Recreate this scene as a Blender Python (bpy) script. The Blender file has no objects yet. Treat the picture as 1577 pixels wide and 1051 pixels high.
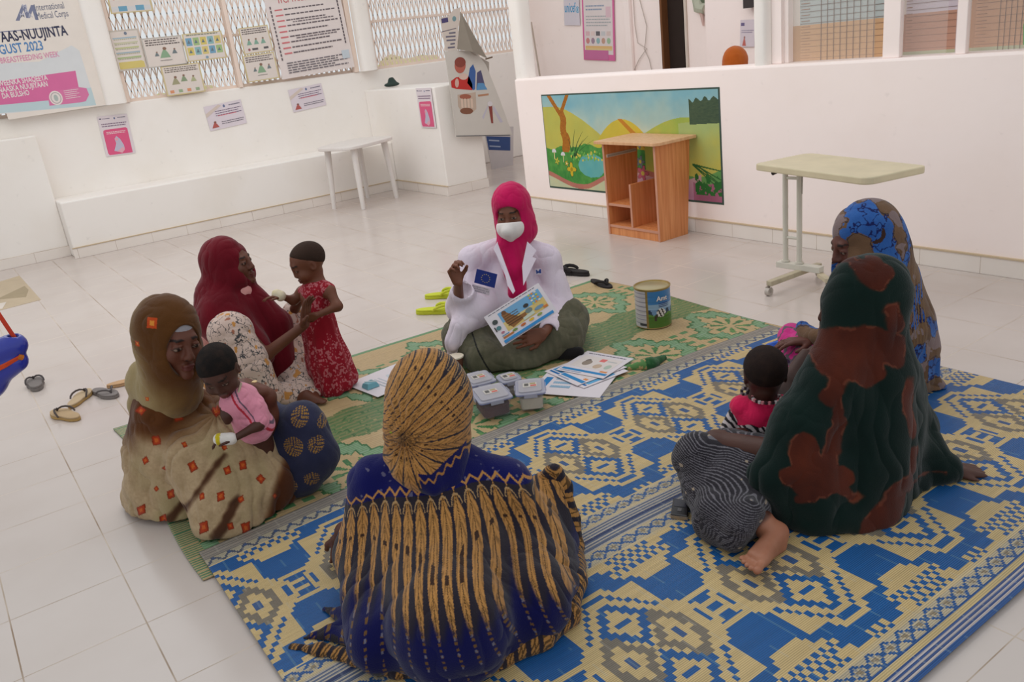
import bpy, math, random
import numpy as np
from mathutils import Vector, Matrix
C = bpy.context.scene.collection
PI = math.pi
# ------------------------------------------------------------------ camera
W, H = 1577.0, 1051.0
FPX, CAMZ = 1293.54, 1.5
PITCH, ROLL, YAW = 0.34351752, -0.1211836, 0.98790015
def _rot():
    a, b, c = PITCH, ROLL, YAW
    Rz = np.array([[math.cos(c), math.sin(c), 0], [-math.sin(c), math.cos(c), 0], [0, 0, 1]])
    M = np.array([[1, 0, 0], [0, 0, -1], [0, 1, 0]])
    Rx = np.array([[1, 0, 0], [0, math.cos(a), -math.sin(a)], [0, math.sin(a), math.cos(a)]])
    Rr = np.array([[math.cos(b), -math.sin(b), 0], [math.sin(b), math.cos(b), 0], [0, 0, 1]])
    return Rr @ Rx @ M @ Rz
RC = _rot()                       # world -> camera (x right, y down, z forward)
cam = bpy.data.cameras.new('camera')
cam.sensor_width = 36.0
cam.lens = FPX / W * 36.0
cam.clip_start = 0.05
camo = bpy.data.objects.new('camera', cam)
C.objects.link(camo)
Rw = RC.T @ np.diag([1, -1, -1])
mw = Matrix([list(Rw[i]) + [0] for i in range(3)] + [[0, 0, 0, 1]])
mw.translation = (0, 0, CAMZ)
camo.matrix_world = mw
bpy.context.scene.camera = camo
sc = bpy.context.scene
sc.view_settings.view_transform = 'Standard'
sc.view_settings.look = 'None'
sc.view_settings.gamma = 1.0
sc.view_settings.use_curve_mapping = False
sc.view_settings.exposure = 0.0
# ------------------------------------------------------------------ world and lights
world = bpy.data.worlds.new('world')
sc.world = world
world.use_nodes = True
wn = world.node_tree.nodes['Background']
wn.inputs[0].default_value = (0.93, 0.975, 1.0, 1)
wn.inputs[1].default_value = 0.775
def area(name, loc, target, size, sizey, power, color):
    l = bpy.data.lights.new(name, 'AREA')
    l.shape = 'RECTANGLE'; l.size = size; l.size_y = sizey; l.energy = power; l.color = color
    o = bpy.data.objects.new(name, l); C.objects.link(o)
    o.location = loc
    o.rotation_euler = (Vector(target) - Vector(loc)).to_track_quat('-Z', 'Y').to_euler()
    return o
area('daylight_from_left_windows', (-7.5, 1.2, 3.6), (-4.0, 2.2, 0.0), 5.0, 2.5, 32, (1.0, 0.965, 0.94))
area('fill_far_wall', (-5.0, 1.6, 4.4), (-6.3, 4.2, 0.2), 5.0, 2.5, 74, (1.0, 0.96, 0.94))  # added lamp, brightens the far floor and walls; stands for no real opening

# ------------------------------------------------------------------ placing helpers
FW = np.array([-math.sin(YAW), math.cos(YAW), 0.0])     # horizontal view direction
RT = np.array([math.cos(YAW), math.sin(YAW), 0.0])      # to the right
UP = np.array([0, 0, 1.0])
O0 = np.array([0, 0, CAMZ])
def ray(x, y): return RC.T @ np.array([(x - W / 2) / FPX, (y - H / 2) / FPX, 1.0])
def fl(x, y, z=0.0):
    d = ray(x, y); return O0 + d * ((z - CAMZ) / d[2])
def onX(x, y, X):
    d = ray(x, y); return O0 + d * (X / d[0])
def onY(x, y, Y):
    d = ray(x, y); return O0 + d * (Y / d[1])
def V(x, y, rho):
    d = ray(x, y); return O0 + d * (rho / (d @ FW))
def D(r, u, t):
    v = RT * r + UP * u - FW * t
    return v / np.linalg.norm(v)
def px(p, n):                     # n pixels at point p, in metres
    return n * (RC @ (np.asarray(p) - O0))[2] / FPX
def nrm(v):
    v = np.asarray(v, float); return v / np.linalg.norm(v)
def lin(c):
    c = np.asarray(c, float) / 255.0
    return np.where(c <= 0.04045, c / 12.92, ((c + 0.055) / 1.055) ** 2.4)
ALB = 0.80 * np.array((1.06, .985, .93))                        # measured colours -> albedo
# ------------------------------------------------------------------ materials
_mats = {}
def material(name, rough=0.6, bump=0.0, bscale=200.0, spec=0.3, metal=0.0, color=None, alpha=None, vary=0.06, trans=0.0, sheen=0.0):
    """procedural material: base colour from a fixed colour or from the 'Col' attribute, noise for wear and weave"""
    if name in _mats: return _mats[name]
    m = bpy.data.materials.new(name); m.use_nodes = True
    nt = m.node_tree; n = nt.nodes; L = nt.links
    b = n['Principled BSDF']
    b.inputs['Roughness'].default_value = rough
    b.inputs['Metallic'].default_value = metal
    b.inputs['Specular IOR Level'].default_value = spec
    if sheen: b.inputs['Sheen Weight'].default_value = sheen
    if trans: b.inputs['Transmission Weight'].default_value = trans
    if color is None:
        a = n.new('ShaderNodeAttribute'); a.attribute_name = 'Col'; src = a.outputs['Color']
    else:
        a = n.new('ShaderNodeRGB'); c = lin(color) * ALB; a.outputs[0].default_value = (c[0], c[1], c[2], 1); src = a.outputs[0]
    tc = n.new('ShaderNodeTexCoord')
    no = n.new('ShaderNodeTexNoise'); no.inputs['Scale'].default_value = 9.0; no.inputs['Detail'].default_value = 4.0
    L.new(tc.outputs['Object'], no.inputs['Vector'])
    mr = n.new('ShaderNodeMapRange'); mr.inputs[1].default_value = 0.3; mr.inputs[2].default_value = 0.7
    mr.inputs[3].default_value = 1.0 - vary; mr.inputs[4].default_value = 1.0 + vary
    L.new(no.outputs['Fac'], mr.inputs[0])
    mx = n.new('ShaderNodeVectorMath'); mx.operation = 'SCALE'
    L.new(src, mx.inputs[0]); L.new(mr.outputs[0], mx.inputs['Scale'])
    L.new(mx.outputs[0], b.inputs['Base Color'])
    if bump:
        n2 = n.new('ShaderNodeTexNoise'); n2.inputs['Scale'].default_value = bscale; n2.inputs['Detail'].default_value = 3.0
        L.new(tc.outputs['Object'], n2.inputs['Vector'])
        bp = n.new('ShaderNodeBump'); bp.inputs['Strength'].default_value = bump; bp.inputs['Distance'].default_value = 0.004
        L.new(n2.outputs['Fac'], bp.inputs['Height']); L.new(bp.outputs[0], b.inputs['Normal'])
    if alpha is not None:
        b.inputs['Alpha'].default_value = alpha
    _mats[name] = m
    return m
M_cloth = material('woven_cloth', rough=0.9, bump=0.35, bscale=260, spec=0.12, vary=0.05, sheen=0.15)
M_skin = material('skin', rough=0.5, bump=0.15, bscale=120, spec=0.35, vary=0.08)
M_hair = material('hair', rough=0.85, bump=0.9, bscale=420, spec=0.2, vary=0.2)
M_print = material('printed_sheet', rough=0.6, spec=0.3, vary=0.02)
M_paint = material('painted_surface', rough=0.7, spec=0.2, vary=0.04)
M_plastic = material('plastic', rough=0.35, spec=0.5, vary=0.03)
M_rubber = material('rubber', rough=0.75, bump=0.25, bscale=300, spec=0.3, vary=0.08)
M_metal = material('metal', rough=0.35, metal=0.7, vary=0.05)
# ------------------------------------------------------------------ mesh helpers
def mk(name, co, faces, mat, parent=None, colors=None, smooth=True, cface=None):
    """faces: (n,4) int array (or list of tuples). colors: per vertex sRGB 0-255; cface: per face sRGB"""
    me = bpy.data.meshes.new(name)
    if isinstance(faces, np.ndarray):
        co = np.asarray(co, np.float32); n = len(co); nf, k = faces.shape
        me.vertices.add(n); me.vertices.foreach_set('co', co.ravel())
        me.loops.add(nf * k); me.loops.foreach_set('vertex_index', faces.ravel().astype(np.int32))
        me.polygons.add(nf); me.polygons.foreach_set('loop_start', np.arange(0, nf * k, k, dtype=np.int32))
        me.update(calc_edges=True)
    else:
        me.from_pydata([tuple(map(float, c)) for c in co], [], faces)
    if smooth:
        me.polygons.foreach_set('use_smooth', np.ones(len(me.polygons), bool))
    o = bpy.data.objects.new(name, me); C.objects.link(o)
    if isinstance(mat, (list, tuple)):
        for q in mat: me.materials.append(q)
    else: me.materials.append(mat)
    if colors is not None: paint(me, colors)
    if cface is not None:
        lt = np.zeros(len(me.polygons), np.int32); me.polygons.foreach_get('loop_total', lt)
        c = np.ones((len(me.loops), 4), np.float32); c[:, :3] = np.repeat(lin(cface) * ALB, lt, axis=0)
        a = me.color_attributes.new('Col', 'FLOAT_COLOR', 'CORNER'); a.data.foreach_set('color', c.ravel())
    if parent is not None: o.parent = parent
    return o
def paint(me, colors):
    n = len(me.vertices)
    c = np.ones((n, 4), np.float32)
    cc = lin(np.asarray(colors, float)) * ALB
    c[:, :3] = cc if cc.ndim == 2 else cc[None, :]
    if 'Col' in me.color_attributes: me.color_attributes.remove(me.color_attributes['Col'])
    a = me.color_attributes.new('Col', 'FLOAT_COLOR', 'POINT'); a.data.foreach_set('color', c.ravel())
def coords(me):
    a = np.zeros(len(me.vertices) * 3, np.float32); me.vertices.foreach_get('co', a); return a.reshape(-1, 3).astype(float)
def tag(o, label, cat, group=None, kind=None):
    if label: o['label'] = label
    if cat: o['category'] = cat
    if group: o['group'] = group
    if kind: o['kind'] = kind
    return o
def thing(name, label, cat, loc=(0, 0, 0), group=None, kind=None, rz=0.0):
    o = bpy.data.objects.new(name, None); C.objects.link(o)
    o.empty_display_size = 0.1
    o.location = tuple(map(float, loc)); o.rotation_euler = (0, 0, rz)
    return tag(o, label, cat, group, kind)
def keep(o, root):               # parent without moving (o is authored in world space)
    o.parent = root
    o.matrix_parent_inverse = Matrix.Translation(-Vector(root.location)) if tuple(root.rotation_euler) == (0, 0, 0) else root.matrix_basis.inverted()
    return o
class MB:
    """collects shapes with one colour each into one mesh"""
    def __init__(s): s.v = []; s.f = []; s.c = []
    def add(s, v, f, c):
        k = len(s.v); s.v += [tuple(map(float, p)) for p in v]; s.f += [tuple(i + k for i in q) for q in f]; s.c += [c] * len(f); return s
    def box(s, a, b, c, R=None, org=(0, 0, 0)):
        a = np.asarray(a, float); b = np.asarray(b, float)
        v = np.array([[(a, b)[i][0], (a, b)[j][1], (a, b)[k][2]] for i in (0, 1) for j in (0, 1) for k in (0, 1)])
        if R is not None: v = v @ np.asarray(R).T
        v = v + np.asarray(org, float)
        return s.add(v, [(0, 1, 3, 2), (4, 6, 7, 5), (0, 4, 5, 1), (2, 3, 7, 6), (0, 2, 6, 4), (1, 5, 7, 3)], c)
    def hexa(s, v, c):            # 8 corners: bottom 4, top 4
        return s.add(v, [(3, 2, 1, 0), (4, 5, 6, 7), (0, 1, 5, 4), (1, 2, 6, 5), (2, 3, 7, 6), (3, 0, 4, 7)], c)
    def prism(s, pts, off, c, o=(0, 0, 0)):   # polygon pts (3d) extruded by off
        pts = [np.asarray(p, float) + np.asarray(o, float) for p in pts]; n = len(pts); off = np.asarray(off, float)
        v = pts + [p + off for p in pts]
        f = [tuple(range(n))[::-1], tuple(range(n, 2 * n))] + [(i, (i + 1) % n, n + (i + 1) % n, n + i) for i in range(n)]
        return s.add(v, f, c)
    def tube(s, pts, r, c, n=8, closed=False):
        pts = [np.asarray(p, float) for p in pts]; m = len(pts)
        rs = r if isinstance(r, (list, tuple)) else [r] * m
        v = []; prev = None
        for i, p in enumerate(pts):
            if closed: t = pts[(i + 1) % m] - pts[i - 1]
            else: t = pts[min(i + 1, m - 1)] - pts[max(i - 1, 0)]
            t = nrm(t)
            if prev is None:
                a = np.cross(t, [0, 0, 1.0]);
                if np.linalg.norm(a) < 0.1: a = np.cross(t, [1.0, 0, 0])
            else: a = prev - t * (prev @ t)
            a = nrm(a); prev = a; b = np.cross(t, a)
            for k in range(n):
                th = 2 * PI * k / n; v.append(p + rs[i] * (a * math.cos(th) + b * math.sin(th)))
        f = []
        for i in range(m if closed else m - 1):
            j = (i + 1) % m
            for k in range(n): f.append((i * n + k, i * n + (k + 1) % n, j * n + (k + 1) % n, j * n + k))
        if not closed: f += [tuple(range(n))[::-1], tuple(range((m - 1) * n, m * n))]
        return s.add(v, f, c)
    def lathe(s, prof, c, n=32, o=(0, 0, 0), cap=True):   # prof: (r,z) list; c colour or list per segment
        v = []; m = len(prof)
        for r, z in prof:
            for k in range(n):
                th = 2 * PI * k / n; v.append((o[0] + r * math.cos(th), o[1] + r * math.sin(th), o[2] + z))
        for i in range(m - 1):
            f = [(i * n + k, i * n + (k + 1) % n, (i + 1) * n + (k + 1) % n, (i + 1) * n + k) for k in range(n)]
            k0 = len(s.v)
            if i == 0: base = k0; s.v += [tuple(map(float, p)) for p in v]
            s.f += [tuple(q + base for q in fc) for fc in f]; s.c += [c[i] if isinstance(c, list) else c] * n
        if cap:
            s.f.append(tuple(base + q for q in range(n))[::-1]); s.c.append(c[0] if isinstance(c, list) else c)
            s.f.append(tuple(base + (m - 1) * n + q for q in range(n))); s.c.append(c[-1] if isinstance(c, list) else c)
        return s
    def build(s, name, mat, parent=None, smooth=False, bevel=0.0, root=None):
        o = mk(name, s.v, s.f, mat, None, smooth=smooth, cface=np.array(s.c, float))
        if bevel:
            b = o.modifiers.new('bevel', 'BEVEL'); b.width = bevel; b.segments = 2; b.limit_method = 'ANGLE'
        if smooth:
            try:
                o.data.set_sharp_from_angle(angle=math.radians(40))
            except Exception: pass
        if parent is not None: o.parent = parent
        if root is not None: keep(o, root)
        return o
# ------------------------------------------------------------------ noise (numpy)
def vnoise(P, scale, seed=0):
    q = np.asarray(P) * scale + seed * 17.31; i = np.floor(q).astype(np.int64); f = q - i; f = f * f * (3 - 2 * f)
    def h(a, b, c):
        n = (a * 374761393 + b * 668265263 + c * 2147483647 + seed * 144665) & 0xffffffff
        n = ((n ^ (n >> 13)) * 1274126177) & 0xffffffff
        return ((n ^ (n >> 16)) & 0xffff) / 65535.0
    x, y, z = i[:, 0], i[:, 1], i[:, 2]; r = 0
    for a in (0, 1):
        for b in (0, 1):
            for c in (0, 1):
                r = r + h(x + a, y + b, z + c) * (f[:, 0] if a else 1 - f[:, 0]) * (f[:, 1] if b else 1 - f[:, 1]) * (f[:, 2] if c else 1 - f[:, 2])
    return r
def fbm(P, scale, seed=0, o=3):
    r = 0; a = 0.5; t = 0
    for k in range(o): r = r + a * vnoise(P, scale * 2 ** k, seed + k); t += a; a *= 0.5
    return r / t
def sstep(a, b, x):
    t = np.clip((x - a) / (b - a), 0, 1); return t * t * (3 - 2 * t)
def mixc(a, b, t):
    a = np.asarray(a, float); b = np.asarray(b, float); t = np.asarray(t)[:, None]; return a * (1 - t) + b * t
# ------------------------------------------------------------------ signed-distance sculpting
class Sculpt:
    def __init__(s): s.p = []
    def cone(s, a, b, ra, rb=None, k=0.03, op=1):
        a = np.asarray(a, float); b = np.asarray(b, float); rb = ra if rb is None else rb
        r = max(ra, rb); s.p.append(('c', np.minimum(a, b) - r, np.maximum(a, b) + r, (a, b, ra, rb), k, op)); return s
    def chain(s, pts, rs, k=0.03):
        for i in range(len(pts) - 1): s.cone(pts[i], pts[i + 1], rs[i], rs[i + 1], k)
        return s
    def ell(s, c, r, R=None, k=0.03, op=1):
        c = np.asarray(c, float); r = np.asarray(r, float); R = np.eye(3) if R is None else np.asarray(R, float)  # columns = axes
        e = np.abs(R) @ r
        s.p.append(('e', c - e, c + e, (c, r, R), k, op)); return s
    def plane(s, n, d, k=0.01):   # keep n.x >= d
        s.p.append(('p', None, None, (nrm(n), d), k, -1)); return s
    def field(s, h):
        lo = np.min([q[1] for q in s.p if q[1] is not None and q[5] == 1], axis=0) - 3 * h - 0.02
        hi = np.max([q[2] for q in s.p if q[1] is not None and q[5] == 1], axis=0) + 3 * h + 0.02
        n = np.ceil((hi - lo) / h).astype(int) + 1
        f = np.full(tuple(n), 1.0, np.float32)
        ax = [lo[i] + h * np.arange(n[i]) for i in range(3)]
        for typ, a, b, d, k, op in s.p:
            if typ == 'p':
                i0 = np.zeros(3, int); i1 = n
            else:
                m = k + 3 * h
                i0 = np.clip(np.floor((a - m - lo) / h).astype(int), 0, n); i1 = np.clip(np.ceil((b + m - lo) / h).astype(int) + 1, 0, n)
                if np.any(i1 <= i0): continue
            sl = tuple(slice(i0[i], i1[i]) for i in range(3))
            X = ax[0][sl[0]][:, None, None]; Y = ax[1][sl[1]][None, :, None]; Z = ax[2][sl[2]][None, None, :]
            if typ == 'c':
                A, B, ra, rb = d; v = B - A; L2 = max(v @ v, 1e-9)
                t = np.clip(((X - A[0]) * v[0] + (Y - A[1]) * v[1] + (Z - A[2]) * v[2]) / L2, 0, 1)
                q = np.sqrt((X - A[0] - t * v[0]) ** 2 + (Y - A[1] - t * v[1]) ** 2 + (Z - A[2] - t * v[2]) ** 2) - (ra + (rb - ra) * t)
            elif typ == 'e':
                c, r, R = d; x = X - c[0]; y = Y - c[1]; z = Z - c[2]
                k0 = 0; k1 = 0
                for i in range(3):
                    w = x * R[0, i] + y * R[1, i] + z * R[2, i]; k0 = k0 + (w / r[i]) ** 2; k1 = k1 + (w / r[i] ** 2) ** 2
                k0 = np.sqrt(k0); q = k0 * (k0 - 1) / np.maximum(np.sqrt(k1), 1e-6)
            else:
                nn, dd = d; q = (X * nn[0] + Y * nn[1] + Z * nn[2]) - dd
            g = f[sl]
            if op == 1:
                w = np.maximum(k - np.abs(g - q), 0) / k; g2 = np.minimum(g, q) - w * w * k * 0.25
            else:
                q = -q; w = np.maximum(k - np.abs(g - q), 0) / k; g2 = np.maximum(g, q) + w * w * k * 0.25
            f[sl] = g2
        return f, lo
    def mesh(s, h):
        f, lo = s.field(h)
        f[0] = f[-1] = 1; f[:, 0] = f[:, -1] = 1; f[:, :, 0] = f[:, :, -1] = 1
        n = np.array(f.shape); ins = f < 0; ids = []; pos = []; quads = []
        st = np.array([n[1] * n[2], n[2], 1])
        for a in range(3):
            s0 = [slice(None)] * 3; s1 = [slice(None)] * 3; s0[a] = slice(0, -1); s1[a] = slice(1, None)
            m = ins[tuple(s0)] != ins[tuple(s1)]
            e = np.argwhere(m); f0 = f[tuple(s0)][m]; f1 = f[tuple(s1)][m]
            t = f0 / (f0 - f1); p = e.astype(float); p[:, a] += t
            b, c = (a + 1) % 3, (a + 2) % 3
            base = e @ st; cs = [base, base - st[b], base - st[b] - st[c], base - st[c]]
            for q in cs: ids.append(q); pos.append(p)
            qd = np.stack(cs, 1); fl_ = f0 > 0; qd[fl_] = qd[fl_][:, ::-1]; quads.append(qd)
        ids = np.concatenate(ids); pos = np.concatenate(pos); quads = np.concatenate(quads)
        u, inv = np.unique(ids, return_inverse=True); cnt = np.bincount(inv)
        co = np.stack([np.bincount(inv, pos[:, i]) / cnt for i in range(3)], 1) * h + lo
        q = np.searchsorted(u, quads)
        return co, q
    def build(s, name, mat, root=None, h=0.007, sub=0, color=(128, 128, 128), disp=None, smooth_it=1):
        co, q = s.mesh(h)
        for _ in range(smooth_it):                       # light relax
            acc = np.zeros_like(co); cn = np.zeros(len(co))
            for i in range(4):
                a, b = q[:, i], q[:, (i + 1) % 4]
                for d in range(3): acc[:, d] += np.bincount(a, co[b, d], len(co)) + np.bincount(b, co[a, d], len(co))
                cn += np.bincount(a, minlength=len(co)) + np.bincount(b, minlength=len(co))
            co = co * 0.5 + 0.5 * acc / cn[:, None]
        o = mk(name, co, q[:, ::-1].copy(), mat)
        if sub:
            md = o.modifiers.new('s', 'SUBSURF'); md.levels = sub; md.render_levels = sub
            dg = bpy.context.evaluated_depsgraph_get()
            me = bpy.data.meshes.new_from_object(o.evaluated_get(dg)); old = o.data
            o.modifiers.clear(); o.data = me; me.name = name; bpy.data.meshes.remove(old)
        me = o.data; c = coords(me)
        if disp is not None:
            n = np.zeros(len(me.vertices) * 3, np.float32); me.vertex_normals.foreach_get('vector', n); n = n.reshape(-1, 3)
            c2 = c + n * disp(c)[:, None]; c2[:, 2] = np.maximum(c2[:, 2], np.minimum(c[:, 2], 0.008))
            me.vertices.foreach_set('co', c2.astype(np.float32).ravel()); me.update()
        col = color(c) if callable(color) else np.tile(np.asarray(color, float), (len(c), 1))
        paint(me, col)
        if root is not None: keep(o, root)
        return o
# ================================================================== THE SETTING
def plaster(name, base, stain):
    m = bpy.data.materials.new(name); m.use_nodes = True
    nt = m.node_tree; n = nt.nodes; L = nt.links; b = n['Principled BSDF']
    b.inputs['Roughness'].default_value = 0.75; b.inputs['Specular IOR Level'].default_value = 0.2
    tc = n.new('ShaderNodeTexCoord')
    no = n.new('ShaderNodeTexNoise'); no.inputs['Scale'].default_value = 1.7; no.inputs['Detail'].default_value = 6
    L.new(tc.outputs['Object'], no.inputs['Vector'])
    cr = n.new('ShaderNodeValToRGB'); e = cr.color_ramp.elements
    e[0].position = 0.32; e[0].color = (*lin(stain), 1); e[1].position = 0.55; e[1].color = (*lin(base), 1)
    L.new(no.outputs['Fac'], cr.inputs[0])
    n2 = n.new('ShaderNodeTexNoise'); n2.inputs['Scale'].default_value = 14; n2.inputs['Detail'].default_value = 8
    L.new(tc.outputs['Object'], n2.inputs['Vector'])
    gt = n.new('ShaderNodeMapRange'); gt.inputs[1].default_value = 0.66; gt.inputs[2].default_value = 0.78; gt.inputs[3].default_value = 1; gt.inputs[4].default_value = 0.9
    L.new(n2.outputs['Fac'], gt.inputs[0])
    mx = n.new('ShaderNodeVectorMath'); mx.operation = 'SCALE'; L.new(cr.outputs[0], mx.inputs[0]); L.new(gt.outputs[0], mx.inputs['Scale'])
    L.new(mx.outputs[0], b.inputs['Base Color'])
    bp = n.new('ShaderNodeBump'); bp.inputs['Strength'].default_value = 0.15; bp.inputs['Distance'].default_value = 0.01
    L.new(n2.outputs['Fac'], bp.inputs['Height']); L.new(bp.outputs[0], b.inputs['Normal'])
    return m
M_wall = plaster('white_plaster', (242, 236, 230), (238, 231, 223))
M_wall2 = plaster('white_plaster_warm', (251, 237, 232), (248, 233, 227))
def tiles(name, tx, ty, x0, y0, vert=None, c1=(195, 182, 174), c2=(201, 189, 182)):
    m = bpy.data.materials.new(name); m.use_nodes = True
    nt = m.node_tree; n = nt.nodes; L = nt.links; b = n['Principled BSDF']
    b.inputs['Roughness'].default_value = 0.22; b.inputs['Specular IOR Level'].default_value = 0.45
    tc = n.new('ShaderNodeTexCoord'); sp = n.new('ShaderNodeSeparateXYZ'); L.new(tc.outputs['Object'], sp.inputs[0])
    def mt(op, a, v=None):
        q = n.new('ShaderNodeMath'); q.operation = op
        if hasattr(a, 'is_linked') or not isinstance(a, (int, float)): L.new(a, q.inputs[0])
        else: q.inputs[0].default_value = a
        if v is not None:
            if isinstance(v, (int, float)): q.inputs[1].default_value = v
            else: L.new(v, q.inputs[1])
        return q.outputs[0]
    def line(s, t, o, w):
        u = mt('DIVIDE', mt('SUBTRACT', s, o), t); fr = mt('FRACT', u)
        d = mt('MINIMUM', fr, mt('SUBTRACT', 1.0, fr)); return mt('LESS_THAN', d, w / t)
    g = line(sp.outputs[0], tx, x0, 0.0017)
    if vert is None: g = mt('MAXIMUM', g, line(sp.outputs[1], ty, y0, 0.0022))
    else: g = mt('MAXIMUM', g, mt('GREATER_THAN', sp.outputs[2], vert))
    no = n.new('ShaderNodeTexNoise'); no.inputs['Scale'].default_value = 2.2; no.inputs['Detail'].default_value = 5
    L.new(tc.outputs['Object'], no.inputs['Vector'])
    cr = n.new('ShaderNodeValToRGB'); e = cr.color_ramp.elements
    e[0].position = 0.3; e[0].color = (*lin(c1), 1); e[1].position = 0.6; e[1].color = (*lin(c2), 1)
    L.new(no.outputs['Fac'], cr.inputs[0])
    n3 = n.new('ShaderNodeTexNoise'); n3.inputs['Scale'].default_value = 3.1; n3.inputs['Detail'].default_value = 4
    L.new(tc.outputs['Object'], n3.inputs['Vector'])
    c3 = n.new('ShaderNodeValToRGB'); e = c3.color_ramp.elements
    e[0].position = 0.35; e[0].color = (*lin((150, 128, 108)), 1); e[1].position = 0.62; e[1].color = (*lin((205, 190, 175)), 1)
    L.new(n3.outputs['Fac'], c3.inputs[0])
    mx = n.new('ShaderNodeMix'); mx.data_type = 'RGBA'; L.new(g, mx.inputs[0]); L.new(cr.outputs[0], mx.inputs[6]); L.new(c3.outputs[0], mx.inputs[7])
    L.new(mx.outputs[2], b.inputs['Base Color'])
    ro = n.new('ShaderNodeMapRange'); ro.inputs[3].default_value = 0.2; ro.inputs[4].default_value = 0.8; L.new(g, ro.inputs[0]); L.new(ro.outputs[0], b.inputs['Roughness'])
    return m
M_floor = tiles('glazed_floor_tiles', 0.334, 0.332, -2.079, 0.18)
def sbox(name, a, b, mat, bevel=0.012, kind='structure'):
    m = MB(); m.box(a, b, (235, 230, 225)); o = m.build(name, mat, bevel=bevel); o['kind'] = kind; return o
sbox('floor', (-14, -4, -0.1), (3, 14, 0), M_floor, 0)
XW = -9.4                                            # face of the left wall above its ledge
# right hand wall with its painted side
sbox('wall_right', (-6.40, 4.58, 0), (1.6, 4.80, 1.155), M_wall2, 0.015)
# left wall: upper part, plinth with ledge, forward block, counter block
sbox('wall_left', (XW - 0.2, -3.5, 0), (XW, 7.05, 1.34), M_wall)
sbox('wall_left_plinth', (XW, 1.03, 0), (-8.92, 4.56, 0.54), M_wall)
sbox('wall_left_block', (XW, -3.5, 0), (-9.18, 1.03, 1.16), M_wall)
sbox('wall_left_counter', (XW, 4.56, 0), (-7.79, 5.08, 1.126), M_wall)
sbox('wall_left_lintel', (XW - 0.2, -3.5, 2.75), (XW, 7.05, 3.2), M_wall)
# back wall of the far room, with its return
sbox('wall_back', (XW - 0.2, 7.05, 0), (-6.98, 7.25, 3.0), M_wall2)
sbox('wall_back_far', (-6.62, 7.05, 0), (-5.92, 7.25, 3.0), M_wall2)
sbox('wall_back_return', (-5.92, 6.55, 0), (-1.5, 6.75, 3.0), M_wall2)
sbox('trim_1', (-7.54, 7.00, 0), (-7.44, 7.05, 3.0), M_wall2)
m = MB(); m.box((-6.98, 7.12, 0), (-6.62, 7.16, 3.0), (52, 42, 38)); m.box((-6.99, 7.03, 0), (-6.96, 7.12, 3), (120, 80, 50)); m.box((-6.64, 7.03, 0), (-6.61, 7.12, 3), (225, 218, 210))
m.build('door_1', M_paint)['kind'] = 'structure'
# baseboards
def baseboard(name, a, b, along, per, off):
    m = MB(); m.box(a, b, (236, 230, 228)); o = m.build(name, M_base[along], bevel=0.003); o['kind'] = 'structure'
M_base = {'x': tiles('skirting_tiles_x', 0.345, 1, -2.56, 0, vert=0.097, c1=(228, 218, 209), c2=(234, 225, 217))}
mb2 = tiles('skirting_tiles_y', 0.345, 1, 0.37, 0, vert=0.097, c1=(228, 218, 209), c2=(234, 225, 217))
for l in list(mb2.node_tree.links):                  # same tiles running along y
    if l.from_socket.name == 'X': 
        to = l.to_socket; fn = l.from_node; mb2.node_tree.links.remove(l); mb2.node_tree.links.new(fn.outputs[1], to)
M_base['y'] = mb2
baseboard('baseboard_right', (-6.40, 4.568, 0), (1.6, 4.58, 0.10), 'x', 0, 0)
baseboard('baseboard_left', (-8.92, 1.02, 0), (-8.908, 4.55, 0.10), 'y', 0, 0)
baseboard('baseboard_block', (-9.18, -3.5, 0), (-9.168, 1.03, 0.10), 'y', 0, 0)
baseboard('baseboard_counter', (-8.908, 4.548, 0), (-7.778, 4.56, 0.10), 'x', 0, 0)
baseboard('baseboard_counter_side', (-7.79, 4.56, 0), (-7.778, 5.08, 0.10), 'y', 0, 0)
# stained bead of old grout on top of the skirting
for nm, a, b in (('trim_2', (-6.40, 4.563, 0.099), (1.6, 4.58, 0.108)), ('trim_3', (-8.92, 1.02, 0.099), (-8.904, 4.55, 0.107)), ('trim_4', (-8.904, 4.543, 0.099), (-7.774, 4.56, 0.107))):
    m = MB(); m.box(a, b, (216, 200, 172)); m.build(nm, M_paint)['kind'] = 'structure'
# pillars
def pillar(name, x0, x1, y0, y1, z0, z1):
    m = MB(); c = np.array([(x0 + x1) / 2, (y0 + y1) / 2]); rx, ry = (x1 - x0) / 2, (y1 - y0) / 2
    pts = []
    for k in range(28):
        t = 2 * PI * k / 28; a, b = math.cos(t), math.sin(t)
        pts.append((c[0] + rx * math.copysign(abs(a) ** 0.6, a), c[1] + ry * math.copysign(abs(b) ** 0.6, b), z0))
    m.prism(pts, (0, 0, z1 - z0), (240, 235, 228)); o = m.build(name, M_wall, smooth=True); o['kind'] = 'structure'
pillar('pillar_1', XW + 0.0, XW + 0.16, 1.72, 1.92, 1.34, 3.0)
pillar('pillar_2', XW + 0.0, XW + 0.15, 4.53, 4.72, 1.34, 3.0)
pillar('pillar_3', -6.43, -6.27, 4.60, 4.76, 0.0, 3.0)
pillar('pillar_4', -3.755, -3.66, 4.59, 4.70, 0.0, 3.0)
sbox('trim_5', (-3.66, 4.66, 1.155), (-3.585, 4.80, 3.0), M_wall2, 0.004)
sbox('trim_6', (-3.585, 4.69, 1.155), (-3.555, 4.78, 3.0), M_wall2, 0.004)
for k, (a, b) in enumerate(((-2.868, -2.768), (-2.452, -2.400), (-1.90, -1.80))):
    sbox('window_%d' % (k + 10), (a, 4.62, 1.155), (b, 4.66, 2.2), M_wall2, 0.004)
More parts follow.
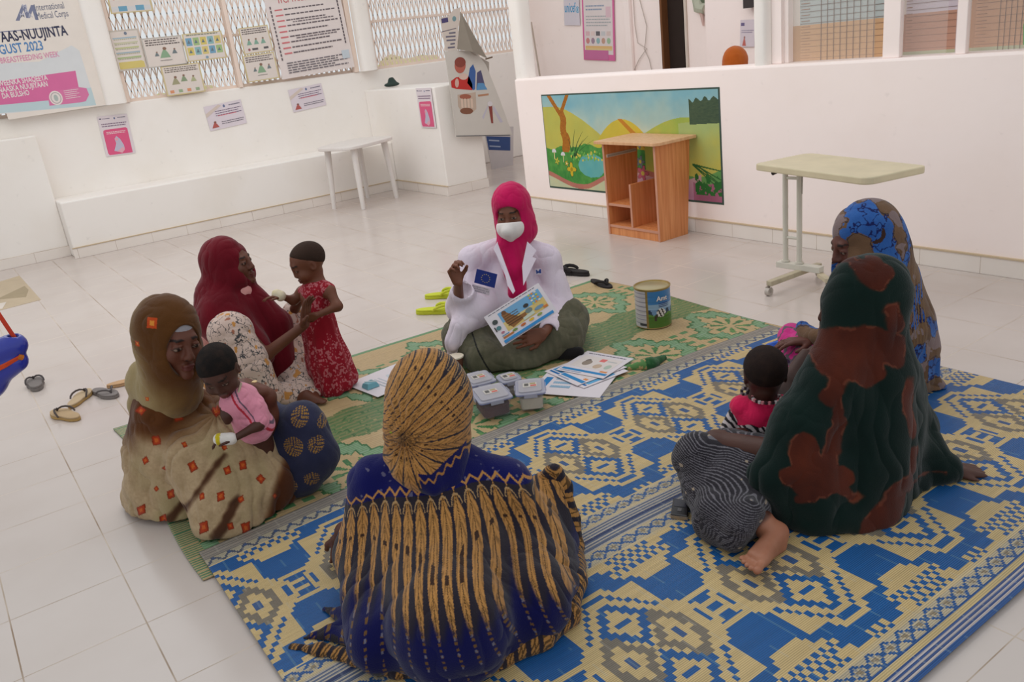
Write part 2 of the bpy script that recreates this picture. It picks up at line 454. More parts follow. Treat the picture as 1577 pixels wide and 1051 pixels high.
# ---- lattice windows: collapsible steel grille, pinkish cream paint
M_grille = material('painted_grille', rough=0.5, color=(250, 236, 226), vary=0.03)
def lattice(name, y0, y1, z0=1.34, z1=2.6, x=XW - 0.08):
    m = MB(); p = 0.062; hh = 0.20; n = int((y1 - y0) / p); t = 0.0055; c = (248, 236, 226)
    for i in range(n + 1):
        yy = y0 + i * p
        z = z0; s = 1
        m.box((x - 0.008, yy - t, z0), (x + 0.004, yy + t, z1), c)
        k = 0
        while z < z1:
            for s in (-1, 1):
                a = (x + 0.004 * s, yy + (p / 2 if s > 0 else -p / 2) * 0, z); b0 = yy; b1 = yy + s * p
                q0 = np.array((x + 0.006, b0, z)); q1 = np.array((x + 0.006, b1, min(z + hh, z1)))
                m.prism([q0 + (0, -0.0048, 0), q0 + (0, 0.0048, 0), q1 + (0, 0.0048, 0), q1 + (0, -0.0048, 0)], (0.004, 0, 0), c)
            z += hh
    m.box((x - 0.02, y0, z0 - 0.01), (x + 0.02, y1, z0 + 0.03), c); m.box((x - 0.02, y0, 1.86), (x + 0.02, y1, 1.885), c)
    o = m.build(name, M_grille); o['kind'] = 'structure'; return o
lattice('window_1', 1.93, 4.52)
lattice('window_2', 4.74, 7.03)
lattice('window_3', -3.4, 1.70)
for k, (y, w) in enumerate(((1.95, 0.02), (4.50, 0.03), (4.76, 0.02), (3.12, 0.02))):
    sbox('trim_%d' % (k + 7), (XW - 0.05, y - w, 1.34), (XW + 0.02, y + w, 2.75), M_grille, 0.003)
# ground and pale house wall outside the lattice windows
M_out = material('sunlit_sand', rough=0.9, color=(235, 225, 200), vary=0.08)
m = MB(); m.box((-60, -40, -0.12), (-9.6, 60, -0.02), (230, 220, 200)); m.build('ground_outside', M_out)['kind'] = 'structure'
def bush(name, c, r, seed):
    s = Sculpt()
    rnd = random.Random(seed)
    for k in range(14): s.ell(np.array(c) + [rnd.uniform(-1, 1) * r[0] * .7, rnd.uniform(-1, 1) * r[1] * .7, rnd.uniform(-.6, .6) * r[2]], (r[0] * .45, r[1] * .35, r[2] * .5), k=0.3)
    o = s.build(name, M_rubber, None, h=0.2, color=lambda p: mixc((226, 226, 170), (246, 232, 170), fbm(p, 2.0, seed)), disp=lambda p: 0.2 * (fbm(p, 3.0, 3) - .5))
    return o
tag(bush('shrub', (-17, 4.6, .55), (1.0, .8, .8), 4), 'dry yellow-green shrub outside the lattice window beside the posters', 'shrub')
tag(bush('shrub', (-18, 10.2, .7), (1.0, 1.2, .75), 8), 'pale yellow shrub outside the lattice window behind the leaning display banner', 'shrub')
# broken tile patch bottom left
m = MB(); a, b, c_, d = fl(-6, 436), fl(30, 425), fl(63, 462), fl(-6, 480)
z = np.array([0, 0, 0.002]); m.prism([a, d, c_, b], z, (205, 192, 168)); m.prism([fl(-6, 462), fl(40, 458), fl(44, 447), fl(38, 441)], (0, 0, 0.003), (176, 164, 138))
m.prism([fl(-6, 478), fl(4, 476), fl(10, 466), fl(-6, 469)], (0, 0, 0.0035), (232, 228, 222))
m.build('trim_11', M_paint)['kind'] = 'structure'
# ================================================================== PRINTED SHEETS
_tc = {}
def text_mesh(s, bold=0.0):
    if (s, bold) in _tc: return _tc[(s, bold)]
    cu = bpy.data.curves.new('t', 'FONT'); cu.body = s; cu.size = 1.0; cu.offset = bold; cu.resolution_u = 2
    o = bpy.data.objects.new('t', cu); C.objects.link(o)
    me = bpy.data.meshes.new_from_object(o.evaluated_get(bpy.context.evaluated_depsgraph_get()))
    v = [tuple(q.co) for q in me.vertices]; f = [tuple(p.vertices) for p in me.polygons]
    bpy.data.objects.remove(o); bpy.data.curves.remove(cu); bpy.data.meshes.remove(me)
    v = np.array(v) if v else np.zeros((0, 3)); _tc[(s, bold)] = (v, f); return v, f
class Sheet:
    """flat printed sheet in its own plane: u to the right, v down, both in metres"""
    def __init__(s, tl, u, v, w, h, thick=0.003, base=(240, 236, 240)):
        s.o = np.asarray(tl, float); s.u = nrm(u); s.v = nrm(np.asarray(v) - s.u * (np.asarray(v) @ s.u)); s.n = np.cross(s.v, s.u) * 1.0
        if s.n @ (O0 - s.o) < 0: s.n = -s.n
        s.w = w; s.h = h; s.m = MB(); s.tk = thick; s.lv = 0.0005
        s.poly([(0, 0), (w, 0), (w, h), (0, h)], base, thick)
    @staticmethod
    def px(tl, tr, bl, f, lift=0.004, **k):
        a, b, c = f(*tl), f(*tr), f(*bl); n = nrm(np.cross(b - a, c - a)); n = n if n @ (O0 - a) > 0 else -n
        return Sheet(a + n * lift, b - a, c - a, np.linalg.norm(b - a), np.linalg.norm(c - a), **k)
    def P(s, x, y): return s.o + s.u * x + s.v * y
    fade = 0.0
    def poly(s, pts, c, th=None, lift=0.0):
        c = tuple(q * (1 - Sheet.fade) + 240 * Sheet.fade for q in c)
        s.lv += 0.00003
        th = s.lv if th is None else th
        b = s.n * (lift + (0 if th == s.tk else s.tk))
        pts = [s.P(*p) for p in pts]
        s.m.prism([p + b for p in pts], s.n * th, c); return s
    def r(s, x0, y0, x1, y1, c): W_, H_ = s.w, s.h; return s.poly([(x0 * W_, y0 * H_), (x1 * W_, y0 * H_), (x1 * W_, y1 * H_), (x0 * W_, y1 * H_)], c)
    def g(s, pts, c): return s.poly([(x * s.w, y * s.h) for x, y in pts], c)
    def e(s, x, y, rx, ry, c, n=18): return s.poly([((x + rx * math.cos(2 * PI * k / n)) * s.w, (y + ry * math.sin(2 * PI * k / n)) * s.h) for k in range(n)], c)
    def t(s, x, y, size, txt, c, bold=0.0, wd=None, sx=1.0):    # x,y baseline left (fractions), size metres
        v, f = text_mesh(txt, bold)
        if len(v) == 0: return s
        s.lv += 0.00003
        if wd is not None: sx = wd / max(v[:, 0].max() * size, 1e-6)
        co = [s.P(x * s.w + p[0] * size * sx, y * s.h - p[1] * size) + s.n * (s.tk + s.lv + 0.0002) for p in v]
        s.m.add(co, f, c); return s
    def lines(s, x0, y0, x1, y1, n, c, seed=1, th=0.35):          # rows of small print
        rn = random.Random(seed)
        for i in range(n):
            y = y0 + (y1 - y0) * i / n; hh = (y1 - y0) / n * th; x = x0; end = x1 - rn.random() * 0.25 * (x1 - x0) * (i % 2)
            while x < end:
                w = rn.uniform(0.03, 0.09) * (x1 - x0) * 1.2; s.r(x, y, min(x + w, end), y + hh, c); x += w + 0.018 * (x1 - x0)
        return s
    def done(s, name, label=None, cat=None, group=None, parent=None, root=None):
        o = s.m.build(name, M_print, parent=parent, root=root)
        if label: tag(o, label, cat, group)
        return o
Sheet.fade = 0.25  # wall prints lifted towards white: overexposed look put into their colours
wl = lambda x, y: onX(x, y, XW)
wg = lambda x, y: onX(x, y, XW + 0.03)
W2 = (245, 244, 246)
def mother(s, x, y, r, c1=(90, 110, 120), c2=(120, 80, 60)):     # tiny sitting figure
    s.g([(x - r, y + r * 1.3), (x - r * .5, y), (x, y - r), (x + r * .5, y), (x + r * .9, y + r * 1.3)], c1); s.e(x + r * .1, y - r * .9, r * .35, r * .4, c2, 8)
# big banner at the far left, hung over the grille
s = Sheet.px((-62, -42), (112, -54), (-42, 187), lambda x, y: onX(x, y, XW + 0.09), base=(250, 246, 240))
def bx(x, y):                                       # photo pixel -> fractions of the banner
    d = onX(x, y, XW + 0.09) - s.o; return float(d @ s.u / s.w), float(d @ s.v / s.h)
def bpoly(pts, c): s.g([bx(*p) for p in pts], c)
bpoly([(-44, 180), (-48, 100), (60, 95), (110, 70), (122, 78), (148, 162)], (228, 240, 250))
bpoly([(-44, 178), (-46, 150), (140, 135), (148, 162)], (190, 226, 240))
for (x0, y0, x1, y1) in ((27, 32, 36, 8), (36, 8, 43, 28), (43, 28, 50, 8), (50, 8, 57, 31)):
    bpoly([(x0 - 3, y0), (x0 + 3, y0), (x1 + 2.5, y1), (x1 - 2.5, y1)], (96, 108, 150))
for ch, x, y in (('N', 35, 13), ('M', 31.5, 27), ('A', 44, 27), ('A', 38, 20)): s.t(*bx(x, y), 0.05, ch, (200, 206, 226), 0.02)
s.t(*bx(54, 17), 0.085, 'International', (100, 110, 140), 0.0, wd=abs(onX(99, 10, XW + .09)[1] - onX(54, 15, XW + .09)[1]))
s.t(*bx(57, 30), 0.085, 'Medical Corps', (100, 110, 140), 0.0, wd=abs(onX(107, 26, XW + .09)[1] - onX(58, 30, XW + .09)[1]))
bpoly([(-45, 52.5), (95, 41), (95, 42), (-45, 54)], (90, 100, 150))
def fitw(a, b): return float(np.linalg.norm(onX(*b, XW + .09) - onX(*a, XW + .09)))
s.t(*bx(3, 65), 0.125, 'AAS-NUUJINTA', (62, 66, 96), 0.022, wd=fitw((3, 66), (106, 58)))
s.t(*bx(-42, 69), 0.125, 'NA', (62, 66, 96), 0.022, wd=fitw((-42, 70), (0, 67)))
s.t(*bx(0, 84), 0.115, 'GUST 2023', (96, 150, 210), 0.02, wd=fitw((0, 84), (68, 78)))
s.t(*bx(-30, 87), 0.115, 'AU', (96, 150, 210), 0.02, wd=fitw((-30, 87), (-2, 84)))
s.t(*bx(1, 98), 0.07, 'BREASTFEEDING WEEK', (232, 160, 200), 0.012, wd=fitw((1, 98), (92, 88)))
bpoly([(-44, 166), (-44, 131), (116, 109), (124, 150)], (226, 84, 160))
for y, tx in ((133, 'WEENKA SHAQEEYA'), (143, 'NAASKA NUUJIYAAN'), (152, 'DA BULSHO')):
    s.t(*bx(-2 if y < 150 else 4, y), 0.066, tx, W2, 0.02, wd=fitw((0, y), (77 if y < 150 else 42, y - 6)))
bpoly([(76, 163), (74, 150), (78, 142), (120, 134), (133, 136), (137, 146), (132, 156), (122, 158)], (226, 100, 168))
x, y = bx(86, 151); s.e(x, y, 0.062, 0.052, (250, 245, 245)); s.e(x, y, 0.05, 0.042, (170, 160, 170)); s.e(x, y, 0.042, 0.036, (245, 240, 240)); s.e(x, y, 0.02, 0.025, (170, 190, 190))
x, y = bx(99, 144); s.lines(x, y - 0.02, x + 0.14, y + 0.05, 5, (250, 235, 245), 3)
s.done('banner', 'large white and pink breastfeeding week banner over the far left window', 'banner')
# posters on the grille
def grille_poster(tl, tr, bl, label, kind, frame=(214, 200, 140), lift=0.01):
    s = Sheet.px(tl, tr, bl, wg, lift=lift, base=frame); s.r(0.035, 0.04, 0.965, 0.96, (236, 230, 226))
    if kind == 'lines':
        for k, c in enumerate(((150, 190, 215), (205, 210, 170), (190, 205, 130), (150, 185, 205), (160, 195, 120), (220, 205, 90))): s.r(0.08, 0.18 + k * 0.12, 0.9, 0.21 + k * 0.12, c); s.lines(0.1, 0.22 + k * .12, 0.88, .27 + k * .12, 1, (150, 160, 120), k)
        s.r(0.08, 0.8, 0.95, 0.95, (222, 205, 100)); s.e(0.55, 0.09, 0.05, 0.04, (90, 110, 140))
    elif kind == 'mother':
        s.lines(0.08, 0.07, 0.92, 0.3, 3, (70, 60, 60), 2, .5); mother(s, 0.5, 0.52, 0.14, (120, 170, 130)); mother(s, 0.3, 0.55, 0.06); mother(s, 0.75, 0.5, 0.07); s.lines(0.35, 0.78, .65, .84, 1, (80, 80, 80), 4)
    elif kind == 'grid':
        for i in range(5):
            for j in range(2): s.r(0.06 + i * .18, .16 + j * .34, .21 + i * .18, .44 + j * .34, ((90, 160, 205), (150, 195, 120), (222, 205, 90), (120, 185, 195), (222, 205, 110))[(i + j * 2) % 5]); mother(s, .13 + i * .18, .3 + j * .34, .045, (70, 100, 120))
        s.lines(.1, .05, .9, .12, 1, (110, 120, 90), 2, .5); s.e(.5, .9, .04, .05, (120, 160, 190))
    elif kind == 'figures':
        s.lines(0.08, 0.07, 0.92, 0.3, 3, (70, 60, 60), 5, .5)
        for k in range(3): mother(s, .25 + k * .24, .55, .09, (110, 170, 150))
        s.r(.3, .8, .5, .88, (60, 60, 66)); s.r(.7, .8, .86, .88, (60, 60, 66)); s.e(.2, .84, .04, .05, (150, 70, 80))
    elif kind == 'steps':
        s.lines(0.08, 0.07, 0.92, 0.26, 3, (80, 70, 60), 7, .5); mother(s, .3, .5, .11, (150, 150, 110)); mother(s, .52, .45, .09, (120, 150, 110)); mother(s, .76, .5, .08, (170, 180, 130))
        for k in range(4): s.r(.1 + k * .22, .82, .2 + k * .22, .92, ((228, 140, 90), (140, 175, 130))[k % 2])
    elif kind == 'top':
        s.r(.04, .75, .96, .92, (220, 228, 236)); s.r(.2, .74, .4, .93, (80, 160, 205)); s.r(.6, .74, .8, .93, (80, 160, 205))
        for k in range(5): s.e(.14 + k * .18, .35, .06, .16, ((220, 140, 140), (160, 185, 120), (235, 150, 90), (150, 185, 205), (200, 170, 120))[k])
    s.done('poster', label, 'poster')
grille_poster((160, -20), (226, -24), (166, 22), 'poster with blue boxes cut by the top edge, high on the left grille', 'top')
grille_poster((166, 48), (211, 44), (181, 111), 'tall yellow and green striped text poster beside the left pillar', 'lines', (205, 200, 190))
grille_poster((216, 60), (278, 54), (224, 106), 'poster with a lying green figure under three lines of print', 'mother', (190, 190, 185))
grille_poster((279, 53), (340, 47), (287, 96), 'poster with a grid of blue and yellow pictures', 'grid')
grille_poster((246, 103), (306, 96), (255, 149), 'lowest poster with figures and orange squares on the left grille', 'steps')
grille_poster((366, 44), (411, 38), (373, 85), 'poster of three green figures, upper of the two beside the large notice', 'figures')
grille_poster((372, 87), (421, 80), (377, 128), 'poster of a sitting green figure, lower of the two beside the large notice', 'mother')
# large typed notice
s = Sheet.px((403, -12), (519, -26), (426, 124), wg, lift=0.008, base=(243, 236, 238))
s.t(0.17, 0.145, 0.075, 'IYCF FARRIIMAHA', (200, 70, 80), 0.012, wd=0.62 * s.w)
for k in range(9):
    y = 0.21 + k * 0.062
    s.r(.10, y, .2, y + .016, (214, 90, 100)); s.lines(.22, y, .9 if k % 2 else .75, y + .03, 1, (70, 60, 70), k, .5)
    if k in (2, 5): s.lines(.3, y + .028, .85, y + .05, 1, (90, 80, 90), k + 20, .6)
for k in range(14): s.r(.045, .17 + k * .045, .06, .20 + k * .045, (60, 50, 60)); s.r(.935, .15 + k * .04, .95, .18 + k * .04, (60, 50, 60))
s.lines(.1, .82, .92, .96, 5, (70, 66, 80), 40, .4); s.r(.86, .78, .96, .88, (200, 222, 240))
s.done('notice', 'large white typed notice with red title and dashed black borders', 'poster')
# small sheets taped on the left wall
def pink_sheet(tl, tr, bl, f, label):
    s = Sheet.px(tl, tr, bl, f, base=(236, 230, 244)); s.r(.05, .05, .12, .08, (60, 60, 90)); s.lines(.15, .06, .4, .09, 1, (120, 110, 140), 2, .6); s.e(.55, .08, .03, .025, (90, 110, 160)); s.lines(.65, .06, .92, .09, 1, (90, 90, 120), 3, .6)
    s.lines(.08, .19, .92, .3, 2, (110, 80, 120), 4, .4)
    s.g([(.08, .42), (.1, .36), (.16, .34), (.85, .33), (.9, .36), (.9, .97), (.12, .97), (.08, .92)], (232, 56, 120)); s.lines(.18, .4, .82, .47, 2, (250, 225, 235), 5, .5)
    s.g([(.3, .88), (.42, .7), (.4, .58), (.48, .52), (.58, .6), (.66, .76), (.66, .86), (.5, .93)], (190, 190, 225)); s.g([(.4, .9), (.62, .8), (.66, .88), (.55, .95)], (240, 170, 195)); s.e(.46, .6, .05, .035, (235, 160, 185))
    s.done('wall_sheet', label, 'poster')
pink_sheet((149, 180), (195, 175), (160, 242), wl, 'pink-bottomed sheet taped on the left wall under the first pillar')
pink_sheet((641, 136), (664, 135), (647, 196), lambda x, y: onY(x, y, 4.555), 'narrow pink-bottomed sheet taped on the end of the white counter block')
def red_sheet(tl, tr, bl, f, label, w=0):
    s = Sheet.px(tl, tr, bl, f, base=(234, 228, 246)); s.e(.52, .12, .03, .06, (80, 100, 150)); s.lines(.65, .1, .95, .17, 1, (80, 80, 110), 2, .6); s.lines(.25, .26, .95, .52, 3, (90, 70, 110), 3, .35); s.lines(.3, .45, .8, .5, 1, (225, 90, 110), 9, .6)
    s.lines(.35, .72, .95, .88, 2, (70, 70, 90), 5, .3); mother(s, .17, .78, .1, (176, 60, 56), (120, 60, 50)); s.g([(0, .45), (0, .3), (.38, .02), (.45, .08)], (222, 208, 200)); s.done('wall_sheet', label, 'poster')
red_sheet((313, 165), (370, 153), (318, 203), wl, 'lilac sheet with small red figure on the wall beneath the left grille')
red_sheet((443, 139), (494, 128), (448, 174), wl, 'lilac sheet with small red figure on the wall beneath the large notice')
fb = lambda x, y: onY(x, y, 7.04)
s = Sheet.px((868, -12), (892, -13), (869, 39), fb, base=(226, 226, 246)); s.t(.05, .6, 0.16, 'unicef', (70, 170, 225), 0.012, wd=.72 * s.w); s.e(.88, .53, .11, .1, (70, 170, 225)); s.e(.88, .53, .08, .07, (226, 226, 246)); s.e(.88, .53, .04, .06, (70, 170, 225))
s.done('wall_sheet', 'lilac sheet with large cyan lettering and globe, high on the far back wall', 'poster')
s = Sheet.px((895, -40), (945, -44), (900, 92), fb, base=(226, 80, 160)); s.r(.05, 0, .95, .93, (240, 234, 240)); s.lines(.12, .36, .7, .44, 2, (120, 150, 190), 3, .4); s.lines(.12, .48, .9, .62, 4, (170, 180, 190), 4, .4)
s.r(.75, .38, .9, .5, (235, 200, 220))
for k in range(5): s.r(.1 + k * .165, .66, .22 + k * .165, .71, ((235, 190, 205), (240, 220, 220), (70, 70, 80), (205, 215, 225), (225, 205, 205))[k]); s.e(.16 + k * .165, .77, .055, .035, ((210, 120, 120), (150, 120, 150), (130, 190, 200), (200, 150, 130), (150, 200, 160))[k])
s.r(.08, .83, .92, .86, (240, 190, 110)); s.r(.08, .86, .92, .88, (235, 215, 140)); s.r(.05, .88, .8, .99, (206, 88, 160))
s.done('poster', 'tall pink-edged picture poster on the far back wall beside the cyan-lettered sheet', 'poster')
s = Sheet.px((1141, 31), (1163, 30), (1142, 72), lambda x, y: onY(x, y, 6.54), base=(228, 222, 240)); s.r(.05, .1, .3, .22, (80, 70, 130)); s.lines(.1, .38, .95, .52, 2, (90, 80, 130), 3, .3); mother(s, .3, .78, .14, (196, 80, 70), (150, 80, 70)); s.done('wall_sheet', 'small lilac sheet with red figure beside the right pillar', 'poster')
Sheet.fade = 0.0
# growth charts behind the right-hand window
def chart(x0, x1, label, cols, split, ncol):
    y = 4.74; s = Sheet((x0, y, 2.2), (1, 0, 0), (0, 0, -1), x1 - x0, 2.2 - 1.157, base=cols[0])
    zf = lambda z: (2.2 - z) / (2.2 - 1.157)
    s.r(0, zf(split), 1, 1, cols[1])
    if cols[2]: s.r(0, zf(1.175), 1, 1, cols[2])
    s.r(0, zf(split), .09, zf(1.175) if cols[2] else 1, tuple(int(q * .94) for q in cols[1])); s.r(0, 0, .085, zf(split), (232, 230, 226))
    k = 0; z = 1.19 if cols[2] else 1.175
    while z < 1.6:
        s.r(.09, zf(z), 1, zf(z) + .0016, (136, 110, 98)); s.lines(.1, zf(z) - .016, .2, zf(z) - .010, 1, (180, 146, 124), k, .6); z += 0.034; k += 1
    for i in range(ncol): s.r(.33 + i * (.64 / ncol), 0, .3312 + i * (.64 / ncol), 1, (150, 132, 122))
    s.done('growth_chart', label, 'chart', None)
chart(-3.555, -2.935, 'orange and pale blue ruled chart in the window beside the right pillar', ((196, 212, 216), (222, 184, 144), None), 1.37, 9)
chart(-2.83, -2.517, 'narrow pink-brown ruled chart in the middle window pane', ((222, 216, 232), (204, 160, 140), (196, 206, 176)), 1.375, 0)
chart(-2.462, -1.95, 'orange-pink ruled chart in the rightmost window pane', ((222, 214, 226), (216, 172, 140), (196, 206, 176)), 1.44, 12)
m = MB(); m.tube([(-2.12, 4.655, 1.62), (-2.12, 4.655, 1.47), (-2.118, 4.655, 1.45), (-2.12, 4.655, 1.39)], [0.022, 0.022, 0.014, 0.003], (112, 104, 104)); m.tube([(-2.12, 4.655, 1.35), (-2.125, 4.66, 1.27), (-2.13, 4.66, 1.18)], [0.006, 0.014, 0.004], (70, 170, 70), 6); m.tube([(-2.12, 4.655, 1.6), (-2.12, 4.655, 1.3)], 0.002, (90, 90, 90), 5)
tag(m.build('window_cord', M_rubber, smooth=True), 'grey weight with a bright green tassel hanging at the rightmost window', 'cord')
M_glass = material('window_glass', rough=0.03, color=(255, 255, 255), spec=0.5, alpha=0.10, vary=0.0)
for k, (a, b) in enumerate(((-3.555, -2.935), (-2.83, -2.517), (-2.462, -1.95))):
    m = MB(); m.box((a, 4.645, 1.157), (b, 4.649, 2.2), W2); m.build('window_%d' % (k + 20), M_glass)['kind'] = 'structure'
# ---- landscape mural painted on the right wall
def mural():
    p0, p1 = onY(833, 146, 4.578), onY(1108, 134, 4.578); q0, q1 = onY(847, 289, 4.578), onY(1115, 316, 4.578)
    nx, ny = 520, 210
    u, v = np.meshgrid((np.arange(nx) + .5) / nx, (np.arange(ny) + .5) / ny); asp = 2.45
    P = np.stack([u.ravel() * asp, v.ravel(), u.ravel() * 0], 1)
    n1 = fbm(P, 6, 1).reshape(ny, nx); n2 = fbm(P * [1, 3, 1], 30, 5).reshape(ny, nx); n3 = fbm(P, 22, 9).reshape(ny, nx)
    im = np.zeros((ny, nx, 3)); im[:] = (150, 196, 205)
    def put(mask, c, c2=None, t=None):
        if c2 is None: im[mask] = c
        else: im[mask] = (np.asarray(c)[None] * (1 - t[mask][:, None]) + np.asarray(c2)[None] * t[mask][:, None])
    put(np.ones_like(u, bool), (136, 194, 212), (206, 222, 204), np.clip(v * 2.2 + (n1 - .5) * .8, 0, 1))
    # hills
    h1 = .13 + 1.9 * np.maximum(u - .10, 0) ** 1.45; put((v > h1) & (u < .42), (214, 200, 90), (190, 200, 104), np.clip(n1 + .4 * (v - .3), 0, 1))
    h2 = .26 + ((u - .50) / .18) ** 2 * .3; put((v > h2) & (u > .3) & (u < .8), (196, 196, 84), (226, 200, 70), np.clip(n1 * 1.2, 0, 1))
    put((np.abs(u - (.49 + .12 * ((v - .26) / .22) ** 1.0)) < .012 + .02 * (v - .2)) & (v > h2 - .005) & (v < .53), (206, 140, 50))
    h3 = .42 - .45 * (u - .6) - .08 * np.sin((u - .6) * 9); put((v > h3) & (u > .62), (150, 190, 90), (206, 202, 96), np.clip(n1 * 1.3 - .1, 0, 1))
    h4 = .30 - .22 * (u - .8); put((v > h4) & (u > .8), (176, 200, 130), (206, 200, 96), np.clip((v - .3) * 2.5 + (n1 - .5), 0, 1))
    w = (v > .10 + .03 * np.sin(u * 160) * (n3) - .12 * (u - .86)) & (v < .31 - .1 * (u - .86)) & (u > .855); put(w, (92, 112, 84), (60, 84, 70), n2)
    # lower right greens
    g = (v > .62 + .15 * np.sin(u * 9)) & (u > .84); put(g, (136, 186, 110), (80, 150, 84), n1)
    # path
    pth = v > .80 + .13 * np.exp(-((u - .16) / .07) ** 2) * 0 - .05 * np.cos(u * 12)
    # shore: green garden left
    gy = .56 + .03 * np.sin(u * 40) * n3 - .04 * np.exp(-((u - .3) / .15) ** 2); put((v > gy) & (u < .62), (60, 140, 66), (96, 168, 80), np.clip(n3 * 1.5 - .2, 0, 1))
    pond = ((u - .30) / .085) ** 2 + ((v - .73) / .12) ** 2 < 1 + .3 * (n3 - .5); put(pond, (84, 176, 190), (130, 200, 190), n1)
    sh = .86 + .07 * np.sin((u - .02) * 11 - .6) - .30 * np.maximum(u - .27, 0); sh2 = sh + .05
    put((v > sh) & (u < .8), (176, 110, 104), (206, 140, 120), n1); put((v > sh2) & (u < .9), (178, 212, 200), (216, 216, 170), np.clip(n1 * 1.4 - .1 + .5 * (u - .3), 0, 1))
    put((v > sh2) & (u > .5) & (u < .9) & (v > .7), (214, 176, 180), (190, 140, 170), np.clip((v - .75) * 5, 0, 1))
    put((v > .84 + .1 * (n3 - .5)) & (u > .86), (190, 120, 150), (150, 90, 120), n1)
    # tree
    tc = .125 + .045 * (v - .1) + .006 * np.sin(v * 30); tr_ = (np.abs(u - tc) < .020 + .006 * (v > .4)) & (v < .6)
    br = (np.abs(u - (.118 - (.20 - v) * .35)) < .014) & (v < .22); br2 = (np.abs(u - (.125 + (.20 - v) * .28)) < .012) & (v < .22)
    put((tr_ & (v > .16)) | br | br2, (200, 136, 44), (166, 104, 40), np.clip(n2 * 1.3, 0, 1))
    # grass blades
    for x0, dx, L0 in ((.18, .03, .3), (.19, .07, .28), (.195, .1, .24), (.18, -.02, .2), (.2, .13, .2), (.2, .06, .2)):
        t = (.66 - v) / L0; xx = x0 + dx * np.clip(t, 0, 1) ** 1.6; put((np.abs(u - xx) < .0035 * (1.2 - t)) & (t > 0) & (t < 1), (52, 92, 52))
    for x0, dx in ((.86, .14), (.86, .12), (.87, .1), (.86, .06), (.88, .13)):
        t = (u - x0) / .13; yy = .66 + (dx - .04) * 2.2 * t; put((np.abs(v - yy) < .009 * (1 - .5 * t)) & (t > 0) & (t < 1), (56, 110, 60))
    put((v > .78 + .08 * np.sin(u * 120) * n3) & (u > .87) & (v < .93) & (n3 > .42), (52, 120, 60))
    def flower(cx, cy, r, c, ci, k=5):
        dx = (u - cx) * asp; dy = v - cy; a = np.arctan2(dy, dx); rr = np.hypot(dx, dy); rad = r * (.72 + .28 * np.cos(k * a)); put(rr < rad + .006, (60, 60, 50)); put(rr < rad, c); put(rr < r * .28, ci)
    flower(.165, .78, .075, (214, 190, 50), (170, 150, 40), 4); flower(.07, .70, .04, (200, 206, 80), (150, 160, 50)); flower(.135, .72, .03, (214, 200, 60), (240, 230, 200))
    for cx, cy in ((.055, .60), (.115, .63)):
        dx = (u - cx) * asp; dy = v - cy; put((np.hypot(dx / .035, dy / .03) < 1) & (dy < .008), (226, 230, 236)); put((np.abs(dx) < .006) & (dy > 0) & (dy < .08), (226, 220, 160))
    flower(.585, .47, .065, (150, 164, 176), (226, 226, 226)); flower(.60, .77, .08, (196, 96, 120), (214, 196, 90)); flower(.59, .66, .06, (110, 120, 130), (200, 180, 60))
    put((np.hypot((u - .47) * asp, v - .45) < .012) | (np.hypot((u - .50) * asp, v - .45) < .012), (150, 130, 40))
    for k in range(60):
        r_ = random.Random(k); cx, cy = r_.uniform(.16, .42), r_.uniform(.58, .68); put(np.hypot((u - cx) * asp, v - cy) < .012, (120, 190, 90) if k % 3 else (220, 210, 90))
    ed = (u < .004) | (u > .993) | (v < .012) | (v > .982); put(ed, (70, 92, 84))
    U, Vv = np.meshgrid(np.arange(nx + 1) / nx, np.arange(ny + 1) / ny); U = U.ravel()[:, None]; Vv = Vv.ravel()[:, None]
    co = (p0 * (1 - U) + p1 * U) * (1 - Vv) + (q0 * (1 - U) + q1 * U) * Vv
    i, j = np.meshgrid(np.arange(nx), np.arange(ny)); k = (j * (nx + 1) + i).ravel(); q = np.stack([k, k + nx + 1, k + nx + 2, k + 1], 1)
    o = mk('wall_mural', co, q, M_paint, smooth=False, cface=im.reshape(-1, 3)); tag(o, 'painted landscape of yellow hills, tree and pond on the right wall', 'mural')
mural()
# ================================================================== MATS
def mat_mesh(name, x0, x1, y0, y1, c, fn, z, warp=None, thick=0.004):
    nx, ny = int((x1 - x0) / c), int((y1 - y0) / c)
    X, Y = np.meshgrid(np.linspace(x0, x1, nx + 1), np.linspace(y0, y1, ny + 1), indexing='ij')
    i, j = np.meshgrid(np.arange(nx), np.arange(ny), indexing='ij'); k = (i * (ny + 1) + j).ravel()
    q = np.stack([k, k + ny + 1, k + ny + 2, k + 1], 1)
    cx = (X[:-1, :-1] + X[1:, 1:]) / 2; cy = (Y[:-1, :-1] + Y[1:, 1:]) / 2
    col = fn(cx.ravel(), cy.ravel())
    x = X.ravel(); y = Y.ravel(); P = np.stack([x, y, x * 0], 1)
    zz = z + 0.0025 * (fbm(P * [1, 1, 0], 2.5, 3) - .5) + 0.0015
    if warp: x, y = warp(x, y)
    o = mk(name, np.stack([x, y, zz], 1), q, M_mat, smooth=False, cface=col)
    # woven thickness
    s = o.modifiers.new('thickness', 'SOLIDIFY'); s.thickness = thick; s.offset = -1
    return o
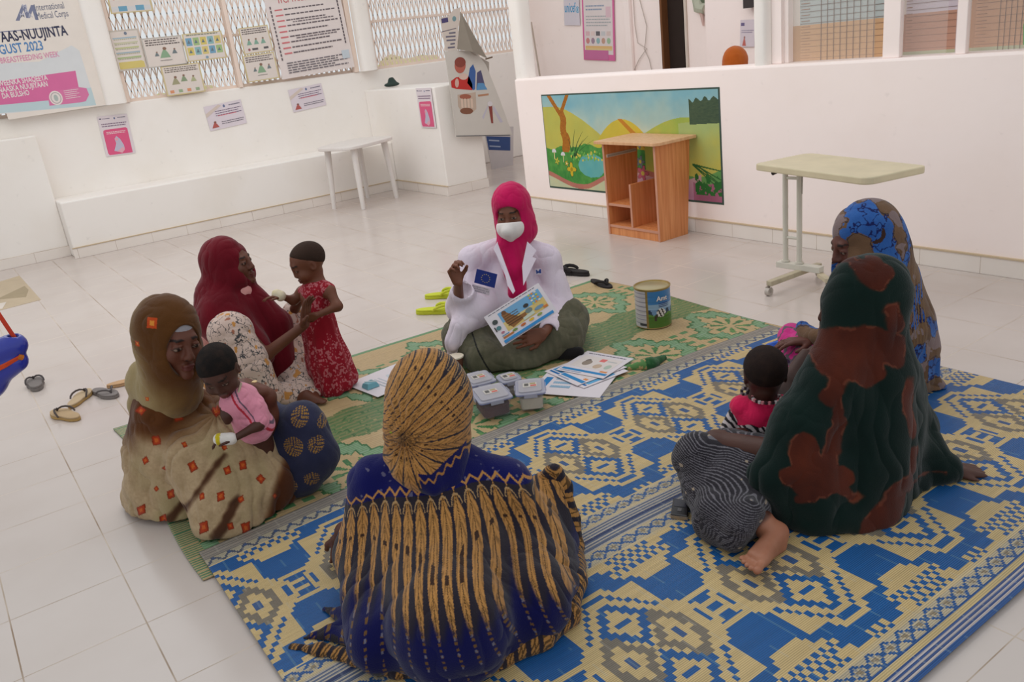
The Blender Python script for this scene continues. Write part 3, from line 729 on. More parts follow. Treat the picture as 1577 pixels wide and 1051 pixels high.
def mat_material():
    m = bpy.data.materials.new('woven_plastic_straw'); m.use_nodes = True
    nt = m.node_tree; n = nt.nodes; L = nt.links; b = n['Principled BSDF']; b.inputs['Roughness'].default_value = 0.42; b.inputs['Specular IOR Level'].default_value = 0.35
    a = n.new('ShaderNodeAttribute'); a.attribute_name = 'Col'
    tc = n.new('ShaderNodeTexCoord'); w = n.new('ShaderNodeTexWave'); w.wave_type = 'BANDS'; w.bands_direction = 'X'; w.inputs['Scale'].default_value = 55; w.inputs['Distortion'].default_value = 0.3
    L.new(tc.outputs['Object'], w.inputs['Vector'])
    w2 = n.new('ShaderNodeTexWave'); w2.wave_type = 'BANDS'; w2.bands_direction = 'Y'; w2.inputs['Scale'].default_value = 7.2; w2.wave_profile = 'SAW'
    L.new(tc.outputs['Object'], w2.inputs['Vector'])
    mr = n.new('ShaderNodeMapRange'); mr.inputs[3].default_value = 0.72; mr.inputs[4].default_value = 1.12; L.new(w.outputs['Fac'], mr.inputs[0])
    mx = n.new('ShaderNodeVectorMath'); mx.operation = 'SCALE'; L.new(a.outputs['Color'], mx.inputs[0]); L.new(mr.outputs[0], mx.inputs['Scale']); L.new(mx.outputs[0], b.inputs['Base Color'])
    bp = n.new('ShaderNodeBump'); bp.inputs['Strength'].default_value = 0.4; bp.inputs['Distance'].default_value = 0.002; L.new(w.outputs['Fac'], bp.inputs['Height']); L.new(bp.outputs[0], b.inputs['Normal'])
    return m
M_mat = mat_material()
BL, CR, GY = np.array((28, 96, 166.)), np.array((214, 192, 140.)), np.array((130, 124, 112.))
def blue_pat(x, y):
    n = len(x); out = np.tile(BL, (n, 1))
    def setc(m, c): out[m] = c
    for cx, cy, lo, hi in ((-2.223, 1.708, -2.545, -1.883), (-1.297, 1.625, -1.662, -0.937)):
        row = (x > lo) & (x < hi)
        qa, qb = 0.0205, 0.0150
        a = np.round((x - cx) / qa) * qa; b0 = (y - cy + .225) % .45 - .225; b = np.round(b0 / qb) * qb
        ia = np.round((x - cx) / qa).astype(int); ib = np.round(b0 / qb).astype(int)
        A, B = np.abs(a), np.abs(b); d = A + 1.48 * B
        out_ = (d < .335) & (A < .285) & (B < .21)
        # big corner triangles
        setc(row & (A < .235) & (B < .145) & ~out_, CR)
        setc(row & out_, CR)
        chk = ((ia + ib) % 2 == 0)
        inn = (d < .300) & (A < .262) & (B < .190); inn2 = (d < .262) & (A < .232) & (B < .165)
        setc(row & (d < .302) & (d > .266) & (A < .262) & (B < .190) & chk, BL)
        dq = [np.abs(a - q_) + 1.48 * np.abs(b - r_) for q_, r_ in ((-.122, 0), (.122, 0), (0, .083), (0, -.083))]
        near_b = np.minimum(dq[0], dq[1]); near_g = np.minimum(dq[2], dq[3]); inn3 = (d < .244) & (A < .222) & (B < .150)
        setc(row & inn3 & (near_b < near_g - .010), BL); setc(row & inn3 & (near_g < near_b - .010), GY)
        setc(row & (A > .235) & (A < .262) & (B < .035), BL); setc(row & (B > .165) & (B < .185) & (A < .03), BL)
        for ac, bc, c in ((-.122, 0, BL), (.122, 0, BL), (0, .083, GY), (0, -.083, GY)):
            dd = np.abs(a - ac) + 1.48 * np.abs(b - bc)
            setc(row & inn2 & (dd < .074), CR)
            fa, fb = np.abs(x - cx - ac), np.abs(b0 - bc)
            setc(row & (fa < .009) & (fb < .024) if c is BL else row & (fa < .020) & (fb < .010), BL if c is BL else (60, 96, 150))
        # bars between motifs
        b1 = (y - cy) % .45 - .225; B1 = np.abs(b1)
        for ac, bw in ((-.072, .050), (-.026, .022), (.022, .022), (.070, .050)):
            setc(row & (np.abs(x - cx - ac) < .0095) & (B1 < bw), CR)
        # edge figures
        Bq = np.abs(np.round(b1 / qb) * qb); t = A
        setc(row & (t > .205 + .75 * np.abs(Bq - .02)) & (t < .292) & (Bq < .12), CR)
        setc(row & (t > .285) & (Bq < .10), BL); setc(row & (t > .285) & (Bq < .085) & chk, CR)
        setc(row & (t > .30) & (Bq >= .085) & (Bq < .165) & (t > .30 + .6 * (Bq - .085)), CR)
        setc(row & (t > .315) & (B < .06) & chk, CR)
    # cream lines and bands
    wob = .004 * np.sin(y * 9)
    for c in (-2.545, -1.883, -1.662, -0.937): setc(np.abs(x - c - wob * (c > -2 and c < -1.5)) < .0055, (214, 198, 158))
    def lattice_(lo, hi):
        m = (x > lo) & (x < hi); w = hi - lo; u = (x - (lo + hi) / 2) / w; v = (y / .062) % 1 - .5
        setc(m, (196, 188, 164)); setc(m & (np.abs(np.abs(u) + np.abs(v) - .5) < .10), (48, 96, 160)); setc(m & (np.abs(u) + np.abs(v) < .18), (150, 140, 120))
        setc(m & ((y / .006).astype(int) % 2 == 0) & (np.abs(u) + np.abs(v) < .38) & (np.abs(u) + np.abs(v) > .2), (150, 156, 160))
    lattice_(-1.877, -1.828); lattice_(-1.717, -1.668); lattice_(-0.931, -0.885)
    m = (x >= -1.828) & (x <= -1.717); out[m] = np.where((np.round(x[m] / .006).astype(int) % 2 == 0)[:, None], (92, 108, 140), (190, 186, 178))
    setc(m & (np.abs(x + 1.772) < .004), (40, 60, 110)); setc(np.abs(x + 1.828) < .004, (206, 192, 156)); setc(np.abs(x + 1.717) < .004, (206, 192, 156))
    m = (x > -2.589) & (x < -2.549); v = np.abs((y / .055) % 1 - .5) * 2; u = (x + 2.569) / .04 + .5
    setc(m, (184, 180, 160)); setc(m & (np.abs(u - v) < .22), (84, 96, 120)); setc(m & (((y / .055) % 1 - .5) ** 2 * 4 + (u - .2) ** 2 < .05), (70, 96, 140))
    m = x <= -2.589; out[m] = np.where((np.round(x[m] / .008).astype(int) % 2 == 0)[:, None], (128, 126, 124), (158, 154, 146))
    m = x > -0.885; st = [(-.885, -.874, (44, 90, 156)), (-.874, -.855, (206, 188, 140)), (-.855, -.850, (60, 90, 150)), (-.850, -.845, (190, 186, 190)), (-.845, -.839, (60, 90, 150)), (-.839, -.834, (190, 186, 190)), (-.834, -.828, (60, 90, 150)), (-.828, -.823, (196, 190, 190)), (-.823, -.800, (44, 90, 156))]
    for lo, hi, c in st: setc((x > lo) & (x <= hi), c)
    # fine slub of single straws
    out = out * (1 + .10 * (vnoise(np.stack([x * 160, y * 7, x * 0], 1), 1, 3) - .5))[:, None]
    m = (((y + .006 * np.sin(x * 12)) / .0725) % 1 < .05); out[m] = out[m] * .75 + np.array((200, 200, 190)) * .25
    return np.clip(out, 0, 255)
def warpb(x, y):
    t = np.clip((x + .81) / -1.85, 0, 1); dx = np.interp(y, [.38, .9, 1.9, 2.8, 3.3], [.0, -.02, 0.01, .05, .10])
    return x + dx * t + .006 * np.sin(y * 7.3) * np.sin((x + 2.6) * 1.7), y + .03 * t * np.clip(1 - y / 2, 0, 1)
o = mat_mesh('floor_mat', -2.66, -0.808, 0.385, 3.235, 0.0062, blue_pat, 0.014, warpb)
tag(o, 'large blue and cream woven floor mat with diamond motifs, lying on the tiles', 'mat')
def green_pat(x, y):
    n = len(x); out = np.tile(np.array((206, 182, 140.)), (n, 1)); P = np.stack([x, y, x * 0], 1); nz = fbm(P, 14, 5); nn = fbm(P, 60, 8)
    ST = ((np.floor(x / .007) % 2) == 0)
    DG, MG, LG = np.array((62, 120, 72.)), np.array((112, 160, 112.)), np.array((140, 176, 148.))
    out[ST] = (190, 168, 124)
    for cx, ph, sx in ((-3.66, .1, .23), (-2.78, .30, .27)):
        a = (x - cx) / sx; b = ((y - ph) / .52) % 1 - .5; b = b / .42
        sc = .08 * np.sin(9 * np.arctan2(b, a) * 1.0) + .05 * np.sin(23 * np.arctan2(b, a)); d = np.abs(a) * .75 + np.abs(b) * .95 + sc + .1 * (nz - .5)
        ring = (d < 1.0); out[ring & (np.abs(a) < 1.3)] = MG; m = ring & ST & (np.abs(a) < 1.3); out[m] = LG
        out[(d > .93) & (d < 1.0) & (np.abs(a) < 1.3)] = DG
        out[(d < .62)] = (200, 178, 134); out[(d > .58) & (d < .63)] = DG
        th = np.arctan2(b, a); rr = np.hypot(a, b); leaf = (rr < .42) & (rr > .1) & (np.cos(8 * th) > .25); out[leaf] = DG * 1.05; out[leaf & (nn > .55)] = (96, 150, 84)
        # leaf sprays in the corners
        b2 = ((y - ph) / .52) % 1; dd = np.hypot(np.abs(a) - .85, (np.abs(b2 - .5) - .0) * 3 - .0); out[(b2 > .97) | (b2 < .03)] = out[(b2 > .97) | (b2 < .03)]
        sp = (np.abs(np.abs(b) - 1.02) < .10) & (np.abs(a) < .55) & (np.sin(a * 26) > .1); out[sp] = (92, 146, 96)
    m = np.abs(x + 3.22 + .015 * np.sin(y * 9)) < .155 + .03 * np.sin(y * 31) * nz
    f = (np.sin(x * 190 + 4 * nz + 3 * np.sin(y * 11)) > -.1); out[m & f] = (96, 134, 84); out[m & ~f] = (134, 142, 96); out[m & (nn > .66)] = (66, 112, 66); out[m & (nn < .3)] = (176, 166, 112)
    e = x < -4.0; out[e & ST] = (96, 150, 104); out[e & ~ST] = (124, 166, 128)
    e = y < .46; out[e] = np.where(ST[e][:, None], (86, 140, 104), (190, 172, 130))
    return np.clip(out * (1 + .1 * (nn - .5))[:, None], 0, 255)
def warpg(x, y): return x + .14 * np.clip((1.6 - y) / 1.2, -1.3, 1) * -.35 + np.where(y > 2.6, (y - 2.6) * -.03, 0), y + .03 * np.sin(x * 3)
o = mat_mesh('floor_mat', -4.03, -2.45, 0.40, 3.30, 0.0075, green_pat, 0.006, warpg)
tag(o, 'green and tan woven floor mat under the health worker', 'mat')
gm = o
s = Sculpt(); s.cone(fl(955, 570, .008), fl(1000, 563, .016), 0.014, 0.032, .02); s.cone(fl(1000, 563, .016), fl(1022, 552, .012), .034, .016, .02); s.plane((0, 0, 1), .004)
def roll(p):
    t = (p @ RT); c = (RT @ fl(985, 562, .01)); st = (fbm(p, 90, 5) > .5)[:, None] * 1.0
    return np.where((t > c + .02)[:, None], np.where(st > 0, (42, 92, 54), (54, 104, 64)), np.where(fbm(p, 30, 2)[:, None] > .5, (190, 164, 116), (92, 140, 84)))
s.build('folded_corner', M_cloth, gm, h=.005, color=roll, disp=lambda p: .003 * (fbm(p, 40, 1) - .5))
# ================================================================== FURNITURE
def wood(name, c1, c2):
    m = bpy.data.materials.new(name); m.use_nodes = True; nt = m.node_tree; n = nt.nodes; L = nt.links; b = n['Principled BSDF']; b.inputs['Roughness'].default_value = .5
    tc = n.new('ShaderNodeTexCoord'); mp = n.new('ShaderNodeMapping'); mp.inputs['Scale'].default_value = (34, 34, 1.6); L.new(tc.outputs['Object'], mp.inputs[0])
    no = n.new('ShaderNodeTexNoise'); no.inputs['Scale'].default_value = 1.2; no.inputs['Detail'].default_value = 5; no.inputs['Distortion'].default_value = .4; L.new(mp.outputs[0], no.inputs['Vector'])
    cr = n.new('ShaderNodeValToRGB'); e = cr.color_ramp.elements; e[0].position = .3; e[0].color = (*lin(c1), 1); e[1].position = .7; e[1].color = (*lin(c2), 1); L.new(no.outputs['Fac'], cr.inputs[0]); L.new(cr.outputs[0], b.inputs['Base Color'])
    return m
M_wood = wood('beech_veneer', (196, 118, 66), (224, 152, 96)); M_woodtop = wood('beech_veneer_top', (206, 156, 112), (222, 176, 132)); M_edge = material('wood_edge_band', rough=.5, color=(214, 160, 136))
def desk():
    x0, x1, yf, yb = -4.852, -4.30, 4.215, 4.50; H_ = 0.69; t = .018
    r = thing('computer_desk', 'small open beech computer desk standing before the painted mural', 'desk', ((x0 + x1) / 2, (yf + yb) / 2, 0))
    def pc(name, a, b, mat=M_wood, bv=.0015): m = MB(); m.box(a, b, (200, 140, 90)); return m.build(name, mat, bevel=bv, root=r)
    # side panels lean out a little towards the top back
    for nm, xa in (('side_panel', x0), ('side_panel', x1 - t)):
        m = MB(); m.hexa([(xa, yf, 0), (xa + t, yf, 0), (xa + t, yb, 0), (xa, yb, 0), (xa + .006, yf - .01, H_), (xa + t + .006, yf - .01, H_), (xa + t + .006, yb + .05, H_), (xa + .006, yb + .05, H_)], (205, 140, 85))
        if xa > -4.5:
            for zz, yy in ((.05, .06), (.07, .20), (.2, .24)): m.tube([(xa + t - .001, yf + yy, zz), (xa + t + .001, yf + yy, zz)], .004, (70, 40, 25), 8)
        m.build(nm, M_wood, bevel=.0015, root=r)
    for xa in (x0, x1 - t):
        m = MB(); m.hexa([(xa, yf - .003, 0), (xa + t, yf - .003, 0), (xa + t, yf - .0005, 0), (xa, yf - .0005, 0), (xa + .006, yf - .013, H_), (xa + t + .006, yf - .013, H_), (xa + t + .006, yf - .0105, H_), (xa + .006, yf - .0105, H_)], (214, 160, 136)); m.build('edge_band', M_edge, root=r)
    pc('bottom_shelf', (x0 + t, yf + .003, .060), (x1 - t, yb - .01, .078)); pc('kick_board', (x0 + t, yf + .006, 0.0), (x1 - t, yf + .022, .06)); pc('bottom_edge', (x0 + t, yf, .060), (x1 - t, yf + .003, .078), M_edge, 0)
    xm = -4.595
    pc('divider', (xm, yf + .002, .078), (xm + t, yb - .01, .40)); pc('divider_edge', (xm, yf - .001, .078), (xm + t, yf + .002, .40), M_edge, 0)
    pc('shelf', (x0 + t, yf + .002, .225), (xm, yb - .01, .243)); pc('shelf_edge', (x0 + t, yf - .001, .225), (xm, yf + .002, .243), M_edge, 0)
    m = MB(); m.box((x0 + t + .002, yf + .01, .585), (x0 + t + .014, yb + .02, .608), (226, 222, 214)); m.box((x0 + t + .014, yf + .01, .590), (x0 + t + .018, yb + .02, .603), (176, 170, 164)); m.build('drawer_rail', M_plastic, root=r)
    m = MB(); tx0, tx1, ty0, ty1 = x0 - .05, x1 + .055, yf - .045, yb + .07; c = .035
    m.prism([(tx0, ty0, H_ + .001), (tx1 - c, ty0, H_ + .001), (tx1, ty0 + c, H_ + .001), (tx1, ty1, H_ + .001), (tx0, ty1, H_ + .001)], (0, 0, .022), (214, 166, 122)); m.build('desk_top', M_woodtop, bevel=.003, root=r)
desk()
# overbed table on castors
M_cream = material('cream_laminate', rough=.45, color=(226, 218, 188)); M_wpaint = material('worn_white_enamel', rough=.4, color=(222, 224, 216), vary=.05); M_rust = material('rusty_enamel', rough=.6, color=(206, 200, 176), vary=.22)
def overbed():
    ctr = np.array((-2.60, 3.80, 0)); ang = math.radians(-12.5); cR, sR = math.cos(ang), math.sin(ang); R = np.array([[cR, -sR, 0], [sR, cR, 0], [0, 0, 1]])
    r = thing('overbed_table', 'cream-topped hospital overbed table on white castored legs by the right wall', 'table', ctr)
    w, d = .405, .185; zt = .715
    P = lambda x, y, z: ctr + R @ np.array((x, y, 0)) + (0, 0, z)
    m = MB(); pts = []
    for cx, cy, a0 in ((w - .03, d - .03, 0), (-w + .05, d - .05, 90), (-w + .03, -d + .03, 180), (w - .06, -d + .06, 270)):
        rr = .03 if abs(cx) > w - .045 else .06
        for k in range(6): t = math.radians(a0 + k * 18); pts.append(P(cx + rr * math.cos(t), cy + rr * math.sin(t), zt - .038))
    m.prism(pts, (0, 0, .036), (206, 206, 170)); m.build('table_top', M_cream, bevel=.006, root=r)
    p1, p2 = fl(1210, 403, .115), fl(1231, 406, .115)
    for p in (p1, p2):
        m = MB(); q = np.array(p); m.tube([q, (q[0], q[1], zt - .04)], .0155, (222, 224, 216), 16)
        if p is p1: m.tube([(q[0], q[1], .43), (q[0], q[1], .445)], .0162, (196, 178, 130), 16)
        m.build('post', M_wpaint, smooth=True, root=r)
        m = MB(); m.tube([q, (q[0], q[1], .125)], .024, (214, 210, 196), 16); m.build('post_collar', M_wpaint, smooth=True, root=r)
    for z in (.26, .60):
        m = MB(); m.tube([(p1[0], p1[1], z), (p2[0], p2[1], z)], .009, (214, 214, 206), 8); m.build('cross_brace', M_wpaint, root=r)
    def beam(name, a, b, h, w_, c, mat):
        a = np.array(a); b = np.array(b); u = nrm(b - a); s_ = nrm(np.cross(u, (0, 0, 1))) * w_ / 2; z = np.array((0, 0, h)); m = MB(); m.hexa([a - s_, b - s_, b + s_, a + s_, a - s_ + z, b - s_ + z, b + s_ + z, a + s_ + z], c); m.build(name, mat, bevel=.003, root=r)
    u = nrm(np.array(p2) - np.array(p1)); beam('foot_beam', np.array(p1) - u * .05 - (0, 0, .035), np.array(p2) + u * .14 - (0, 0, .035), .034, .05, (220, 216, 200), M_wpaint)
    A = fl(1184, 441, .055); B = fl(1262, 412, .055); beam('leg_beam', A, B, .028, .035, (206, 200, 176), M_rust)
    C2 = fl(1276, 436, .055) ; E2 = np.array(p2) + u * .13; E2[2] = .055; beam('leg_beam', E2, C2, .024, .035, (206, 200, 176), M_rust)
    for q in (A, C2, B):
        m = MB(); g = np.array((q[0], q[1], 0)); m.tube([g + (-.012, 0, .024), g + (.012, 0, .024)], .0235, (196, 192, 186), 18); m.tube([g + (0, 0, .03), g + (0, 0, .057)], .008, (130, 120, 110), 8); m.box(g + (-.017, -.006, .02), g + (-.0125, .006, .05), (170, 165, 158)); m.box(g + (.0125, -.006, .02), g + (.017, .006, .05), (170, 165, 158)); m.build('castor', M_plastic, smooth=True, root=r)
    h0 = fl(1205, 262, zt - .05); h1 = fl(1190, 267, zt - .055); m = MB(); m.tube([h0, (h0 + h1) / 2, h1], [.004, .009, .012], (50, 44, 44), 8); m.build('lever', M_rubber, smooth=True, root=r)
    c0 = fl(1246, 264, zt - .05); m = MB(); q = np.array(p2); m.tube([c0, c0 * .6 + (q + (0, 0, .52)) * .4 + (0, 0, -.02), q + (.02, .0, .50), q + (.017, 0, .40)], .003, (196, 196, 190), 6); m.build('cable', M_rubber, smooth=True, root=r)
overbed()
# white plastic table
def plastic_table():
    A, B, Cc = np.array((-8.53, 3.554, 0)), np.array((-8.117, 3.702, 0)), np.array((-8.359, 4.228, 0)); Dd = A + Cc - B; c = (A + Cc) / 2
    r = thing('plastic_table', 'white plastic table with splayed legs standing by the left wall', 'table', c); z = .625
    m = MB(); pts = []; ex = nrm(B - A); ey = nrm(Cc - B)
    for k in range(40):
        t = 2 * PI * k / 40; a, b = math.cos(t), math.sin(t); pts.append(c + ex * .30 * math.copysign(abs(a) ** .5, a) + ey * .40 * math.copysign(abs(b) ** .5, b) + (0, 0, z))
    m.prism(pts, (0, 0, .035), (240, 240, 240)); m.build('table_top', M_plastic, bevel=.008, root=r)
    for p in (A, B, Cc, Dd):
        q = c + (p - c) * .88; m = MB(); m.tube([p, q + (0, 0, z)], [.024, .036], (238, 238, 238), 10); m.build('leg', M_plastic, smooth=True, root=r)
plastic_table()
# display banner leaning beside the counter block
def display():
    f = lambda x, y: onX(x, y, -7.70)
    r = thing('display_banner', 'torn display banner with photo of child in red, leaning by the counter block', 'banner', (-7.7, 4.9, 0))
    def pl(m, pts, c, th=.004, X=-7.70, lift=0): m.prism([onX(x, y, X) + (lift, 0, 0) for x, y in pts], (th, 0, 0), c)
    m = MB(); pl(m, [(684, 80), (700, 77), (733, 80), (748, 100), (768, 150), (789, 208), (702, 210), (692, 130)], (220, 220, 216), .006)
    def ep(cx, cy, rx, ry, c, l, cut=None, n=20):
        pts = [(cx + rx * math.cos(2 * PI * k / n), cy + ry * math.sin(2 * PI * k / n)) for k in range(n)]
        pl(m, pts, c, .0006, lift=.0062 + l)
    def pp(pts, c, l): pl(m, pts, c, .0006, lift=.0062 + l)
    pp([(695, 135), (694, 125), (702, 119), (722, 118), (727, 130), (727, 139), (702, 137)], (206, 60, 56), .0004); ep(708, 101, 8.5, 12, (196, 110, 96), .001); ep(708, 96, 8.5, 8, (150, 80, 70), .0014); ep(713, 118, 7, 5, (232, 206, 196), .0018); ep(703, 128, 3, 7, (226, 190, 180), .0022)
    pp([(719, 128), (723, 105), (728, 99), (732, 110), (731, 138), (728, 139)], (70, 110, 180), .0004); pp([(733, 138), (734, 112), (740, 108), (748, 138)], (90, 90, 130), .0006); pp([(733, 139), (735, 128), (744, 128), (750, 138)], (100, 160, 214), .001)
    pp([(704, 146), (732, 142), (733, 168), (724, 176), (712, 175), (705, 164)], (206, 190, 176), .0004); ep(718, 171, 10, 5, (140, 96, 76), .001); ep(716, 149, 9, 4, (176, 110, 90), .001)
    for k in range(4): pp([(709 + k * 5, 152), (712 + k * 5, 152), (713 + k * 5, 166), (710 + k * 5, 166)], (232, 212, 196), .0014)
    pp([(735, 146), (752, 144), (752, 147), (736, 149)], (196, 150, 120), .0004); pp([(751, 158), (757, 158), (759, 190), (756, 190)], (150, 76, 70), .001); ep(754, 160, 4, 4, (232, 232, 240), .0014); pp([(742, 180), (752, 160), (751, 165), (744, 184)], (206, 206, 226), .0008); pp([(760, 163), (774, 188), (770, 189), (758, 168)], (206, 206, 226), .0008)
    pp([(702, 209), (785, 207.5), (785, 209), (702, 210.5)], (110, 112, 116), .0016)  # dark strip painted in for the shadow along the bottom edge
    m.build('picture_panel', M_print, root=r)
    m = MB(); pl(m, [(677, 27), (690, 25), (698, 15), (709, 11), (706, 40), (703, 77), (686, 79)], (226, 220, 214), .006)
    pp([(679, 29), (689, 27), (690, 34), (680, 36)], (86, 80, 130), .0004); ep(699, 29, 3, 4, (130, 170, 180), .0004); pp([(679, 49), (702, 43), (702, 44), (679, 50)], (90, 90, 110), .0004)
    for k, (a, b) in enumerate(((691, 701), (686, 701), (687, 701), (693, 700), (689, 700))): pp([(a, 50 + k * 5.6), (b, 49 + k * 5.6), (b, 51.5 + k * 5.6), (a, 52.5 + k * 5.6)], (120, 120, 140), .0006)
    m.build('title_panel', M_print, root=r)
    m = MB(); a = onX(709, 18, -7.69); b = onX(704, 76, -7.69); c = onX(728, 80, -7.6); d = onX(750, 90, -7.6); m.prism([a, b, c, d], (.004, 0, 0), (150, 144, 134)); m.build('folded_back', M_paint, root=r)
    m = MB(); a = onX(722, 78, -7.68); b = onX(753, 96, -7.72); c = onX(753, 130, -7.75); d = onX(742, 96, -7.72); m.prism([a, b, c, d], (.003, 0, 0), (190, 186, 180)); m.build('backing_sheet', M_paint, root=r)
    m = MB(); m.tube([onX(690, -8, -7.74), onX(694, 25, -7.74), (-7.76, onX(700, 120, -7.76)[1], 1.13)], .006, (190, 170, 160), 6); m.build('support_pole', M_metal, root=r); m = MB(); m.tube([onX(748, 91, -7.72), onX(758, 88, -7.74)], .008, (120, 100, 80), 6); m.build('spreader_rod', M_metal, root=r)
    g = lambda x, y: onX(x, y, -8.86); m = MB(); m.prism([g(744, 195), g(790, 195), g(790, 257) * (1, 1, 0), g(757, 262) * (1, 1, 0)], (.01, 0, 0), (214, 214, 220)); m.prism([g(748, 210), g(785, 211), g(785, 232), g(752, 231)], (.012, 0, 0), (62, 90, 150)); m.prism([g(752, 215), g(768, 216), g(768, 218), g(752, 217)], (.0125, 0, 0), (170, 190, 220)); m.prism([g(753, 224), g(770, 225), g(770, 227), g(753, 226)], (.0125, 0, 0), (170, 190, 220))
    tag(m.build('leaflet_board', M_print), 'white board with dark blue panel standing on the floor behind the display banner', 'board')
display()
m = MB(); a = onY(818, 34, 6.9); b = onY(833, 126, 6.9); e_ = b + (b - a) * .9; e_[2] = 0.0; m.tube([a, b, e_], .012, (196, 186, 176), 6); tag(m.build('wooden_stick', M_paint), 'thin stick leaning in the far corner beside the third pillar', 'stick')
m = MB()
for dx, sgn in ((0, -1), (6, 1)):
    pts = [onY(974 + dx, -20, 7.03), onY(978 + dx * 3, 40, 7.03), onY(985 + 3 * sgn + dx, 66, 7.03), onY(994 - 2 * sgn, 75, 7.03), onY(992 + 8 * sgn, 92, 7.03), onY(990 + 14 * sgn, 110, 7.03)]; m.tube(pts, .004, (190, 182, 176), 5)
tag(m.build('cable', M_rubber, smooth=True), 'loose grey cable hanging beside the black doorway', 'cable')
g = lambda x, y: onY(x, y, 7.03)
m = MB(); m.tube([g(1074, -6), g(1078, 12), g(1086, 14)], [.06, .07, .05], (196, 206, 190), 8); m.tube([g(1083, 8), g(1088, 22), g(1098, 26), g(1100, 38)], [.025, .022, .018, .006], (206, 196, 190), 6); m.tube([g(1080, 14), g(1081, 24), g(1083, 40)], [.03, .02, .008], (226, 200, 196), 6); m.tube([g(1072, 2), g(1084, 0)], .03, (110, 130, 110), 8)
tag(m.build('hanging_bag', M_rubber, smooth=True), 'small pale bag with trailing ribbons hung on the far wall right of the doorway', 'bag')
m = MB(); m.prism([g(1096, 3), g(1117, -2), g(1118, 14), g(1104, 17)], (0, -.02, 0), (214, 206, 202)); m.tube([g(1095, 4), g(1110, 1), g(1117, 3)], .006, (160, 150, 150), 5); tag(m.build('junction_box', M_paint), 'white box fixed high on the far wall beside the hanging bag', 'box')
g = lambda x, y: onY(x, y, 6.5)
m = MB(); m.box(g(1150, 9) + (0, -.05, -.02), g(1162, -8) + (.05, .04, .05), (54, 48, 50)); m.tube([g(1146, -3), g(1148, 10)], .008, (90, 84, 86), 6); tag(m.build('wall_speaker', M_plastic), 'black box on the wall at the top edge left of the right pillar', 'speaker')
# black bag on the counter
c = np.array((-9.15, 4.80, 1.128)); s = Sculpt(); s.ell(c + (0, 0, .03), (.06, .10, .025), k=.02).ell(c + (0, .01, .055), (.04, .05, .035), k=.02).ell(c + (0, -.01, .08), (.02, .03, .03), k=.02).ell(c + (0, .02, .08), (.015, .02, .035), k=.02); s.plane((0, 0, 1), 1.127)
tag(s.build('folded_cloth', M_cloth, None, h=.012, color=(56, 74, 70)), 'crumpled dark green cloth lying on top of the white counter block', 'cloth')
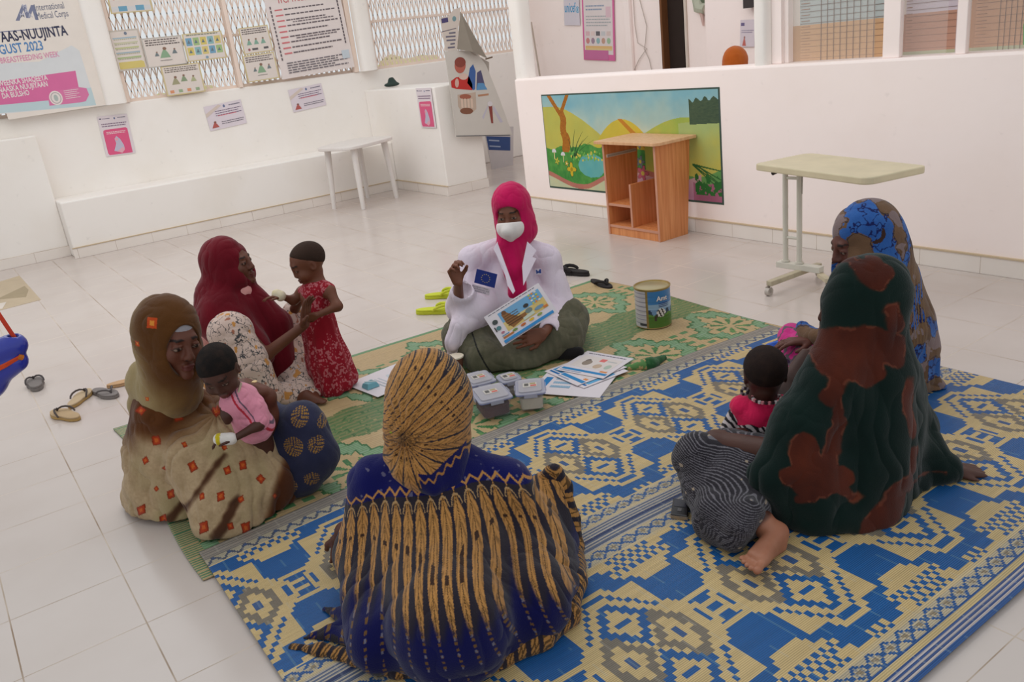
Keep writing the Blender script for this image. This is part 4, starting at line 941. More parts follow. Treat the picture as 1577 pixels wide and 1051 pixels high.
# ================================================================== SMALL THINGS
def food_box(tl, bl, label, fill, fz, h=.085):
    """tl..: four lid corners in photo order front-left, front-right, back-right, back-left; h height"""
    z = h + .012; q = [fl(x, y, z) for x, y in tl]; c = sum(q) / 4; g = np.array((c[0], c[1], .0175))
    r = thing('food_container', label, 'container', g, 'clip-lid food containers on the mat')
    ex = nrm(((q[1] - q[0]) + (q[2] - q[3])) * (1, 1, 0)); ey = np.array((-ex[1], ex[0], 0)); w = (abs((q[1] - q[0]) @ ex) + abs((q[2] - q[3]) @ ex)) / 4; d = (abs((q[3] - q[0]) @ ey) + abs((q[2] - q[1]) @ ey)) / 4
    def ring(sx, sy, z0, n=5, rr=.016):
        o = []
        for a, (cx, cy) in enumerate(((1, 1), (-1, 1), (-1, -1), (1, -1))):
            for k in range(n): t = math.radians(a * 90 + k * 90 / (n - 1)); o.append(g + ex * (cx * (sx - rr) + rr * math.cos(t)) + ey * (cy * (sy - rr) + rr * math.sin(t)) + (0, 0, z0))
        return o
    m = MB(); lo, hi = ring(w - .014, d - .014, .001), ring(w - .006, d - .006, h - .012); li, hii = ring(w - .0165, d - .0165, .004), ring(w - .0085, d - .0085, h - .012); n = len(lo)
    v = lo + hi + hii + li; f = [tuple(range(n))[::-1]]
    for L_ in range(3): f += [(L_ * n + i, L_ * n + (i + 1) % n, (L_ + 1) * n + (i + 1) % n, (L_ + 1) * n + i) for i in range(n)]
    f += [tuple(3 * n + i for i in range(n))]; m.add(v, f, (225, 225, 235)); m.build('tub', M_clear, smooth=True, root=r)
    if fill is not None:
        m = MB(); a, b = ring(w - .018, d - .018, .005), ring(w - .0185 + (fz / h) * .006, d - .0185 + (fz / h) * .006, fz); m.add(a + b, [tuple(range(n))[::-1], tuple(range(n, 2 * n))] + [(i, (i + 1) % n, n + (i + 1) % n, n + i) for i in range(n)], fill); m.build('contents', M_fill, root=r)
    m = MB(); a = ring(w, d, h - .012); m.prism(a, (0, 0, .010), (214, 218, 232)); b = ring(w - .014, d - .014, h - .002); m.prism(b, (0, 0, .006), (222, 224, 234)); m.build('lid', M_lid, smooth=False, bevel=.002, root=r)
    for sg, ax, oth, hw in ((1, ex, ey, w), (-1, ex, ey, w), (1, ey, ex, d), (-1, ey, ex, d)):
        m = MB()
        c0 = g + ax * sg * (hw + .0015) + (0, 0, h - .02); L_ = oth * .028; m.prism([c0 - L_, c0 + L_, c0 + L_ + (0, 0, .018), c0 - L_ + (0, 0, .018)], ax * sg * .003, (206, 212, 236)); m.build('clip', M_lid, root=r)
    m = MB(); b = ring(w + .0008, d + .0008, h - .0105); m.prism(b, (0, 0, .0022), (110, 130, 205)); m.build('blue_seal', M_lid, root=r)
    # sticker on the lid
    c0 = g + (0, 0, h + .0042); m = MB(); a_ = ex * .030; b_ = ey * .022; m.prism([c0 - a_ - b_, c0 + a_ - b_, c0 + a_ + b_, c0 - a_ + b_], (0, 0, .0008), (205, 204, 200))
    c1 = c0 + (0, 0, .0008); m.prism([c1 + ex * .002 - b_ * .8, c1 + a_ * .9 - b_ * .8, c1 + a_ * .9 - b_ * .1, c1 + ex * .002 - b_ * .1], (0, 0, .0004), (206, 110, 100)); m.prism([c1 - a_ * .8 - b_ * .5, c1 - a_ * .2 - b_ * .5, c1 - a_ * .2 + b_ * .7, c1 - a_ * .8 + b_ * .7], (0, 0, .0004), (96, 96, 96)); m.prism([c1 + b_ * .2, c1 + a_ * .8 + b_ * .2, c1 + a_ * .8 + b_ * .8, c1 + b_ * .8], (0, 0, .0004), (170, 160, 110)); m.build('sticker', M_print, root=r)
M_clear = material('clear_plastic', rough=.12, color=(232, 234, 245), spec=.5, alpha=.08, vary=0.0); M_lid = material('frosted_lid', rough=.3, spec=.5, alpha=.55, vary=0.02)
M_fill = material('grain_contents', rough=.95, bump=.8, bscale=500, vary=.15)
food_box([(741, 624), (792, 611), (771, 590), (720, 601)], 0, 'front food container holding dark purple-brown grain', (84, 44, 58), .052)
food_box([(722, 598), (768, 586), (746, 571), (712, 579)], 0, 'clear-lidded food container behind the dark purple one, nearest the paper cup', (206, 204, 206), .03)
food_box([(774, 592), (806, 584), (790, 573), (763, 580)], 0, 'smallest food container, behind the tub of cream powder', (196, 196, 198), .03, .075)
food_box([(795, 611), (840, 605), (838, 583), (792, 587)], 0, 'food container filled with cream-white powder, right of the others', (226, 222, 208), .055)
# paper cup
c = fl(705, 576, .015); r = thing('paper_cup', 'brown paper cup with white rim beside the food containers', 'cup', c)
m = MB(); m.lathe([(.026, .001), (.037, .088)], [(112, 72, 60)], 28, (c[0], c[1], c[2]), cap=True); m.build('cup_body', M_print, smooth=True, root=r)
m = MB(); m.lathe([(.037, .084), (.041, .087), (.041, .093), (.037, .094), (.034, .090)], (236, 230, 214), 28, (c[0], c[1], c[2])); m.build('cup_rim', M_print, smooth=True, root=r)
# milk tin
def tin():
    c = (fl(979, 497, 0.012) + fl(1036, 499, 0.012)) / 2; c = c + FW * .0; R_, Hh = .0925, .205; r = thing('milk_tin', 'large round milk powder tin with blue and green cow label on the green mat', 'tin', c)
    n = 96; nz = 44; co = []; ang0 = math.atan2(-FW[1], -FW[0])
    for j in range(nz + 1):
        z = j / nz * Hh; rr = R_ - (.0012 if 3 < j < 41 and j % 6 == 0 else 0)
        for i in range(n): t = ang0 + 2 * PI * i / n; co.append(c + (rr * math.cos(t), rr * math.sin(t), z))
    q = []; col = []
    for j in range(nz):
        for i in range(n):
            q.append((j * n + i, j * n + (i + 1) % n, (j + 1) * n + (i + 1) % n, (j + 1) * n + i))
            a = ((i + .5) / n * 360 + 180) % 360 - 180; v = j / nz   # a>0 is to the viewer's right
            if v < .02 or v > .955: k = (170, 150, 96)
            elif a < -34 and a > -100: k = (206, 206, 216) if (j % 5) else (150, 150, 170)
            elif abs(a + 31) < 4: k = (150, 128, 70)
            elif v < .36 + .02 * math.sin(a / 6): k = (74, 122, 44) if v < .3 else (96, 146, 60)
            elif v < .50: k = (40, 62, 96) if math.sin(a / 5) + (v - .36) * -10 > -.6 else (120, 160, 206)
            elif v < .62: k = (150, 186, 220)
            else: k = (58, 130, 196)
            if v < .12 and a < -34 and a > -60 and v > .05: k = (70, 70, 80)
            dx = (a - 16) / 16; dy = (v - .40) / .11                # grazing cow
            if dx * dx + dy * dy < 1 and abs(a) < 60: k = (226, 226, 226) if math.sin(a * .5 + v * 30) > -.35 else (54, 46, 46)
            if abs(a + 2 - (v - .3) * 20) < 4 and .2 < v < .36: k = (60, 50, 46)
            col.append(k)
    o = mk('tin_wall', co, np.array(q), M_tin, smooth=True, cface=np.array(col, float)); keep(o, r)
    m = MB(); m.lathe([(R_ + .001, Hh - .002), (R_ + .003, Hh), (R_ + .003, Hh + .006), (R_ - .004, Hh + .007), (R_ - .007, Hh + .001), (R_ - .014, Hh + .001), (R_ - .017, Hh + .003), (.001, Hh + .003)], [(176, 156, 100)] * 4 + [(196, 186, 150)] * 3, 48, tuple(c)); m.build('tin_lid', M_metal, smooth=True, root=r)
    v, f = text_mesh('Amt', .03); m = MB(); sz = .034
    for shift, cc in ((.0012, (150, 40, 50)), (.0016, (245, 240, 240))):
        co = []
        for p in v:
            a = ang0 + math.radians(2) + p[0] * sz / R_ * 1.0; rr = R_ + shift; co.append(c + (rr * math.cos(a), rr * math.sin(a), .148 + p[1] * sz + (0.0015 if cc[1] > 200 else 0)))
        m.add(co, f, cc)
    for k in range(3):
        a0 = ang0 + math.radians(8); pts = [c + ((R_ + .001) * math.cos(a0 + t), (R_ + .001) * math.sin(a0 + t), .135 - k * .009) for t in np.linspace(0, .6, 8)]; m.tube(pts, .0016, (60, 60, 120), 4)
    m.build('tin_lettering', M_print, root=r)
M_tin = material('tin_label', rough=.28, spec=.6, vary=.02)
tin()
# slippers
def outline(L_, w, heel=.82, n=28):
    o = []
    for k in range(n):
        t = 2 * PI * k / n; x = -math.cos(t) * L_ / 2; y = math.sin(t) * w / 2; wd = heel + (1 - heel) * sstep(-.2, .25, x / L_) - .14 * math.exp(-((x / L_ + .08) / .16) ** 2); o.append((x, y * wd))
    return o
def flipflop(pos, d, col, strapc, label, L_=.25, w=.095, th=.02, tilt=0, base2=None, group=None, name='slipper', wide=.005):
    g = np.array((pos[0], pos[1], pos[2])); r = thing(name, label, name, g, group); d = nrm(np.array((d[0], d[1], 0))); e = np.array((-d[1], d[0], 0)); up = np.array((0, 0, 1.0))
    X = lambda x, y, z: g + d * x + e * y + up * (z + max(0, x) * tilt)
    ol = outline(L_, w); m = MB(); m.prism([X(x, y, .001) for x, y in ol], (0, 0, th * .6), base2 or col); m.prism([X(x * .985, y * .97, .001 + th * .6) for x, y in ol], (0, 0, th * .4), col); m.build('sole', M_rubber, bevel=.003, root=r)
    m = MB(); toe = X(L_ * .30, 0, th + .003)
    for s_ in (-1, 1): m.tube([toe, X(L_ * .27, s_ * w * .07, th + .014), X(L_ * .22, s_ * w * .18, th + .020), X(L_ * .15, s_ * w * .31, th + .021), X(L_ * .06, s_ * w * .41, th + .017), X(-L_ * .02, s_ * w * .45, th + .009), X(-L_ * .06, s_ * w * .45, th - .002)], [wide * .7, wide * .8, wide, wide, wide, wide * .9, wide * .8], strapc, 8)
    m.tube([X(L_ * .30, 0, th - .002), X(L_ * .285, 0, th + .018)], .004, strapc, 6); m.build('strap', M_rubber, smooth=True, root=r)
def dpx(a, b): return fl(*b) - fl(*a)
flipflop(fl(56, 596), dpx((62, 608), (52, 582)), (128, 124, 124), (84, 80, 82), 'lone grey flip-flop lying nearest the blue swing', .20, .1, .03)
flipflop(fl(163, 609), dpx((147, 603), (183, 613)), (134, 130, 130), (96, 92, 94), 'grey flip-flop lying beside the tan ones near the tan-shawled woman', .22, .09, .022)
flipflop(fl(102, 643), dpx((125, 648), (82, 636)), (196, 172, 136), (84, 76, 74), 'tan flip-flop nearest the camera, dark straps, lying on the tiles', .24, .095, .022, base2=(190, 158, 100))
flipflop(fl(124, 617), dpx((116, 625), (140, 603)), (202, 182, 150), (84, 76, 74), 'tan flip-flop touching the nearest one, dark straps upward', .23, .09, .022, base2=(190, 158, 100))
flipflop(fl(203, 590), dpx((178, 596), (232, 584)), (206, 170, 130), (70, 66, 68), 'tan flip-flop half hidden behind the tan-shawled woman', .25, .09, .02)
flipflop(fl(674, 482), dpx((640, 484), (700, 480)), (206, 220, 60), (214, 226, 70), 'lime green flip-flop, the nearer of the pair behind the health worker', .27, .10, .03, wide=.009)
flipflop(fl(684, 458), dpx((664, 460), (706, 456)), (206, 220, 60), (206, 220, 60), 'lime green flip-flop, the farther of the pair behind the health worker', .25, .10, .028, wide=.009)
flipflop(fl(882, 423), dpx((900, 424), (862, 420)), (44, 40, 42), (36, 32, 34), 'black sandal with thick strap standing behind the green mat corner', .27, .09, .032, tilt=-.02, wide=.012, name='sandal')
flipflop(fl(926, 440), dpx((905, 428), (948, 446)), (44, 40, 42), (36, 32, 34), 'black sandal lying at the far edge of the green mat', .25, .08, .018, wide=.009, name='sandal')
# flip-chart cards and papers
def card(q, z, label, pat, name='picture_card', th=.0016):
    P0 = [fl(x, y, z) for x, y in q]; tl, tr, br, bl = P0; s = Sheet(tl, tr - tl, bl - tl, np.linalg.norm(tr - tl), np.linalg.norm(bl - tl), thick=th, base=(226, 224, 234)); return pat(s), s.done(name, label, 'card')
def pat_a(s):
    s.r(.04, .82, .97, .90, (46, 140, 206)); s.r(.04, .93, .5, .96, (150, 170, 200)); s.r(.1, .2, .9, .72, (226, 222, 222)); s.e(.3, .42, .05, .08, (60, 50, 50)); s.e(.33, .5, .09, .12, (150, 140, 130)); s.r(.5, .25, .62, .38, (226, 120, 120)); s.r(.65, .3, .85, .34, (190, 196, 200)); s.e(.6, .58, .08, .1, (200, 180, 160)); s.e(.8, .55, .06, .1, (180, 200, 190)); s.lines(.1, .08, .9, .14, 1, (110, 110, 130), 2, .4); s.r(.78, .74, .92, .79, (226, 150, 90))
def pat_b(s): s.r(.05, .25, .95, .85, (96, 176, 226)); s.g([(.05, .25), (.7, .25), (.3, .85), (.05, .85)], (70, 156, 216)); s.r(.05, .88, .95, .93, (30, 110, 180)); s.lines(.1, .08, .9, .18, 1, (120, 120, 140), 2, .4)
def pat_c(s): s.r(.06, .3, .16, .9, (40, 130, 200)); s.lines(.22, .3, .5, .8, 3, (150, 190, 220), 4, .5)
def pat_d(s): s.e(.5, .4, .2, .06, (200, 214, 226)); s.lines(.3, .55, .9, .75, 3, (190, 200, 214), 4, .4); s.e(.4, .3, .06, .1, (190, 200, 210))
card([(846, 571), (951, 577), (921, 611), (836, 606)], .0155, 'bottom white card with a blue bar on the pile beside the worker', pat_c)
card([(905, 548), (968, 572), (890, 600), (832, 569)], .0195, 'sky-blue picture card in the middle of the card pile', pat_b)
card([(930, 552), (966, 566), (886, 592), (850, 577)], .0235, 'white-edged picture card just under the top of the card pile', pat_a)
card([(905, 541), (976, 553), (935, 585), (848, 568)], .0275, 'top picture card of the pile with a long blue stripe', pat_a)
card([(612, 560), (664, 577), (626, 628), (556, 598)], .0155, 'white printed sheet on the green mat behind the headscarfed woman', pat_d, 'paper_sheet')
c = fl(571, 596, .019); m = MB(); m.hexa([c + d for d in ((-.03, -.035, 0), (.03, -.03, 0), (.028, .035, 0), (-.03, .03, 0))] + [c + d for d in ((-.024, -.028, .02), (.022, -.02, .026), (.022, .026, .022), (-.022, .02, .028))], (120, 186, 206)); m.tube([c + (-.02, -.02, .027), c + (.02, .022, .027)], .003, (226, 240, 246), 5); m.tube([c + (-.02, .01, .028), c + (.016, .028, .025)], .0025, (226, 240, 246), 5)
tag(m.build('snack_packet', M_plastic, bevel=.004), 'small shiny pale blue packet on the white sheet beside the toddler', 'packet')
# phone
P0 = [fl(x, y, .017) for x, y in ((1037, 773), (1061, 776), (1059, 801), (1033, 798))]; r = thing('mobile_phone', 'small black mobile phone lying on the mat by the striped trousers', 'phone', sum(P0) / 4)
m = MB(); m.prism([p for p in P0], (0, 0, .014), (30, 28, 34)); m.build('phone_body', M_plastic, bevel=.003, root=r)
a, b, c_, d = P0; m = MB(); L4 = lambda s_, t: a * (1 - s_) * (1 - t) + b * s_ * (1 - t) + c_ * s_ * t + d * (1 - s_) * t + (0, 0, .0142)
m.prism([L4(.12, .06), L4(.88, .06), L4(.88, .5), L4(.12, .5)], (0, 0, .0006), (44, 44, 60)); m.prism([L4(.38, .6), L4(.62, .6), L4(.62, .78), L4(.38, .78)], (0, 0, .001), (90, 90, 96)); m.build('screen_and_key', M_plastic, root=r)
m = MB(); m.prism([d + (0, 0, -.001), c_ + (0, 0, -.001), c_ + (0, 0, .010), d + (0, 0, .010)], -FW * .004, (176, 164, 150)); m.build('silver_edge', M_metal, root=r)
# blue bowl behind the child
c = fl(1205, 556, .018); m = MB(); m.lathe([(.045, .0), (.075, .062), (.078, .066), (.070, .064), (.040, .006)], (52, 110, 220), 28, tuple(c)); tag(m.build('plastic_bowl', M_plastic, smooth=True), 'bright blue plastic bowl on the mat behind the pink-dressed child', 'bowl')
# pink wrapper by the worker's knee
c = fl(902, 508, .012); s = Sculpt(); s.ell(c + (0, 0, .035), (.018, .014, .035), k=.01).cone(c + (0, 0, .0), c + (.0, 0, .03), .012, .008, .01); s.plane((0, 0, 1), .011)
r = thing('cloth_scrap', 'pale pink cloth with a red tip beside the worker\'s knee', 'cloth', c); s.build('pink_cloth', M_cloth, r, h=.004, color=(226, 190, 214), disp=lambda p: .004 * (fbm(p, 60, 2) - .5))
s = Sculpt(); s.ell(fl(897, 512, .026), (.018, .018, .016), k=.01); s.build('red_tip', M_cloth, r, h=.004, color=(190, 30, 60))
# blue swing seat with red ropes
def swing():
    P = lambda x, y: V(x, y, 2.35); r = thing('swing_seat', 'blue plastic swing seat on red ropes at the left edge', 'swing', V(-10, 560, 2.35))
    s = Sculpt(); s.cone(P(22, 532), P(-60, 566), .036, .040, .02); s.cone(P(24, 556), P(-70, 620), .034, .05, .012); s.cone(P(-20, 590), P(-80, 640), .05, .06, .03)
    s.cone(P(19, 523), P(24, 505), .013, .013, .005, op=-1); s.build('seat', M_swing, r, h=.005, color=(46, 60, 176))
    m = MB(); a = P(22, 520); b = P(0, 487); m.tube([a - (b - a) * .05, a, b, a + (b - a) * 8], .0062, (206, 64, 40), 8); m.build('rope', M_rubber, smooth=True, root=r)
    m = MB(); t = -FW * .042
    for k in range(3): m.tube([P(36, 545 + k * 1.2) + t * .5, P(20, 553 + k * 2) + t * .95, P(-4, 564 + k * 2.5) + t, P(-30, 571 + k * 3) + t], .0035, (214, 80, 40), 6)
    m.tube([P(33, 545) + t * .5, P(38, 549) + t * .3], .009, (206, 120, 40), 8); m.build('lashing', M_rubber, smooth=True, root=r)
M_swing = material('blue_moulded_plastic', rough=.22, spec=.5, vary=.03)
swing()
# ================================================================== PEOPLE
SK1, SK2, SK3 = (112, 70, 50), (92, 54, 40), (124, 78, 56)
def frame(fwd, up):
    f = nrm(fwd); u = np.asarray(up, float); u = nrm(u - f * (u @ f)); r = np.cross(f, u); return np.stack([r, f, u], 1)   # columns: right, forward, up
class Head:
    def __init__(s, c, fwd, up=(0, 0, 1), k=1.0, child=False):
        s.c = np.asarray(c, float); s.R = frame(fwd, up); s.k = k; s.ch = child
    def w(s, p): return s.c + s.R @ (np.asarray(p, float) * s.k)
    def loc(s, P): return ((P - s.c) @ s.R) / s.k
    def add(s, S):
        k = s.k; E = lambda c, r, kk=.012, op=1: S.ell(s.w(c), np.array(r) * k, s.R, kk * k, op)
        Cn = lambda a, b, ra, rb, kk=.01, op=1: S.cone(s.w(a), s.w(b), ra * k, rb * k, kk * k, op)
        if s.ch:
            E((0, -.014, .028), (.079, .096, .084)); E((0, .02, -.030), (.060, .064, .062), .03); E((0, .058, -.072), (.022, .02, .018), .02)
            for q in (-1, 1): E((q * .038, .055, -.036), (.028, .026, .028), .02)
            y0 = .080
        else:
            E((0, -.012, .030), (.074, .092, .086)); E((0, .022, -.040), (.054, .062, .066), .03); E((0, .073, -.091), (.022, .019, .018), .024)
            for q in (-1, 1): E((q * .038, .058, -.022), (.024, .022, .026), .02)
            y0 = .084
        Cn((-.030, y0 - .006, .028), (.030, y0 - .006, .028), .009, .009, .02)
        for q in (-1, 1): E((q * .031, y0 + .008, .004), (.015, .0085, .010), .014, -1)
        Cn((0, y0 + .002, .012), (0, y0 + (.015 if not s.ch else .008), -.026), .007, .0125 if not s.ch else .0105, .016)
        for q in (-1, 1): E((q * .012, y0 + (.008 if not s.ch else .004), -.030), (.0085, .009, .007), .008)
        zl = -.056
        E((0, y0 + .004, zl), (.022, .011, .0065), .006); E((0, y0 + .002, zl - .012), (.019, .011, .0070), .006); Cn((-.02, y0 + .014, zl - .0055), (.02, y0 + .014, zl - .0055), .0020, .0020, .006, -1)
        for q in (-1, 1):
            E((q * .031, y0 - .0085, .004), (.0140, .0135, .0115), .004); Cn((q * .020, y0 + .0015, .0115), (q * .043, y0 - .005, .010), .0040, .0036, .004)
            E((q * .075, -.004, -.008), (.008, .017, .028), .008); E((q * .082, .000, -.006), (.006, .009, .016), .005, -1)
        return s
    def color(s, P, base, out, lips=(104, 54, 50)):
        q = s.loc(P); y0 = .080 if s.ch else .084
        ft = q[:, 1] > .05
        m = ft & (((q[:, 0]) / .021) ** 2 + ((q[:, 2] + .062) / .0125) ** 2 < 1); out[m] = lips
        for sg in (-1, 1):
            br = ft & (np.abs(q[:, 0] - sg * .032) < .018) & (np.abs(q[:, 2] - .031 + .10 * np.abs(q[:, 0] - sg * .03)) < .0042); out[br] = np.array(base) * .35
            d = ((q[:, 0] - sg * .031) / .0125) ** 2 + ((q[:, 2] - .002) / .0056) ** 2; m = ft & (d < 1); out[m] = (150, 132, 120)
            m = ft & (d < 1) & (np.hypot(q[:, 0] - sg * .031, q[:, 2] - .002) < .0060); out[m] = (34, 22, 20)
            m = ft & (d >= 1) & (d < 1.5); out[m] = np.array(base) * .6
            m = (np.abs(q[:, 0] - sg * .012) < .0045) & (np.abs(q[:, 2] + .036) < .003) & (q[:, 1] > y0 + .0); out[m] = np.array(base) * .35
        return out
    def hair(s, root, col=(34, 26, 24), line=.045, name='hair', h=.004):
        S = Sculpt(); k = s.k
        if s.ch: S.ell(s.w((0, -.014, .028)), np.array((.0815, .0985, .0865)) * k, s.R, .01)
        else: S.ell(s.w((0, -.012, .030)), np.array((.078, .096, .090)) * k, s.R, .01)
        n = s.R @ nrm((0, -.62, .78)); S.plane(n, n @ s.w((0, .058, line)), .02)
        for q in (-1, 1): S.ell(s.w((q * .085, .004, -.008)), np.array((.024, .022, .034)) * k, s.R, .006, -1)
        n2 = s.R @ np.array((0, 0, 1.0)); S.plane(n2, n2 @ s.w((0, 0, -.045)), .01)
        return S.build(name, M_hair, root, h=h * max(k, .8), color=lambda P: mixc(col, (58, 42, 34), np.clip(fbm(P, 60, 2) * 1.2 - .3, 0, 1)))
    def hood(s, S, r=.018, back=(0, 0), opening=(.058, .082), depth=.0, k=.02):
        """head cloth: skull and cheeks grown by r, face cut open"""
        K = s.k; S.ell(s.w((0, -.014 + back[0], .030 + back[1])), np.array((.074 + r, .094 + r, .088 + r)) * K, s.R, k); S.ell(s.w((0, .008, -.045)), np.array((.058 + r, .060 + r, .070 + r)) * K, s.R, k)
    def face_cut(s, S, rx=.056, rz=.080, zc=-.012, y=.035, tilt=0):
        K = s.k; S.cone(s.w((0, y + .05, zc)), s.w((0, .4, zc + tilt)), .01, .01, .001, -1)
        S.ell(s.w((0, .115 + y, zc)), np.array((rx, .115, rz)) * K, s.R, .012, -1)
def hand(S, wrist, d, n, side=1, k=1.0, curl=(.4, .4, .5, .55), thumb=.3, spread=.06):
    """wrist point, direction of the palm, n = way the palm faces, side = which side the thumb is"""
    d = nrm(d); n = np.asarray(n, float); n = nrm(n - d * (n @ d)); l = np.cross(d, n) * side; W_ = lambda a, b, c: np.asarray(wrist) + (d * a + l * b + n * c) * k
    kn = []
    for i in range(4):
        b = (1.5 - i) * .0195; kp = W_(.088 - .004 * abs(1.2 - i), b, 0.0); kn.append(kp); S.cone(W_(.012, b * .7, 0), kp, .0145 * k, .0115 * k, .010 * k)
    L = (.072, .080, .074, .058)
    for i in range(4):
        dirn = nrm(d + l * spread * (1.5 - i)); p = kn[i]; a = curl[i] * .8; r = (.0098, .0100, .0096, .0085)[i] * k
        for j, fr in enumerate((.46, .30, .24)):
            v = dirn * math.cos(a) + n * math.sin(a); p2 = p + v * L[i] * fr * k; S.cone(p, p2, r, r * .9, .004 * k); p = p2; r *= .9; a += curl[i] * (1.0 if j == 0 else .7)
    t0 = W_(.022, .026, .006); t1 = t0 + nrm(d * .75 + l * .62 + n * thumb) * .044 * k; t2 = t1 + nrm(d * .92 + l * (.25 - thumb * .4) + n * thumb * 1.2) * .030 * k
    S.cone(W_(.012, .012, 0), t0, .015 * k, .013 * k, .01 * k); S.cone(t0, t1, .0125 * k, .0108 * k, .006 * k); S.cone(t1, t2, .0105 * k, .009 * k, .004 * k)
def foot(S, ankle, heel, d, up, k=1.0, side=1):
    """d: heel to toes, up: instep side"""
    d = nrm(d); up = nrm(np.asarray(up) - d * (np.asarray(up) @ d)); l = np.cross(d, up) * side; h = np.asarray(heel, float); W_ = lambda a, b, c: h + (d * a + l * b + up * c) * k
    S.ell(W_(0.005, 0, .004), np.array((.034, .028, .030)) * k, np.stack([d, l, up], 1), .015); S.cone(ankle, W_(.03, 0, .03), .032 * k, .030 * k, .02)
    S.cone(W_(.0, -.002, .0), W_(.14, -.014, -.008), .026 * k, .018 * k, .02); S.cone(W_(.0, .002, .0), W_(.15, .018, -.006), .024 * k, .022 * k, .02); S.cone(W_(.03, 0, .03), W_(.14, .008, .006), .028 * k, .018 * k, .02)
    for i, (b, L_, r) in enumerate(((.030, .215, .0130), (.009, .213, .0085), (-.008, .205, .0080), (-.024, .194, .0076), (-.038, .180, .0074))):
        S.cone(W_(.145, b * .72, -.002), W_(L_ - .018, b, -.008), r * k, r * .85 * k, .004); S.ell(W_(L_ - .012, b, -.010), np.array((r * 1.25, r, r * .95)) * k, np.stack([d, l, up], 1), .003)
def body(j, k=1.0, fat=.86, floor=None):
    """continuous skin figure from joints; returns a Sculpt"""
    S = Sculpt(); f = k * fat
    S.cone(j['hip'], j['waist'], .125 * f, .105 * f, .05); S.cone(j['waist'], j['chest'], .105 * f, .110 * f, .05); S.cone(j['chest'], j['neck'], .09 * f, .052 * f, .05)
    for s_ in 'LR':
        if 'sh' + s_ in j:
            S.cone(j['chest'] * .35 + j['neck'] * .65, j['sh' + s_], .055 * f, .048 * f, .04); S.chain([j['sh' + s_], j['el' + s_], j['wr' + s_]], [.047 * f, .037 * f, .024 * f], .02)
        if 'kn' + s_ in j:
            S.chain([j['hip'] + (j['kn' + s_] - j['hip']) * .12, j['kn' + s_], j['an' + s_]], [.085 * f, .058 * f, .034 * f], .03)
    S.cone(j['neck'], j['head'].w((0, -.02, -.06)), .050 * f, .046 * k, .03)
    j['head'].add(S)
    return S
def skin(j, base, extra=None):
    def f(P):
        out = np.tile(np.array(base, float), (len(P), 1)) * (.93 + .14 * fbm(P, 25, 4))[:, None]; out = j['head'].color(P, base, out)
        if extra: out = extra(P, out)
        return out
    return f
def clampz(S, z=.02): return S.plane((0, 0, 1), z, .006)
def sfold(P, axis, c, n, amp, ph=0.0, wob=2.0):      # folds running away from point c around axis
    a = nrm(axis); u = nrm(np.cross(a, (0.31, .52, .79))); v = np.cross(a, u); q = P - c; th = np.arctan2(q @ v, q @ u)
    s = np.sin(n * th + wob * 2 * (fbm(P, 5, 3) - .5) * 3 + ph); return amp * (1 - np.abs(s) ** .7 * 1.0) * (.5 + vnoise(P, 4, 7))
def wrinkle(P, amp, sc=9, seed=1, d=(1, 1, 1)):
    w = np.stack([vnoise(P, sc * .6, seed + k) for k in (11, 12, 13)], 1) - .5; Q = (P + w * .9 / sc) * np.asarray(d)
    r1 = 1 - np.abs(2 * vnoise(Q, sc, seed) - 1); r2 = 1 - np.abs(2 * vnoise(Q, sc * 2.3, seed + 3) - 1); r3 = 1 - np.abs(2 * vnoise(Q * (1, 1, .5), sc * 5, seed + 7) - 1)
    return amp * (1.15 * r1 ** 2.5 + .65 * r2 ** 2.5 + .22 * r3 ** 2 - .75)
def S_(P): return P @ RT                              # coordinate to the right
fx, fz = FW, UP
